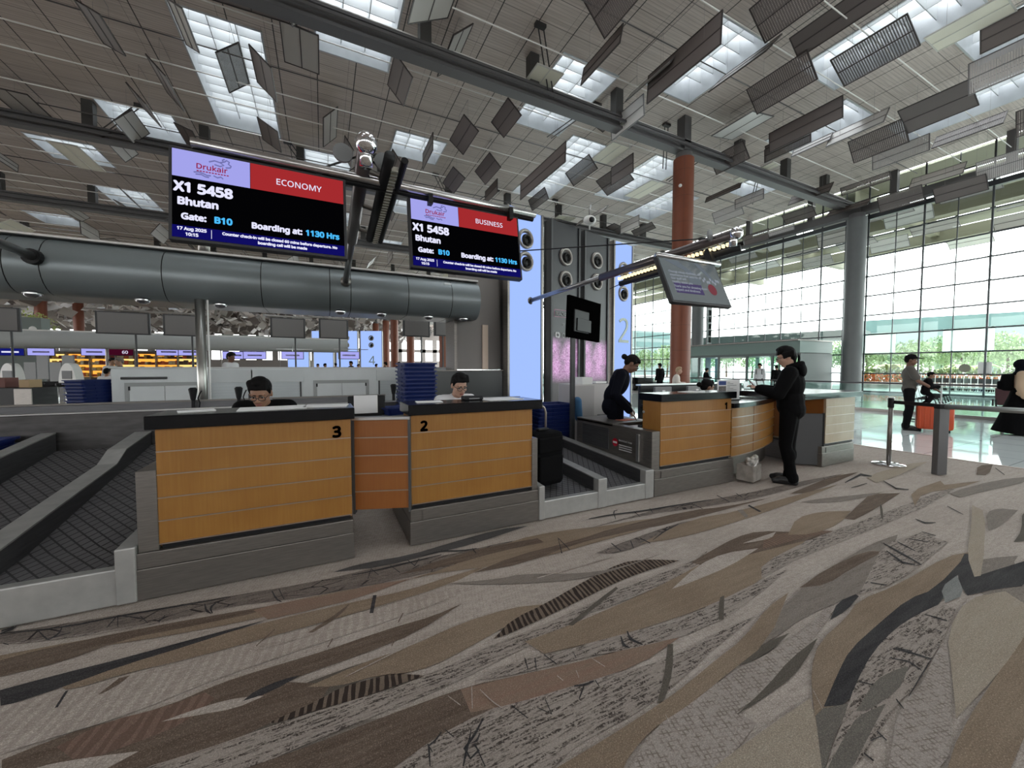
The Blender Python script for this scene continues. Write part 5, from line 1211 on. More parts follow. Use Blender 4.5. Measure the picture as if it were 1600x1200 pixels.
# ================================================================ papers and small things on the counters
def sheet(label, x, y, z, w_, d_, rz, n='paper_sheet', m=PAPER):
    b = MB(); b.box(-w_ / 2, w_ / 2, -d_ / 2, d_ / 2, 0, .004); o = b.build(n, m, None, loc=(x, y, z), rot=(0, 0, rz)); tag(o, label, 'paper'); return o
sheet('white printed sheet lying flat on counter 3, left of two', -.33, 3.28, 1.156, .42, .26, .08); sheet('white printed sheet on counter 3 near its right end', .02, 3.3, 1.156, .3, .21, -.15)
sheet('thin white leaflet on counter 3 left of the agent', -.78, 3.3, 1.156, .2, .12, .3)
sheet('white sheet on the top of counter 2 at its right', 1.5, 3.3, 1.156, .36, .26, .1); sheet('white leaflet on counter 2 at its left end', .82, 3.3, 1.156, .22, .15, -.1)
sheet('crumpled white papers on top of counter 1', 4.05, 3.25, 1.156, .28, .2, .2); sheet('salmon pink paper under the standing agent\'s hand', 3.68, 3.98, .746, .24, .16, .2, m=mat('salmon_paper', (.75, .25, .16), .8))
sheet('white papers beside the pink sheet on the steel flank', 3.9, 3.8, .746, .2, .2, -.2)
t = thing('label_printer', 'small black device on counter 2 in front of the agent', 'printer', (1.24, 3.36, 1.155))
b = MB(); b.box(-.09, .09, -.06, .06, 0, .035, .008); b.build('body', BLACK, t); b = MB(); b.box(-.05, .05, -.063, -.06, .01, .02); b.build('slot', MGREY, t)
t = thing('document_holder', 'black holder with a tilted white sheet behind the right end of counter 3', 'holder', (.42, 4.42, .93))
b = MB(); b.box(-.19, .19, .0, .03, 0, .22, .02); b.build('back', BLACK, t); b = MB(); b.box(-.13, .11, -.012, 0, .03, .225); b.build('paper', PAPER, t); b = MB(); b.box(-.15, .15, -.03, .1, 0, .012); b.build('stand', BLACK, t)
t = thing('notice_stand', 'white printed notice in an upright holder on the low shelf before the man in black', 'notice', (5.12, 3.5, .995), R(-8))
b = MB(); b.box(-.2, .2, -.004, .004, .012, .29); b.build('sheet', PAPER, t); b = MB(); b.box(-.2, .2, -.04, .05, 0, .012, .003); b.build('base', BLACK, t)
b = MB(); b.box(-.18, -.05, -.006, -.004, .215, .27); b.build('blue_block', mat('notice_blue', (.02, .05, .22), .6), t); b = MB(); b.box(-.18, -.05, -.006, -.004, .09, .20); b.build('photo_block', mat('notice_photo', (.16, .14, .13), .7, var=.5, vs_=60), t)
b = MB()
for i in range(8): b.box(-.03, .02 + .06 * ((i * 7) % 3), -.006, -.004, .25 - .022 * i, .256 - .022 * i)
b.build('text_lines', MGREY, t)
t = thing('tissue_box', 'crumpled open carton with plastic in it on the floor by counter 1', 'box', (4.86, 3.02, .03), R(12))
b = MB(); b.box(-.13, .13, -.1, .1, 0, .2, .008); b.build('carton', mat('carton_grey', (.26, .235, .21), .8, var=.3, vs_=9), t)
b = MB()
for i in range(9): b.ell((-.08 + .035 * i, -.03 + .02 * (i % 3), .21 + .02 * ((i * 5) % 3)), (.05, .04, .03), Euler((i, i * .7, 0)).to_matrix(), 8, 5)
b.build('plastic_wrap', mat('clear_wrap', (.40, .38, .35), .25, var=.4, vs_=20), t, True)
b = MB(); b.poly([(-.13, -.1, .2), (-.05, -.1, .2), (-.06, -.13, .3), (-.13, -.14, .28)]); b.build('flap', PAPER, t)
# ================================================================ queue barriers
t = thing('stanchion', 'slim steel queue post on a round chrome plate, left of the wide grey post', 'stanchion', (7.57, 2.62, 0))
b = MB(); b.lathe([(.19, .008), (.19, .018), (.17, .03), (.04, .045)], seg=28); b.build('base_plate', CHROME, t, True, ang=40); b = MB(); b.tube([(0, 0, .03), (0, 0, .92)], .028, 16); b.build('post', STEEL, t, True)
b = MB(); b.lathe([(.034, .86), (.036, .88), (.036, .99), (.03, 1.0)], seg=18); b.build('belt_head', BLACK, t, True, ang=40); b = MB(); b.lathe([(.04, .0), (.042, .012), (.03, .016)], (0, 0, 1.0), 18); b.build('cap', STEEL_L, t)
b = MB()
b.prism([(.0, -.03, .92), (-.1, -.53, .915), (-.1, -.53, .965), (.0, -.03, .97)], (.004, 0, 0)); b.build('belt_tape', BLACK, t)
t = thing('barrier_post', 'wide flat grey barrier post with a black cap standing on the carpet', 'post', (7.48, 2.07, 0), R(-20))
b = MB(); b.box(-.075, .075, -.035, .035, .008, .9, .004); b.build('post', mat('barrier_grey', (.12, .118, .12), .4, .3), t); b = MB(); b.box(-.078, .078, -.038, .038, .9, .965, .006); b.build('cap', BLACK, t)
t = thing('barrier_rail', 'grey round barrier rail running from the wide post out of the picture', 'rail', (7.48, 2.05, .93))
b = MB(); b.tube([(0, 0, 0), (.35, -1.6, 0)], .034, 14); b.build('tube', mat('barrier_rail_grey', (.30, .32, .31), .3, .6), t, True)
t = thing('barrier_post', 'second wide grey barrier post outside the right picture edge', 'post', (7.83, .45, 0), R(-12))
b = MB(); b.box(-.075, .075, -.035, .035, .008, .96, .004); b.build('post', MATS['barrier_grey'], t)
# ================================================================ people
SKIN = mat('skin_tan', (.30, .16, .10), .55); SKIND = mat('skin_brown', (.17, .085, .055), .55); SKINL = mat('skin_fair', (.42, .25, .18), .55)
HAIR = mat('hair_black', (.0025, .002, .002), .7, bump=.3, bs=120, spec=.15); HAIRB = mat('hair_blond', (.35, .25, .15), .6)
NAVY = mat('cloth_navy', (.0035, .004, .008), .9, bump=.15, bs=40, spec=.1); BLK = mat('cloth_black', (.003, .003, .0035), .9, bump=.15, bs=40, spec=.1); WSH = mat('cloth_white', (.62, .62, .64), .8, bump=.15, bs=30)
KHK = mat('cloth_khaki', (.10, .09, .078), .85, bump=.15, bs=40); BEI = mat('cloth_beige', (.48, .35, .24), .85); CREAM = mat('cloth_cream', (.62, .57, .52), .85); DRK = mat('cloth_dark', (.006, .006, .007), .9, spec=.15)
LIP = mat('lip', (.26, .09, .075), .5); EYE_M = mat('eye_white', (.55, .53, .5), .3); IRIS = mat('iris', (.01, .007, .006), .2); SHOE = mat('shoe_black', (.01, .01, .011), .4)
GLS = mat('spectacle_frame', (.012, .01, .01), .3)
V3 = Vector
def basis(yaw, pitch, roll=0.0):
    """head frame: x right, y back, z up; pitch > 0 looks down"""
    return Matrix.Rotation(yaw, 3, 'Z') @ Matrix.Rotation(pitch, 3, 'X') @ Matrix.Rotation(roll, 3, 'Y')
def hand(mb, wrist, d, up, curl=.5, s=1.0, thumb=1):
    """palm plus four jointed fingers of different lengths and a side thumb"""
    d = V3(d).normalized(); up = V3(up); up = (up - d * up.dot(d)).normalized(); sd = d.cross(up)
    w0 = V3(wrist); pc = w0 + d * .045 * s
    mb.cap(w0, .024 * s, w0 + d * .03 * s, .028 * s)
    for k_ in range(4):
        o_ = (k_ - 1.5) * .019 * s; a = w0 + d * .02 * s + sd * o_ * .7; b_ = w0 + d * .085 * s + sd * o_
        mb.cap(a, .013 * s, b_, .0115 * s, 8)
        L_ = (.066, .078, .074, .058)[k_ if thumb > 0 else 3 - k_] * s; dirv = d.copy(); p = b_
        for j in range(3):
            ang = curl * (.35, .75, .55)[j]; ax = sd
            dirv = (Matrix.Rotation(-ang, 3, ax) @ dirv).normalized() if True else dirv
            q_ = p + dirv * L_ * (.45, .32, .23)[j]; mb.cap(p, (.0098, .009, .0082)[j] * s, q_, (.009, .0082, .0072)[j] * s, 8); p = q_
    t0 = w0 + d * .03 * s - sd * thumb * .024 * s; t1 = t0 + (d * .7 - sd * thumb * .75 - up * .25).normalized() * .04 * s; t2 = t1 + (d * .95 - sd * thumb * .15 - up * .3).normalized() * .032 * s
    mb.cap(t0, .014 * s, t1, .011 * s, 8); mb.cap(t1, .0108 * s, t2, .0085 * s, 8)
def head(mb, c, M, s=1.0):
    P = lambda x, y, z: V3(c) + M @ (V3((x, y, z)) * s)
    mb.ell(P(0, .012, .032), (.074 * s, .094 * s, .092 * s), M, 20, 14); mb.ell(P(0, -.018, -.03), (.061 * s, .074 * s, .075 * s), M, 18, 12)
    mb.ell(P(0, -.052, -.083), (.036 * s, .032 * s, .026 * s), M); mb.ell(P(0, -.066, -.055), (.03 * s, .025 * s, .018 * s), M)
    mb.cap(P(0, -.084, .012), .010 * s, P(0, -.104, -.022), .014 * s, 10); mb.ell(P(.013, -.092, -.027), (.010 * s, .010 * s, .008 * s), M, 10, 6); mb.ell(P(-.013, -.092, -.027), (.010 * s, .010 * s, .008 * s), M, 10, 6)
    mb.cap(P(-.045, -.078, .03), .010 * s, P(.045, -.078, .03), .010 * s, 8); mb.ell(P(.042, -.062, -.015), (.02 * s, .02 * s, .017 * s), M, 10, 6); mb.ell(P(-.042, -.062, -.015), (.02 * s, .02 * s, .017 * s), M, 10, 6)
    for sx in (-1, 1): mb.ell(P(sx * .077, .012, -.002), (.011 * s, .020 * s, .032 * s), M, 10, 8)
def face(parent, c, M, s=1.0, glasses=False, brow=True):
    P = lambda x, y, z: V3(c) + M @ (V3((x, y, z)) * s)
    b = MB()
    for sx in (-1, 1): b.ell(P(sx * .031, -.078, .008), (.014 * s, .009 * s, .008 * s), M, 12, 8)
    e_ = b.build('eyes', EYE_M, parent, True)
    b = MB()
    for sx in (-1, 1): b.ell(P(sx * .031, -.0845, .007), (.0065 * s, .004 * s, .0065 * s), M, 10, 6)
    b.build('irises', IRIS, e_, True)
    b = MB(); b.ell(P(0, -.0885, -.052), (.024 * s, .008 * s, .0055 * s), M, 12, 6); b.ell(P(0, -.086, -.061), (.020 * s, .009 * s, .006 * s), M, 12, 6); b.build('lips', LIP, parent, True)
    if brow:
        b = MB()
        for sx in (-1, 1): b.cap(P(sx * .014, -.089, .029), .0045 * s, P(sx * .05, -.077, .031), .0035 * s, 8)
        b.build('eyebrows', HAIR, parent, True)
    if glasses:
        b = MB()
        for sx in (-1, 1):
            b.tube([P(sx * .033 + .026 * math.cos(R(a)), -.1, .006 + .019 * math.sin(R(a))) for a in range(0, 360, 24)], .0028 * s, 6, closed=True)
            b.tube([P(sx * .059, -.099, .012), P(sx * .080, -.02, .014), P(sx * .080, .02, .006)], .0024 * s, 6)
        b.tube([P(-.008, -.102, .010), P(.008, -.102, .010)], .0026 * s, 6); b.build('glasses', GLS, parent, True)
def hair_cap(parent, c, M, s=1.0, kind='short', m=None, vox=.007):
    P = lambda x, y, z: V3(c) + M @ (V3((x, y, z)) * s); b = MB()
    b.ell(P(0, .026, .052), (.083 * s, .096 * s, .086 * s), M, 20, 14); b.ell(P(0, .062, .012), (.074 * s, .058 * s, .075 * s), M, 16, 10)
    for sx in (-1, 1): b.cap(P(sx * .068, -.012, .052), .02 * s, P(sx * .073, -.012, .015), .009 * s, 8)
    if kind in ('short', 'fringe'):
        for k_ in range(7): x = -.055 + .018 * k_; b.cap(P(x, -.03, .115), .03 * s, P(x * 1.05 + .006, -.074, .082 if kind == 'short' else .066), .013 * s, 8)
        b.ell(P(.0, .0, .12), (.062 * s, .075 * s, .034 * s), M)
    if kind == 'fringe':
        b.cap(P(0, .07, -.02), .05 * s, P(0, .06, -.07), .03 * s)
        for k_ in range(5): b.cap(P(-.08, -.02 + .025 * k_, .05), .02 * s, P(-.08, -.03 + .025 * k_, .0), .012 * s, 8); b.cap(P(.08, -.02 + .025 * k_, .05), .02 * s, P(.08, -.03 + .025 * k_, .0), .012 * s, 8)
    if kind == 'bun':
        b.ell(P(0, .15, .015), (.042 * s, .04 * s, .04 * s), M); b.ell(P(0, -.02, .09), (.07 * s, .06 * s, .04 * s), M)
    return blob(b, 'hair', m or HAIR, parent, vox, 2)
def figure(label, loc, rz, J, skin, clothes, h=1.72, hd=(0, .1), hair='short', hm=None, glasses=False, hands=(.5, .5), vox=.011, detail=True, fat=1.0, group=None, updir=None, seated=False):
    """J: joint overrides in metres for a 1.72 m body facing -y.  clothes: list of (name, kind, material, grow)"""
    t = thing('person', label, 'person', loc, rz, group); k = h / 1.72
    D = dict(pelvis=(0, .0, .95), waist=(0, 0, 1.08), chest=(0, .0, 1.27), neck=(0, .015, 1.46), head=(0, -.015, 1.605), shL=(.175, .0, 1.405), shR=(-.175, .0, 1.405), elL=(.22, .03, 1.13), elR=(-.22, .03, 1.13), wrL=(.225, -.05, .89), wrR=(-.225, -.05, .89), hipL=(.09, 0, .92), hipR=(-.09, 0, .92), knL=(.1, -.02, .5), knR=(-.1, -.02, .5), anL=(.105, .03, .085), anR=(-.105, .03, .085), toL=(.12, -.15, .035), toR=(-.12, -.15, .035), hdL=None, hdR=None)
    D.update(J); D = {a: (V3(b_) * k if b_ is not None else None) for a, b_ in D.items()}
    M = basis(hd[0], hd[1]); f = fat * k
    sl = D['shL'] - D['shR']; tz = math.atan2(sl.y, sl.x); TM = Matrix.Rotation(tz, 3, 'Z') @ Matrix.Rotation(math.atan2(-(D['neck'] - D['pelvis']).normalized().y if False else 0, 1), 3, 'X')
    lean = (D['neck'] - D['pelvis']).normalized(); ax = V3((0, 0, 1)).cross(lean)
    if ax.length > 1e-4: TM = Matrix.Rotation(V3((0, 0, 1)).angle(lean), 3, ax.normalized()) @ Matrix.Rotation(tz, 3, 'Z')
    def torso(b, g=0.0):
        b.ell(D['pelvis'], ((.155 * f + g), (.108 * f + g), (.12 * k + g)), TM); b.ell(D['waist'], ((.135 * f + g), (.098 * f + g), (.15 * k + g)), TM); b.ell(D['chest'], ((.165 * f + g), (.112 * f + g), (.19 * k + g)), TM)
        b.cap(D['shL'] * .92 + D['shR'] * .08, .058 * f + g, D['shR'] * .92 + D['shL'] * .08, .058 * f + g); up_ = D['neck'] - D['chest']
        b.ell(D['chest'] + up_ * .55, (.13 * f + g, .075 * f + g, .07 * k + g), TM)
    def arm(b, s_, g=0.0, frac=1.0):
        b.cap(D['sh' + s_], .052 * f + g, D['el' + s_], .040 * f + g)
        e_, w_ = D['el' + s_], D['wr' + s_]; b.cap(e_, .040 * f + g, e_ + (w_ - e_) * frac, (.040 - .013 * frac) * f + g)
    def leg(b, s_, g=0.0, frac=1.0):
        b.cap(D['hip' + s_], .085 * f + g, D['kn' + s_], .056 * f + g); a, q = D['kn' + s_], D['an' + s_]; b.cap(a, .056 * f + g, a + (q - a) * frac, (.056 - .016 * frac) * f + g)
        c_ = a + (q - a) * .35 + V3((0, .015, 0)); b.ell(c_, (.05 * f + g, .052 * f + g, .1 * k + g))
    def foot(b, s_, g=0.0):
        b.cap(D['an' + s_] + V3((0, .02, -.045)) * k, .036 * k + g, D['to' + s_] + V3((0, 0, .0)), .026 * k + g); b.cap(D['an' + s_], .04 * k + g * .5, D['an' + s_] + V3((0, 0, -.04)) * k, .036 * k + g)
        b.ell((D['an' + s_] + D['to' + s_]) / 2, (.04 * k + g, .08 * k + g, .026 * k + g))
    b = MB(); torso(b)
    b.cap(D['neck'] - V3((0, 0, .04)) * k, .055 * k, D['head'] + M @ V3((0, .02, -.05)) * k, .05 * k)
    head(b, D['head'], M, k)
    for s_ in 'LR':
        arm(b, s_); leg(b, s_); foot(b, s_)
        dr = D['hd' + s_] if D['hd' + s_] is not None else (D['wr' + s_] - D['el' + s_])
        upv = (updir or {}).get(s_, (0, .3, 1) if abs(V3(dr).normalized().z) < .8 else (0, -1, 0))
        hand(b, D['wr' + s_], dr, upv, hands[0 if s_ == 'L' else 1], k, 1 if s_ == 'L' else -1)
    bo = blob(b, 'body', skin, t, vox, 2)
    for nm, kind, m, g in clothes:
        b = MB()
        if kind in ('jacket', 'shirt', 'tee'):
            torso(b, g)
            for s_ in 'LR': arm(b, s_, g + .004, {'jacket': .97, 'shirt': .95, 'tee': .05}[kind]) if kind != 'tee' else b.cap(D['sh' + s_], .052 * f + g + .006, D['sh' + s_] + (D['el' + s_] - D['sh' + s_]) * .72, .045 * f + g + .01)
            if nm == 'hoodie': b.ell(D['waist'] + V3((0, 0, -.02)) * k, (.155 * f + g, .115 * f + g, .2 * k), TM); b.ell(D['waist'] + V3((0, 0, -.09)) * k, (.152 * f + g, .112 * f + g, .16 * k), TM)
            elif kind == 'jacket' and not seated: b.ell(D['pelvis'] + V3((0, 0, -.03)) * k, (.168 * f + g, .118 * f + g, .13 * k + g), TM)
        elif kind == 'trousers':
            b.ell(D['pelvis'] + V3((0, 0, -.02)) * k, (.155 * f + g, .108 * f + g, .11 * k + g))
            for s_ in 'LR': leg(b, s_, g, 1.0); b.cap(D['an' + s_] + V3((0, 0, .02)), .05 * f + g, D['an' + s_] - V3((0, 0, .01)), .052 * f + g)
        elif kind == 'skirt':
            b.ell(D['pelvis'], (.16 * f + g, .115 * f + g, .12 * k + g))
            for s_ in 'LR': b.cap(D['hip' + s_], .10 * f + g, D['kn' + s_] * .9 + D['hip' + s_] * .1, .085 * f + g)
            b.cap((D['hipL'] + D['hipR']) / 2, .09 + g, (D['knL'] + D['knR']) / 2, .09 + g)
        elif kind == 'robe':
            zz = [D['pelvis'].z + .1, D['pelvis'].z - .05, .6, .3, .03]; b.tube([(0, .0, zz[0]), (0, .0, zz[1]), (0, .03, zz[2]), (0, .06, zz[3]), (0, .09, zz[4])], [.15 * f, .18 * f, .22 * f, .27 * f, .33 * f], 20)
        elif kind == 'shoes':
            for s_ in 'LR': foot(b, s_, g)
        elif kind == 'hood':
            n_ = D['neck'] + V3((0, .0, .035)); b.tube([n_ + TM @ V3((.085 * math.cos(R(a)), .03 + .095 * math.sin(R(a)), .0 + .02 * math.sin(R(a)))) * k for a in range(-35, 216, 20)], [.026 * k + .012 * math.sin(R(max(0, a + 20))) * k for a in range(-35, 216, 20)], 10)
            b.ell(n_ + TM @ V3((0, .125, -.06)) * k, (.12 * k, .05 * k, .09 * k), TM)
        elif kind == 'collar':
            b.tube([D['neck'] + TM @ V3((.062 * math.cos(R(a)), .0 + .062 * math.sin(R(a)), -.012 + .012 * math.sin(R(a)))) * k for a in range(-60, 241, 25)], .016 * k, 8)
            b.cap(D['neck'] + TM @ V3((.03, -.065, -.03)) * k, .014, D['neck'] + TM @ V3((.035, -.105, -.10)) * k, .008); b.cap(D['neck'] + TM @ V3((-.03, -.065, -.03)) * k, .014, D['neck'] + TM @ V3((-.035, -.105, -.10)) * k, .008)
        elif kind == 'tie':
            b.cap(D['neck'] + TM @ V3((0, -.085, -.04)) * k, .015, D['chest'] + TM @ V3((0, -.13, .0)) * k, .018)
        elif kind == 'shirtfront':
            b.cap(D['neck'] + TM @ V3((0, -.06, -.04)) * k, .03, D['chest'] + TM @ V3((0, -.105, .0)) * k, .028)
        elif kind == 'scarf':
            b.ell(D['head'] + M @ V3((0, .03, .03)), (.098, .115, .118), M); b.ell(D['head'] + M @ V3((0, .02, -.09)), (.085, .085, .07), M); b.ell(D['neck'] + V3((0, .0, -.03)), (.15, .11, .09))
        elif kind == 'cap':
            b.ell(D['head'] + M @ V3((0, .012, .07)) * k, (.09 * k, .105 * k, .07 * k), M); b.ell(D['head'] + M @ V3((0, -.125, .062)) * k, (.07 * k, .075 * k, .012 * k), M)
        elif kind == 'pack':
            b.box(-.15, .15, .10, .28, 1.02 * k, 1.42 * k, .05); b.box(-.12, .12, .26, .33, 1.05 * k, 1.25 * k, .03)
            for sx in (-1, 1): b.tube([(sx * .1, .14, 1.40 * k), (sx * .115, .02, 1.475 * k), (sx * .115, -.12, 1.38 * k), (sx * .125, -.10, 1.2 * k), (sx * .13, .1, 1.06 * k)], .022, 8)
        blob(b, nm, m, t, vox if kind not in ('collar', 'tie', 'shirtfront') else min(vox, .008), 3)
    if hair: hair_cap(t, D['head'], M, k, hair, hm, max(.007, vox * .7))
    if detail: face(t, D['head'], M, k, glasses)
    return t
SEAT = dict(pelvis=(0, .08, .60), waist=(0, .07, .73), chest=(0, .03, .92), neck=(0, -.0, 1.10), head=(0, -.06, 1.235), shL=(.18, .01, 1.045), shR=(-.18, .01, 1.045), elL=(.24, -.06, .78), elR=(-.24, -.06, .78), wrL=(.13, -.26, .80), wrR=(-.13, -.26, .80), hipL=(.09, .05, .57), hipR=(-.09, .05, .57), knL=(.11, -.36, .58), knR=(-.11, -.36, .58), anL=(.11, -.32, .16), anR=(-.11, -.32, .16), toL=(.12, -.48, .11), toR=(-.12, -.48, .11))
def agent_chair(x, y, rz, label):
    t = thing('office_chair', label, 'chair', (x, y, 0), rz)
    b = MB(); b.box(-.23, .23, -.2, .24, .41, .49, .03); b.build('seat', DRK, t, True, ang=50); b = MB(); b.box(-.2, .2, .25, .30, .62, .95, .02); b.build('backrest', DRK, t, True, ang=50)
    b = MB(); b.tube([(0, 0, .06), (0, 0, .42)], .03); b.box(-.02, .02, .2, .27, .43, .7); b.build('column', BLACK, t)
    for i in range(5): b = MB(); b.tube([(0, 0, .08), (.27 * math.cos(R(72 * i)), .27 * math.sin(R(72 * i)), .03)], [.026, .03], 8); b.build('leg', BLACK, t)
def raised(J, dz): return {a: ((b_[0], b_[1], b_[2] + dz) if b_ is not None else None) for a, b_ in J.items()}
# agents seated behind counters 3 and 2, heads bent over their work
figure('person in a dark jacket with glasses, head bent low, behind counter 3', (-.46, 3.96, .055), R(-8), dict(SEAT, head=(0, -.115, 1.175)), SKIN, [('jacket', 'jacket', BLK, .016), ('trousers', 'trousers', BLK, .012), ('shirt_collar', 'collar', WSH, 0), ('shoes', 'shoes', SHOE, .008)], hd=(0, R(24)), glasses=True, vox=.009, seated=True)
agent_chair(-.44, 4.12, R(-8), 'dark chair under the seated person in the dark jacket and glasses')
figure('person in a white shirt with glasses looking down behind counter 2', (1.29, 4.0, .05), R(8), dict(SEAT, head=(.0, -.08, 1.205)), SKINL, [('shirt', 'shirt', WSH, .014), ('trousers', 'trousers', BLK, .012), ('shirt_collar', 'collar', WSH, 0), ('necktie', 'tie', DRK, 0), ('shoes', 'shoes', SHOE, .008)], hd=(R(-2), R(20)), glasses=True, vox=.009, seated=True)
agent_chair(1.26, 4.16, R(8), 'dark chair under the seated person in the white shirt and glasses')
# standing agent at counter 1 with bun, reading with a hand on the pink paper; faces +x
ST = dict(pelvis=(0, .04, .95), waist=(0, .03, 1.09), chest=(0, -.06, 1.26), neck=(0, -.12, 1.42), head=(0, -.225, 1.515), shL=(.17, -.06, 1.375), shR=(-.17, -.06, 1.375), elL=(.20, -.02, 1.08), elR=(-.25, .02, 1.11), wrL=(.10, -.20, .92), wrR=(-.25, -.17, .885), hdR=(-.05, -.5, -.55), hdL=(-.1, -.5, -.5))
figure('standing person in a navy suit with a hair bun, reading papers at counter 1', (3.68, 4.2, 0), R(54), ST, SKIND, [('suit_jacket', 'jacket', NAVY, .018), ('skirt', 'skirt', NAVY, .01), ('shirt_front', 'shirtfront', WSH, 0), ('shirt_collar', 'collar', mat('cloth_blue_grey', (.10, .12, .2), .8), 0), ('shoes', 'shoes', SHOE, .008)], h=1.70, hd=(0, R(42)), hair='bun', glasses=True, hands=(.5, .25), vox=.010, fat=1.06)
# customer in black hoodie, seen from behind, phone in both hands
CU = dict(pelvis=(0, .02, .95), chest=(0, .0, 1.27), neck=(0, -.02, 1.455), head=(0, -.06, 1.60), shL=(.18, .0, 1.40), shR=(-.18, .0, 1.40), elL=(.25, -.10, 1.14), elR=(-.25, -.10, 1.14), wrL=(.07, -.33, 1.19), wrR=(-.07, -.33, 1.19), hdL=(-.1, -.6, .3), hdR=(.1, -.6, .3), knL=(.085, -.03, .5), knR=(-.085, -.01, .5), anL=(.075, .05, .085), anR=(-.08, .0, .085), toL=(.10, -.13, .035), toR=(-.10, -.18, .035))
figure('person in a black hoodie and black trousers standing with a phone at the counters', (5.24, 2.76, 0), R(202), CU, SKINL, [('hoodie', 'jacket', BLK, .030), ('hood', 'hood', BLK, 0), ('trousers', 'trousers', BLK, .014), ('shoes', 'shoes', SHOE, .012)], h=1.70, hd=(R(14), R(20)), hair='fringe', hands=(.75, .75), vox=.010, fat=1.05, glasses=True)
t = thing('mobile_phone', 'dark red mobile phone held in the hands of the man in the black hoodie', 'phone', (5.09, 3.14, 1.235), R(22)); t.rotation_euler = (R(50), 0, R(22))
b = MB(); b.box(-.038, .038, -.078, .078, -.005, .005, .004); b.build('case', mat('phone_red', (.10, .01, .012), .4), t); b = MB(); b.box(-.034, .034, -.073, .073, .005, .006); b.build('screen', BLACK, t)
# ================================================================ columns
def at(px, d):
    cx = (px - 800) / FPX * d; return (cx * math.cos(YAW) + d * math.sin(YAW), d * math.cos(YAW) - cx * math.sin(YAW))
def column(label, x, y, r_, z1, m, joints=True, top=None):
    t = thing('column', label, 'column', (x, y, 0))
    b = MB(); b.tube([(0, 0, 0), (0, 0, z1)], r_, 28); b.build('shaft', m, t, True, ang=40)
    if joints:
        b = MB(); z = 1.1
        while z < z1: b.lathe([(r_ + .004, z), (r_ + .004, z + .014)], seg=28, caps=False); z += 1.1
        for a in range(4): b.box(-.006, .006, -r_ - .004, -r_ + .01, 0, z1, M=Matrix.Rotation(R(45 + 90 * a), 4, 'Z'))
        b.build('joint_rings', mat('joint_%d_%d' % (int(x * 10), int(y)), (.10, .03, .015), .6), t)
    b = MB(); b.lathe([(r_ * .8, z1), (r_ * .8, z1 + .25), (r_ * .6, z1 + .3)], seg=24); b.build('neck', BEAMM, t)
    if top: b = MB(); b.box(-.2, .2, -.2, .2, z1 + .2, top); b.build('upper_post', BEAMM, t)
    return t
c_ = column('tall round terracotta orange column behind counter 1', 14.2, 12.0, .42, 10.45, TERRA, True, CZ)
b = MB(); b.ell((-.42, -.2, 9.2), .07); b.build('wall_camera', WHITE, c_, True)
column('thick round grey column standing at the glass wall', 28.0, 11.5, .46, 10.1, CONC, False, 10.7)
column('grey column at the glass wall just right of the orange column', 27.9, 21.9, .46, 10.1, CONC, False, 10.7)
for px, d, lab in ((69, 45, 'distant terracotta column above the far bulkhead, left of two at the picture left'), (127, 50, 'distant terracotta column above the far bulkhead, right of two at the picture left'), (617, 52, 'distant orange column between the blue 4 panel and the next column'), (642, 50, 'distant orange column left of the blank monitor by the grey wall'), (693, 46, 'distant orange column seen just left of the grey end wall'), (604, 62, 'farthest orange column rising above the blue 4 panel'), (588, 66, 'farthest thin orange column left of the others above the 4 panel')):
    x, y = at(px, d); column(lab, x, y, .5, 9.0 if px > 300 else 10.4, TERRA, False, CZ)
# ================================================================ glass balustrade, benches, vestibule
BGL = bpy.data.materials.new('balustrade_glass'); BGL.use_nodes = True; t_ = BGL.node_tree; t_.nodes.clear()
og = t_.nodes.new('ShaderNodeOutputMaterial'); tr = t_.nodes.new('ShaderNodeBsdfTransparent'); gl = t_.nodes.new('ShaderNodeBsdfGlossy'); ms = t_.nodes.new('ShaderNodeMixShader'); lw = t_.nodes.new('ShaderNodeFresnel')
tr.inputs[0].default_value = (.80, .93, .90, 1); gl.inputs['Roughness'].default_value = .03; lw.inputs[0].default_value = 1.45
t_.links.new(lw.outputs[0], ms.inputs[0]); t_.links.new(tr.outputs[0], ms.inputs[1]); t_.links.new(gl.outputs[0], ms.inputs[2]); t_.links.new(ms.outputs[0], og.inputs[0])
t = thing('balustrade', 'long green glass balustrade with a thin dark handrail before the glass wall', 'balustrade', (16.6, 0, 0))
b = MB(); b.tube([(0, -9, .95), (0, 34, .95)], .026, 10); b.build('handrail', mat('handrail_dark', (.06, .055, .06), .35, .5), t, True)
for i in range(21):
    y = -9 + i * 2.05; b = MB(); b.box(.0, .014, y + .03, y + 2.02, .08, .9); b.build('glass_pane', BGL, t)
b = MB(); b.box(-.05, .06, -9, 34, 0, .09); b.build('base_channel', STEEL, t)
SEATG = mat('bench_grey', (.20, .205, .21), .35, .5)
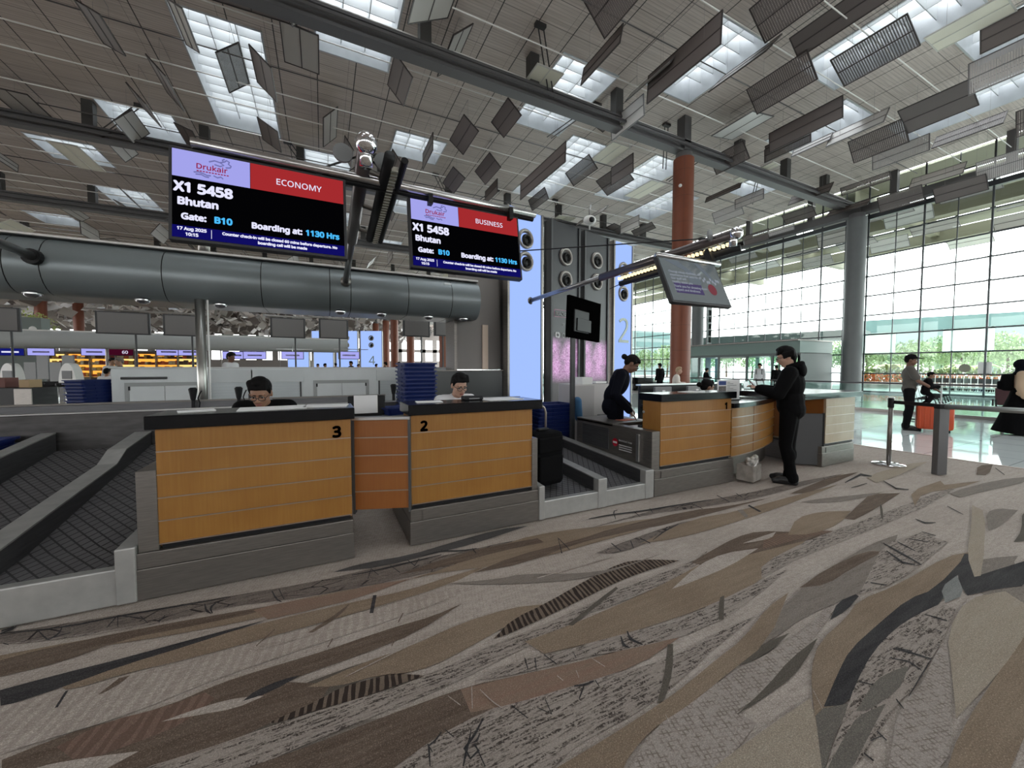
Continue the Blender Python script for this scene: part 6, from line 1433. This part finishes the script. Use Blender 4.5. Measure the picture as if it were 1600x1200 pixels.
def bench(label, x, y, rz, n, sm):
    t = thing('bench', label, 'bench', (x, y, 0), rz); w_ = .56
    for i in range(n):
        c0 = (i - (n - 1) / 2) * w_
        b = MB(); b.box(c0 - .24, c0 + .24, -.22, .22, .42, .445, .01); b.build('seat', sm, t)
        b = MB(); b.box(c0 - .24, c0 + .24, -.012, .012, -.22, .24, .01, M=Matrix.Translation((0, .27, .68)) @ Matrix.Rotation(R(-14), 4, 'X')); b.build('backrest', sm, t)
    for i in range(n + 1):
        c0 = (i - n / 2) * w_; b = MB(); b.tube([(c0, .22, .44), (c0, .22, .62), (c0, -.15, .62), (c0, -.2, .44)], .016, 8); b.build('armrest', BLACK, t)
    b = MB(); b.tube([(-n * w_ / 2, .05, .39), (n * w_ / 2, .05, .39)], .03, 10); b.build('beam', STEEL_D, t)
    for s in (-.36, .36):
        b = MB(); b.tube([(s * n * w_, .05, .02), (s * n * w_, .05, .39)], .03, 10); b.tube([(s * n * w_, -.28, .03), (s * n * w_, .36, .03)], .022, 8); b.build('leg', STEEL_D, t)
bench('row of grey metal seats with black arm loops right of the orange suitcase', 15.7, 4.5, R(10), 5, SEATG)
bench('bench with dark maroon backs left of the person with the backpack', 16.0, 2.9, R(-70), 2, mat('bench_maroon', (.05, .012, .016), .5))
bench('row of grey seats showing behind the pale end counter', 16.0, 9.4, R(6), 4, SEATG)
bench('row of pale seats by the glass behind the standing agent', 20.5, 25.0, R(-70), 5, SEATG)
t = thing('vestibule', 'grey glass entrance vestibule with a wide fascia at the glass wall', 'vestibule', (26.6, 16.95, 0))
TEAL = mat('fascia_teal', (.16, .22, .20), .45); DTEAL = mat('portal_grey', (.12, .14, .135), .5)
b = MB(); b.box(-1.6, 2.0, -4.2, 4.2, 2.35, 3.05, .01); b.build('fascia', TEAL, t); b = MB(); b.box(-1.9, 2.0, -4.25, 4.2, 3.05, 3.12); b.build('roof', STEEL, t)
b = MB(); b.box(-1.5, 2.0, -4.1, 4.1, 2.2, 2.35); b.build('lintel', DTEAL, t)
for y in (-4.1, -2.6, -1.0, 1.0, 2.6, 4.1): b = MB(); b.box(-1.5, -1.38, y - .06, y + .06, 0, 2.2); b.build('post', DTEAL, t)
for y0, y1 in ((-4.04, -2.66), (-2.54, -1.06), (1.06, 2.54), (2.66, 4.04)): b = MB(); b.box(-1.45, -1.43, y0, y1, .02, 2.2); b.build('glass_pane', BGL, t)
b = MB(); b.box(-1.5, 2.0, -4.2, -4.05, 0, 2.3); b.build('side_wall', DTEAL, t)
# ================================================================ notices on the glass, hanging sign
def gpt(px, py):  # a point on the glass wall plane
    dx = (px - 800) / FPX; k_ = (GX - .06) / (dx * math.cos(YAW) + math.sin(YAW)); return (k_ * math.cos(YAW) - k_ * dx * math.sin(YAW), EYE + (575 - py) / FPX * k_)
def gcard(label, px0, px1, py0, py1, m, n, cat, ell=False):
    y0, z1 = gpt(px0, py0); y1, z0 = gpt(px1, py1)
    b = MB()
    if ell: b.prism([(GX - .05, (y0 + y1) / 2 + (y1 - y0) / 2 * math.cos(R(a)), (z0 + z1) / 2 + (z1 - z0) / 2 * math.sin(R(a))) for a in range(0, 360, 15)], (.01, 0, 0))
    else: b.box(GX - .05, GX - .03, min(y0, y1), max(y0, y1), z0, z1)
    tag(b.build(n, m), label, cat)
FROST = bpy.data.materials.new('frosted_film'); FROST.use_nodes = True; ft_ = FROST.node_tree; ft_.nodes.clear()
fo_ = ft_.nodes.new('ShaderNodeOutputMaterial'); fl_ = ft_.nodes.new('ShaderNodeBsdfTranslucent'); fl_.inputs[0].default_value = (.88, .97, .95, 1); ft_.links.new(fl_.outputs[0], fo_.inputs[0])
gcard('large frosted pale panel on the glass just right of the grey column', 1344, 1397, 523, 551, FROST, 'frosted_panel', 'panel'); gcard('large frosted pale panel on the glass above the oval sticker', 1470, 1551, 515, 549, FROST, 'frosted_panel', 'panel')
gcard('beige oval sticker on the glass wall', 1497, 1516, 569, 582, mat('oval_beige', (.22, .22, .17), .6), 'oval_sticker', 'sticker', True); gcard('square white notice stuck on the glass at the right', 1527, 1549, 566, 586, WHITE, 'notice', 'notice')
t = thing('hanging_sign', 'tall narrow sign of white square panels behind the orange column', 'sign', (27.2, 20.6, 0))
x_, y_ = at(1104, 30); t.location = (x_, y_, 0)
b = MB(); b.box(-.12, .42, -.04, .04, .2, 6.2); b.build('mast', MGREY, t)
for i in range(6): b = MB(); b.box(.0, .38, -.07, -.04, 2.9 + i * .52, 3.34 + i * .52); b.build('square_panel', FROST, t)
for k_ in range(6): pass
# ================================================================ outdoors
m_ = MB(); m_.poly([(29.0, -30, -.05), (90, -30, -.05), (90, 110, -.05), (29.0, 110, -.05)]); tag(m_.build('floor', mat('pavement', (.6, .6, .58), .9, var=.1)), kind='structure')
LEAF = [mat('leaf_green', (.24, .34, .16), .6, var=.3, vs_=2), mat('leaf_dark', (.16, .25, .14), .6, var=.3, vs_=2), mat('leaf_lime', (.42, .5, .16), .55, var=.2, vs_=2)]; TRUNK = mat('trunk', (.09, .065, .045), .9)
def crown(rng, r_, h_, n):
    b = MB()
    for i in range(n):
        a, u, q = rng.uniform(0, 6.283), rng.uniform(-1, 1), rng.random() ** .45
        c = Vector((math.cos(a) * math.sqrt(1 - u * u) * r_ * q, math.sin(a) * math.sqrt(1 - u * u) * r_ * q, h_ * u * q)); M = Euler((rng.uniform(0, 3), rng.uniform(0, 3), rng.uniform(0, 6))).to_matrix(); s_ = rng.uniform(.10, .2)
        b.poly([c + M @ Vector(p) * s_ for p in ((-1, 0, 0), (-.2, -.5, .1), (1, 0, 0), (-.2, .5, .1))])
    return b
rt = random.Random(4); tp = []
for v in range(3):
    t = thing('tree', 'x', 'tree', (0, 0, 0)); b = crown(rt, 1.7, 1.5, 1100); b.xf(Matrix.Translation((0, 0, 2.6))); b.build('crown', LEAF[v % 2], t); b = MB(); b.tube([(0, 0, 0), (.1, .05, 1.4), (0, 0, 2.8)], [.14, .1, .05], 8); b.build('trunk', TRUNK, t); tp.append(t)
TREES = [(1105, 56), (1135, 61), (1075, 52), (1008, 56), (1322, 43), (1352, 37), (1378, 48), (1402, 42), (1428, 36.5), (1452, 47), (1476, 41.5), (1500, 36), (1524, 46.5), (1548, 41), (1572, 35.5), (1598, 46), (1634, 40), (1295, 49), (1255, 54), (1215, 60), (1175, 53), (1042, 60)]
for i, (px, d) in enumerate(TREES):
    o = tp[i] if i < 3 else copy_tree(tp[i % 3]); x, y = at(px, d); o.location = (x, y, 0); s_ = .9 + .35 * rt.random(); o.scale = (s_, s_, s_ * (1 if d > 40 else 1.1)); o.rotation_euler = (0, 0, rt.uniform(0, 6))
    tag(o, 'leafy green tree in the outdoor row of trees beyond the glass wall', 'tree', 'trees outside the glass wall')
pl0 = None
for i, (px, d) in enumerate([(1345, 30.5), (1368, 31.8), (1388, 30.8), (1462, 32), (1485, 31), (1516, 31), (1590, 30)]):
    if pl0 is None:
        pl0 = thing('banana_plant', 'x', 'plant'); b = MB()
        for k_ in range(13):
            a = 2.4 * k_; L_ = 1.1 + .1 * (k_ % 4); pts = []
            for u in range(7): q = u / 6; pts.append((Vector((math.cos(a) * L_ * q * .8, math.sin(a) * L_ * q * .8, .7 + L_ * (1.1 * q - .9 * q * q))), .17 * math.sin(math.pi * min(.97, q + .05))))
            sd = Vector((-math.sin(a), math.cos(a), 0))
            for (p, w0), (q_, w1) in zip(pts, pts[1:]): b.poly([p - sd * w0, q_ - sd * w1, q_ + sd * w1, p + sd * w0])
        b.build('fronds', LEAF[2], pl0); b = MB(); b.tube([(0, 0, 0), (0, 0, .9)], .08, 8); b.build('stem', LEAF[1], pl0); o = pl0
    else: o = copy_tree(pl0)
    x, y = at(px, d); o.location = (x, y, 0); o.rotation_euler = (0, 0, i * 1.3); s_ = 1.0 + .25 * (i % 3); o.scale = (s_, s_, s_)
    tag(o, 'lime green broad-leaved plant in front of the outdoor trees', 'plant', 'broad-leaved plants outside')
for nm, x0, y0, x1, y1, m_1, lab in (('flower_bed', *at(1330, 29.5), *at(1640, 24), mat('flower_orange', (.62, .20, .06), .7), 'bed of orange and red flowers outside below the trees'), ('hedge', *at(1330, 31), *at(1660, 25.5), LEAF[0], 'low green hedge behind the outdoor flower bed')):
    b = MB(); rh = random.Random(8)
    for i in range(1500 if nm == 'flower_bed' else 2600):
        f = rh.random(); c = Vector((x0 + (x1 - x0) * f + rh.uniform(-.3, .3), y0 + (y1 - y0) * f + rh.uniform(-.3, .3), rh.uniform(.25, 1.0 if nm == 'flower_bed' else 1.35))); M = Euler((rh.uniform(0, 3), rh.uniform(0, 3), 0)).to_matrix(); s_ = .09 if nm == 'flower_bed' else .13
        b.poly([c + M @ Vector(p) * s_ for p in ((-1, 0, 0), (0, -.6, .1), (1, 0, 0), (0, .6, .1))])
    tag(b.build(nm, m_1), lab, 'flowers' if nm == 'flower_bed' else 'hedge', kind='stuff')
t = thing('low_wall', 'low pale planter wall outside under the flower bed', 'wall', (0, 0, 0)); x0, y0 = at(1320, 28.6); x1, y1 = at(1650, 23)
b = MB(); b.prism([(x0, y0, 0), (x1, y1, 0), (x1 + .3, y1 + .1, 0), (x0 + .3, y0 + .1, 0)], (0, 0, .45)); b.build('wall', mat('planter_wall', (.50, .44, .40), .8), t)
tro = None
for i in range(14):
    px = 1437 + i * 11.5; x, y = at(px, 26.2 - i * .32)
    if tro is None:
        tro = thing('luggage_trolley', 'x', 'trolley'); b = MB(); b.tube([(-.25, -.35, .2), (-.25, .35, .2), (-.25, .4, .95), (.25, .4, .95), (.25, .35, .2), (.25, -.35, .2)], .025, 6); b.box(-.24, .24, -.4, .35, .18, .21); b.build('frame', STEEL_L, tro); b = MB(); b.box(-.24, .24, .36, .40, .5, .8); b.build('sign_plate', DGREY, tro)
        for sx, sy in ((-.2, -.3), (.2, -.3), (-.2, .3), (.2, .3)): b = MB(); b.tube([(sx - .02, sy, .09), (sx + .02, sy, .09)], .08, 10); b.build('wheel', BLACK, tro)
        o = tro
    else: o = copy_tree(tro)
    o.location = (x, y, -.02); o.rotation_euler = (0, 0, R(-70)); tag(o, 'luggage trolley nested in the outdoor row under the flower bed', 'trolley', 'luggage trolleys outside')
t = thing('guideway', 'pale green elevated guideway across the background beyond the trees', 'guideway', (0, 0, 0)); x0, y0 = at(1330, 62); x1, y1 = at(1760, 46)
GU = mat('guideway_green', (.085, .135, .13), .7, var=.12, vs_=.5, spec=.1); GUL = mat('guideway_pale', (.15, .19, .185), .7, spec=.1)
b = MB(); b.prism([(x0, y0, 6.9), (x1, y1, 6.9), (x1 + 3, y1 + 1, 6.9), (x0 + 3, y0 + 1, 6.9)], (0, 0, 2.0)); b.build('upper_band', GU, t); b = MB(); b.prism([(x0 - .4, y0, 4.4), (x1 - .4, y1, 4.4), (x1 + 3, y1 + 1, 4.4), (x0 + 3, y0 + 1, 4.4)], (0, 0, 2.5)); b.build('lower_band', GUL, t)
for i in range(6): f = i / 5; b = MB(); b.box(x0 + (x1 - x0) * f + .6, x0 + (x1 - x0) * f + 1.8, y0 + (y1 - y0) * f, y0 + (y1 - y0) * f + 1, -.05, 4.4); b.build('pier', GUL, t)
t = thing('kerbside_canopy', 'pale green flat canopy outside behind the vestibule fascia', 'canopy', (0, 0, 0)); x0, y0 = at(1060, 42); x1, y1 = at(1345, 31)
b = MB(); b.prism([(x0, y0, 3.9), (x1, y1, 3.9), (x1 + 4, y1 + 1, 3.9), (x0 + 4, y0 + 1, 3.9)], (0, 0, .7)); b.build('roof', GUL, t)
for i in range(5): f = i / 4; b = MB(); b.tube([(x0 + (x1 - x0) * f + 1, y0 + (y1 - y0) * f + .5, -.05), (x0 + (x1 - x0) * f + 1, y0 + (y1 - y0) * f + .5, 3.9)], .16, 10); b.build('post', GU, t)
t = thing('distant_building', 'pale distant office block seen through the glass left of the orange column', 'building', (*at(1020, 82), 0))
b = MB(); b.box(-5, 5, 0, 4, -.05, 9.2); b.build('wall', GUL, t)
for i in range(4): b = MB(); b.box(-4.7, 4.7, -.1, 0, 2.2 + i * 1.85, 3.2 + i * 1.85); b.build('window_band', GU, t)
# ================================================================ far side of the hall
t = thing('overhead_bulkhead', 'pale grey bulkhead of the next counter island, seen under the near bulkhead', 'bulkhead', (0, 24, 0))
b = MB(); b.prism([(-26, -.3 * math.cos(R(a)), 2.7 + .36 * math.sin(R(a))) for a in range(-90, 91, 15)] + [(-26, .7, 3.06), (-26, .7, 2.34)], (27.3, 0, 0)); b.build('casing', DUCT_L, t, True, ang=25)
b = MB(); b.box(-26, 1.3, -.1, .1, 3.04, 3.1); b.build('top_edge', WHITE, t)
for x in (-25, -17, -9, -.5): b = MB(); b.tube([(x, .4, 0), (x, .4, 2.4)], .06, 10); b.build('support', STEEL, t)
LAVS = emat('far_screen_lavender', (.42, .42, .95), .55); NAVS = emat('far_screen_navy', (.01, .015, .20), .45); MARS = emat('far_screen_maroon', (.07, .004, .02), .4)
def far_screen(px, d, w_, h_, z, label, m, txt=None, rz=0):
    x, y = at(px, d); t = thing('hanging_screen', label, 'screen', (x, y, z), rz)
    b = MB(); b.box(-w_ / 2, w_ / 2, 0, .06, -h_ / 2, h_ / 2, .005); b.build('housing', DGREY, t); b = MB(); b.box(-w_ / 2 + .03, w_ / 2 - .03, -.004, 0, -h_ / 2 + .03, h_ / 2 - .03); f = b.build('display', m, t)
    b = MB(); b.tube([(0, .03, h_ / 2), (0, .03, h_ / 2 + .12), (0, 23.8 - y, 2.62 - z)], .015, 6); b.tube([(-w_ * .7, -.1, h_ / 2 + .1), (w_ * .9, -.2, h_ / 2 + .1)], .02, 6); b.build('hanger', STEEL_L, t)
    if txt: text(txt, h_ * .6, SWHT, 'lettering', f, (.05, -.006, -h_ * .22), ext=.0005, bold=.002)
    else:
        b = MB(); b.box(-w_ * .3, w_ * .3, -.007, -.005, -.04, .04); b.build('text_bar', SWHT if m is NAVS else mat('bar_%d' % px, (.35, .33, .6), .5), f)
    return t
for px, lab, m, tx in ((18, 'dark blue screen at the far left above the white kiosk', NAVS, None), (66, 'lavender screen right of the dark blue screen at the far left', LAVS, None), (149, 'violet screen left of the maroon sign with numerals', LAVS, None), (190, 'maroon sign with white numerals above the pale cabinets', MARS, '60'), (265, 'lavender screen above the orange shop shelves', LAVS, None), (299, 'violet screen just left of the tall steel pole', LAVS, None), (367, 'lavender screen above the white-shirted person right of the pole', LAVS, None), (399, 'violet screen second right of the tall steel pole', LAVS, None), (458, 'lavender screen third right of the tall steel pole', LAVS, None), (546, 'lavender screen in front of the blue 4 panels', LAVS, None)):
    far_screen(px, 20.5, 1.05, .42, 2.3 if px < 300 else 2.12, lab, m, tx)
MON = mat('monitor_back_grey', (.19, .18, .18), .5)
for px, d, w_, lab in ((5, 11.5, .8, 'grey monitor back cut by the left picture edge under the bulkhead'), (196, 12.5, 1.3, 'wide blank grey monitor back, leftmost of those between left edge and pole'), (289, 13.2, 1.05, 'blank grey monitor back just left of the tall steel pole'), (452, 14, 1.1, 'blank grey monitor back right of the seated agent with glasses'), (523, 14.4, 1.0, 'blank grey monitor back left of the blue 4 panels'), (652, 13.5, .95, 'blank grey monitor back in front of the distant orange columns'), (690, 13.2, .5, 'narrow grey monitor side beside the grey end wall')):
    x, y = at(px, d); t = thing('monitor', lab, 'monitor', (x, y, 2.9), R(4)); hh = .36
    b = MB(); b.box(-w_ / 2, w_ / 2, 0, .08, -hh, hh, .01); b.build('housing', DGREY, t); b = MB(); b.box(-w_ / 2 + .06, w_ / 2 - .06, -.02, 0, -hh + .04, hh - .04); b.build('back_plate', MON, t)
    b = MB(); b.tube([(-w_ * .7, .04, hh + .05), (w_ * .7, .04, hh + .05)], .03, 8); b.build('rail', STEEL_L, t); b = MB(); b.tube([(w_ * .2, .12, -2.9), (w_ * .2, .12, -.1)], .03, 8); b.build('post', DGREY, t)
for i, (px, lab) in enumerate(((20, 'white rounded self check-in kiosk, left of two at the picture left'), (112, 'white rounded self check-in kiosk, right of two, by the queue posts'))):
    x, y = at(px, 12.2); t = thing('kiosk', lab, 'kiosk', (x, y, 0), R(-30))
    b = MB(); b.lathe([(.2, 0), (.22, .03), (.16, .1), (.14, .75), (.2, .95)], seg=20); b.build('pedestal', WHITE, t, True)
    b = MB(); b.prism([(.3 * math.cos(R(a)), -.12, .98 + (.62 if math.sin(R(a)) > 0 else 0) * math.sin(R(a))) for a in range(0, 181, 12)], (0, .22, 0)); b.build('head', WHITE, t, True, ang=40); b = MB(); b.box(-.17, .17, -.13, -.12, 1.1, 1.36, .004); b.build('screen', DGREY, t)
SHOPL = emat('shop_glow', (1.0, .42, .06), .75); SHOPY = emat('shop_glow_yellow', (1.0, .72, .22), .7); GOODS = [mat('goods_%d' % i, c, .6) for i, c in enumerate(((.6, .1, .02), (.6, .35, .05), (.25, .03, .02), (.7, .6, .4), (.1, .05, .03)))]
for i, (px, w_) in enumerate(((100, 1.5), (128, 1.4), (168, 1.6), (208, 1.6), (238, 1.6), (270, 1.6), (300, 1.4))):
    x, y = at(px, 23.5); t = thing('shop_shelf', '%s glowing orange shop shelf unit from the left, seen over the cabinets' % ['first', 'second', 'third', 'fourth', 'fifth', 'sixth', 'seventh'][i], 'shelf', (x, y, 0))
    b = MB(); b.box(-w_ / 2, w_ / 2, .3, .35, 0, 2.45); b.box(-w_ / 2, w_ / 2, 0, .35, 2.4, 2.5); b.box(-w_ / 2, -w_ / 2 + .04, 0, .35, 0, 2.45); b.build('carcass', MGREY, t)
    b = MB(); b.box(-w_ / 2 + .05, w_ / 2 - .05, .28, .3, .9, 2.3); b.build('lit_back', SHOPL if i % 3 else SHOPY, t)
    rg = random.Random(i)
    for k_ in range(4):
        b = MB(); b.box(-w_ / 2, w_ / 2, .02, .3, .92 + .36 * k_, .94 + .36 * k_); sh = b.build('shelf_board', MGREY, t); b = MB(); q = -w_ / 2 + .08
        while q < w_ / 2 - .2: ww = rg.uniform(.08, .2); b.mi = rg.randrange(5); b.box(q, q + ww, .08, .26, .94 + .36 * k_, .94 + .36 * k_ + rg.uniform(.12, .26)); q += ww + .03
        b.build('goods', GOODS, sh)
for i, (px, d) in enumerate(((44, 13.5), (66, 11.5), (89, 11), (128, 13))):
    x, y = at(px, d); t = thing('stanchion', ['leftmost queue post left of the kiosks', 'queue post between the kiosks, second from left', 'queue post left of the right kiosk, nearest the belt', 'queue post right of the right white kiosk'][i], 'stanchion', (x, y, 0))
    b = MB(); b.lathe([(.17, 0), (.17, .02), (.03, .04)], seg=18); b.build('base_plate', STEEL_L, t); b = MB(); b.tube([(0, 0, .02), (0, 0, .98)], .032, 12); b.build('post', STEEL_L, t, True); b = MB(); b.tube([(0, 0, .92), (0, 0, 1.0)], .042, 12); b.box(-.9, .9, -.004, .004, .9, .965); b.build('belt_head', BLACK, t)
t = thing('equipment_counter', 'dark metal equipment counter at the far left behind the conveyor', 'counter', (*at(14, 9.6), 0), R(-20))
b = MB(); b.box(-.7, .5, 0, .6, 0, .95, .01); b.build('body', BLACK, t); b = MB(); b.box(.1, .5, -.02, 0, .2, .93, .01); b.build('steel_front', STEEL, t); b = MB(); b.box(-.6, -.2, .1, .4, .95, 1.2, .01); b.build('carton', mat('carton_red', (.14, .05, .04), .7), t); b = MB(); b.box(.1, .34, .1, .4, .95, 1.15, .01); b.build('carton', mat('carton_tan', (.4, .28, .15), .7), t)
t = thing('display_racks', 'row of grey information racks between the two white kiosks', 'rack', (*at(78, 17), 0), R(-25))
for i in range(4): b = MB(); b.box(-1.1 + .55 * i, -.6 + .55 * i, 0, .05, .7 + .25 * (i % 2), 1.7 + .3 * (i % 2)); b.build('panel', MGREY, t)
b = MB(); b.box(-1.1, 1.1, 0, .1, 0, .7); b.build('base', DGREY, t)
t = thing('wall_block', 'grey wall block with a round lamp above the far bulkhead at the left edge', 'wall block', (*at(22, 26), 0)); b = MB(); b.box(-1.2, 1.4, 0, 1, 0, 4.9); b.build('body', mat('block_grey', (.16, .19, .18), .6), t); b = MB(); b.ell((1.0, -.03, 4.1), (.2, .05, .2)); b.build('lamp', WHITE, t)
t = thing('partition_row', 'row of pale grey panels standing above the far bulkhead', 'partition', (*at(115, 30), 0), R(-5))
for i in range(9): b = MB(); b.box(-2.6 + .62 * i, -2.05 + .62 * i, 0, .1, 0, 4.3 - .05 * i); b.build('panel', mat('partition_%d' % i, (.34 + .03 * (i % 3), .35, .35), .6), t)
t = thing('planting', 'bright yellow-green foliage behind glass at the far left', 'plants', (*at(50, 40), 0)); b = crown(rt, 2.2, 2.4, 900); b.xf(Matrix.Translation((0, 0, 5.2))); b.build('foliage', LEAF[2], t); b = MB(); b.tube([(0, 0, 0), (0, 0, 5)], .15, 8); b.build('trunk', TRUNK, t)
t = thing('mural', 'green banner with red figures high in the distance right of the pole', 'banner', (*at(393, 40), 0)); b = MB(); b.box(-2.7, 2.7, 0, .1, 3.2, 4.8); b.build('banner', mat('banner_green', (.05, .16, .13), .6), t); b = MB()
for k_ in range(12): b.ell((.2 + .7 * math.cos(k_), -.05, 3.6 + .35 * abs(math.sin(k_))), (.16, .05, .14))
b.build('red_figures', mat('banner_red', (.45, .06, .05), .6), t); b = MB(); b.box(-2.6, -2.5, 0, .1, 0, 3.2); b.build('post', STEEL, t); b = MB(); b.box(2.5, 2.6, 0, .1, 0, 3.2); b.build('post', STEEL, t)
# second set of tall blue panels, with the number 4
A4, B4 = Vector(at(449, 33)), Vector(at(601, 33))
for i in range(4):
    p, q = A4 + (B4 - A4) * (i / 4 + .01), A4 + (B4 - A4) * (i / 4 + .225)
    light_panel(['distant tall blue light panel, first from the left, partly behind a monitor', 'distant tall blue light panel with round nozzles, second from the left', 'distant tall blue light panel with round nozzles, third from the left', 'distant tall blue light panel bearing the number 4'][i], p.x, q.x, p.y, q.y, 4.6 if i else 2.8, 'blue', '4' if i == 3 else None, (4.0, 3.4) if i else (), num_z=1.75, sc=1.15)
# ================================================================ travellers
figure('person in a cap and khaki shirt carrying a small child, hand on the orange suitcase', (12.3, 3.95, 0), R(22), dict(elR=(-.25, -.12, 1.14), wrR=(-.14, -.36, .98), hdR=(.15, -.5, -.3), elL=(.24, -.12, 1.15), wrL=(.10, -.30, 1.02), hdL=(-.5, -.4, .1)), SKIND, [('shirt', 'tee', KHK, .022), ('trousers', 'trousers', DRK, .016), ('cap', 'cap', DRK, 0), ('shoes', 'shoes', SHOE, .01)], h=1.74, vox=.012)
figure('small child held against the chest of the person in the cap', (12.40, 3.66, .56), R(22), dict(SEAT, knL=(.2, -.1, .42), knR=(-.2, -.1, .42), anL=(.24, .05, .12), anR=(-.24, .05, .12), toL=(.26, -.1, .06), toR=(-.26, -.1, .06)), SKIN, [('romper', 'shirt', DRK, .02), ('leggings', 'trousers', DRK, .012), ('shoes', 'shoes', SHOE, .01)], h=1.0, vox=.012, seated=True)
t = thing('suitcase', 'orange hard-shell suitcase with raised handle on the polished floor', 'suitcase', (12.42, 3.55, .0), R(-68))
b = MB(); b.box(-.29, .29, -.15, .15, .06, .62, .05); b.build('shell', ORANGE, t, True, ang=40); b = MB()
for i in range(6): b.box(-.25 + .085 * i, -.22 + .085 * i, -.157, -.148, .1, .58, .003)
b.build('ribs', ORANGE, t); b = MB(); b.tube([(-.1, .08, .6), (-.1, .08, 1.0), (.1, .08, 1.0), (.1, .08, .6)], .014, 8); b.build('handle', STEEL_L, t)
for sx in (-.22, .22):
    for sy in (-.1, .1): b = MB(); b.tube([(sx - .015, sy, .035), (sx + .015, sy, .035)], .035, 12); b.build('wheel', BLACK, t)
figure('person in a dark headscarf, beige top and long black robe with a black backpack', (13.55, 2.58, 0), R(14), dict(elL=(.23, -.06, 1.12)), SKIN, [('top', 'shirt', BEI, .03), ('robe', 'robe', BLK, 0), ('headscarf', 'scarf', NAVY, 0), ('backpack', 'pack', BLK, 0), ('shoes', 'shoes', SHOE, .01)], h=1.60, vox=.014, hair=None)
figure('person with dark hair seated behind counter 1, face turned right', (5.42, 4.12, 0), R(62), raised(SEAT, -.10), SKIN, [('blouse', 'jacket', BLK, .014), ('skirt', 'skirt', BLK, .01), ('shoes', 'shoes', SHOE, .008)], hd=(R(8), R(14)), hair='bun', vox=.010, seated=True)
agent_chair(5.36, 4.16, R(62), 'dark office chair under the seated person behind counter 1')
def far_person(label, px, d, rz, cl, skin=SKIN, J=None, hair='short', hm=None, h=1.7, group=None, z=0, seated=False, hd=(0, .1)):
    x, y = at(px, d); return figure(label, (x, y, z), rz, J or {}, skin, cl, h=h, vox=.022, detail=False, hair=hair, hm=hm, group=group, seated=seated, hd=hd)
TOPB, TRB = ('jacket', 'jacket', BLK, .02), ('trousers', 'trousers', BLK, .015)
far_person('person in black seen from behind near the glass, left of the orange column', 1031, 19, R(175), [TOPB, TRB], h=1.66)
far_person('blond person in white seated in front of the orange column', 1058, 14.6, R(40), [('top', 'shirt', CREAM, .02), TRB], SKINL, SEAT, hm=HAIRB, z=.0, seated=True, h=1.86)
bench('grey seat under the blond person in white before the orange column', *at(1058, 14.65), R(40), 1, SEATG)
far_person('person in a white shirt with a black backpack walking before the vestibule', 1187, 19.5, R(-75), [('shirt', 'shirt', WSH, .02), TRB, ('backpack', 'pack', BLK, 0)], h=1.66, hair='fringe')
far_person('dark-clothed person just left of the head of the man in black', 1213, 20, R(150), [TOPB, TRB], h=1.58)
far_person('dark-haired person seated low behind the glass rail by the vestibule', 1103, 25, R(60), [TOPB, TRB], J=SEAT, z=.0, seated=True, h=1.8)
bench('grey seat under the dark-haired person seated by the vestibule', *at(1103, 25.05), R(60), 1, SEATG)
far_person('person in a white shirt standing beyond the cabinets right of the steel pole', 361, 11.3, R(60), [('shirt', 'shirt', WSH, .02), TRB], SKIND, h=1.88)
far_person('dark-haired person in white talking beyond the left end of the cabinets', 176, 13.5, R(50), [('shirt', 'shirt', WSH, .02), TRB], h=1.78)
far_person('grey-haired person beyond the left end of the cabinets', 188, 12.5, R(-60), [('shirt', 'shirt', KHK, .02), TRB], SKINL, hm=mat('hair_grey', (.2, .17, .15), .7), h=1.76)
far_person('person in white seen from behind, bending at the blue trays by the cabinets', 167, 10.8, R(170), [('shirt', 'shirt', WSH, .02), TRB], h=1.42)
fp = None
for i, px in enumerate((497, 508, 525, 549, 560, 588, 603, 624, 638, 656, 663)):
    d = 23 + 2.5 * (i % 3)
    if fp is None: fp = far_person('x', px, d, R(20), [('top', 'shirt', NAVY, .02), TRB], h=1.74); o = fp
    else: o = copy_tree(fp)
    x, y = at(px, d); o.location = (x, y, 0); o.rotation_euler = (0, 0, i * 1.7); s_ = .96 + .03 * (i % 4); o.scale = (s_, s_, s_)
    tag(o, 'distant person whose dark head just shows over the pale cabinets', 'person', 'distant queue over the cabinets')
# ================================================================ unseen wall added behind the photographer to block light
m_ = MB(); m_.box(-70, 29, -14.4, -14, 0, 2.5); m_.box(-70, 29, -14.4, -14, 6.5, 13)
for x in range(-70, 29, 6): m_.box(x, x + 3.0, -14.4, -14, 2.5, 6.5)
tag(m_.build('wall_light_block', mat('light_block_grey', (.36, .35, .34), .7)), kind='structure')
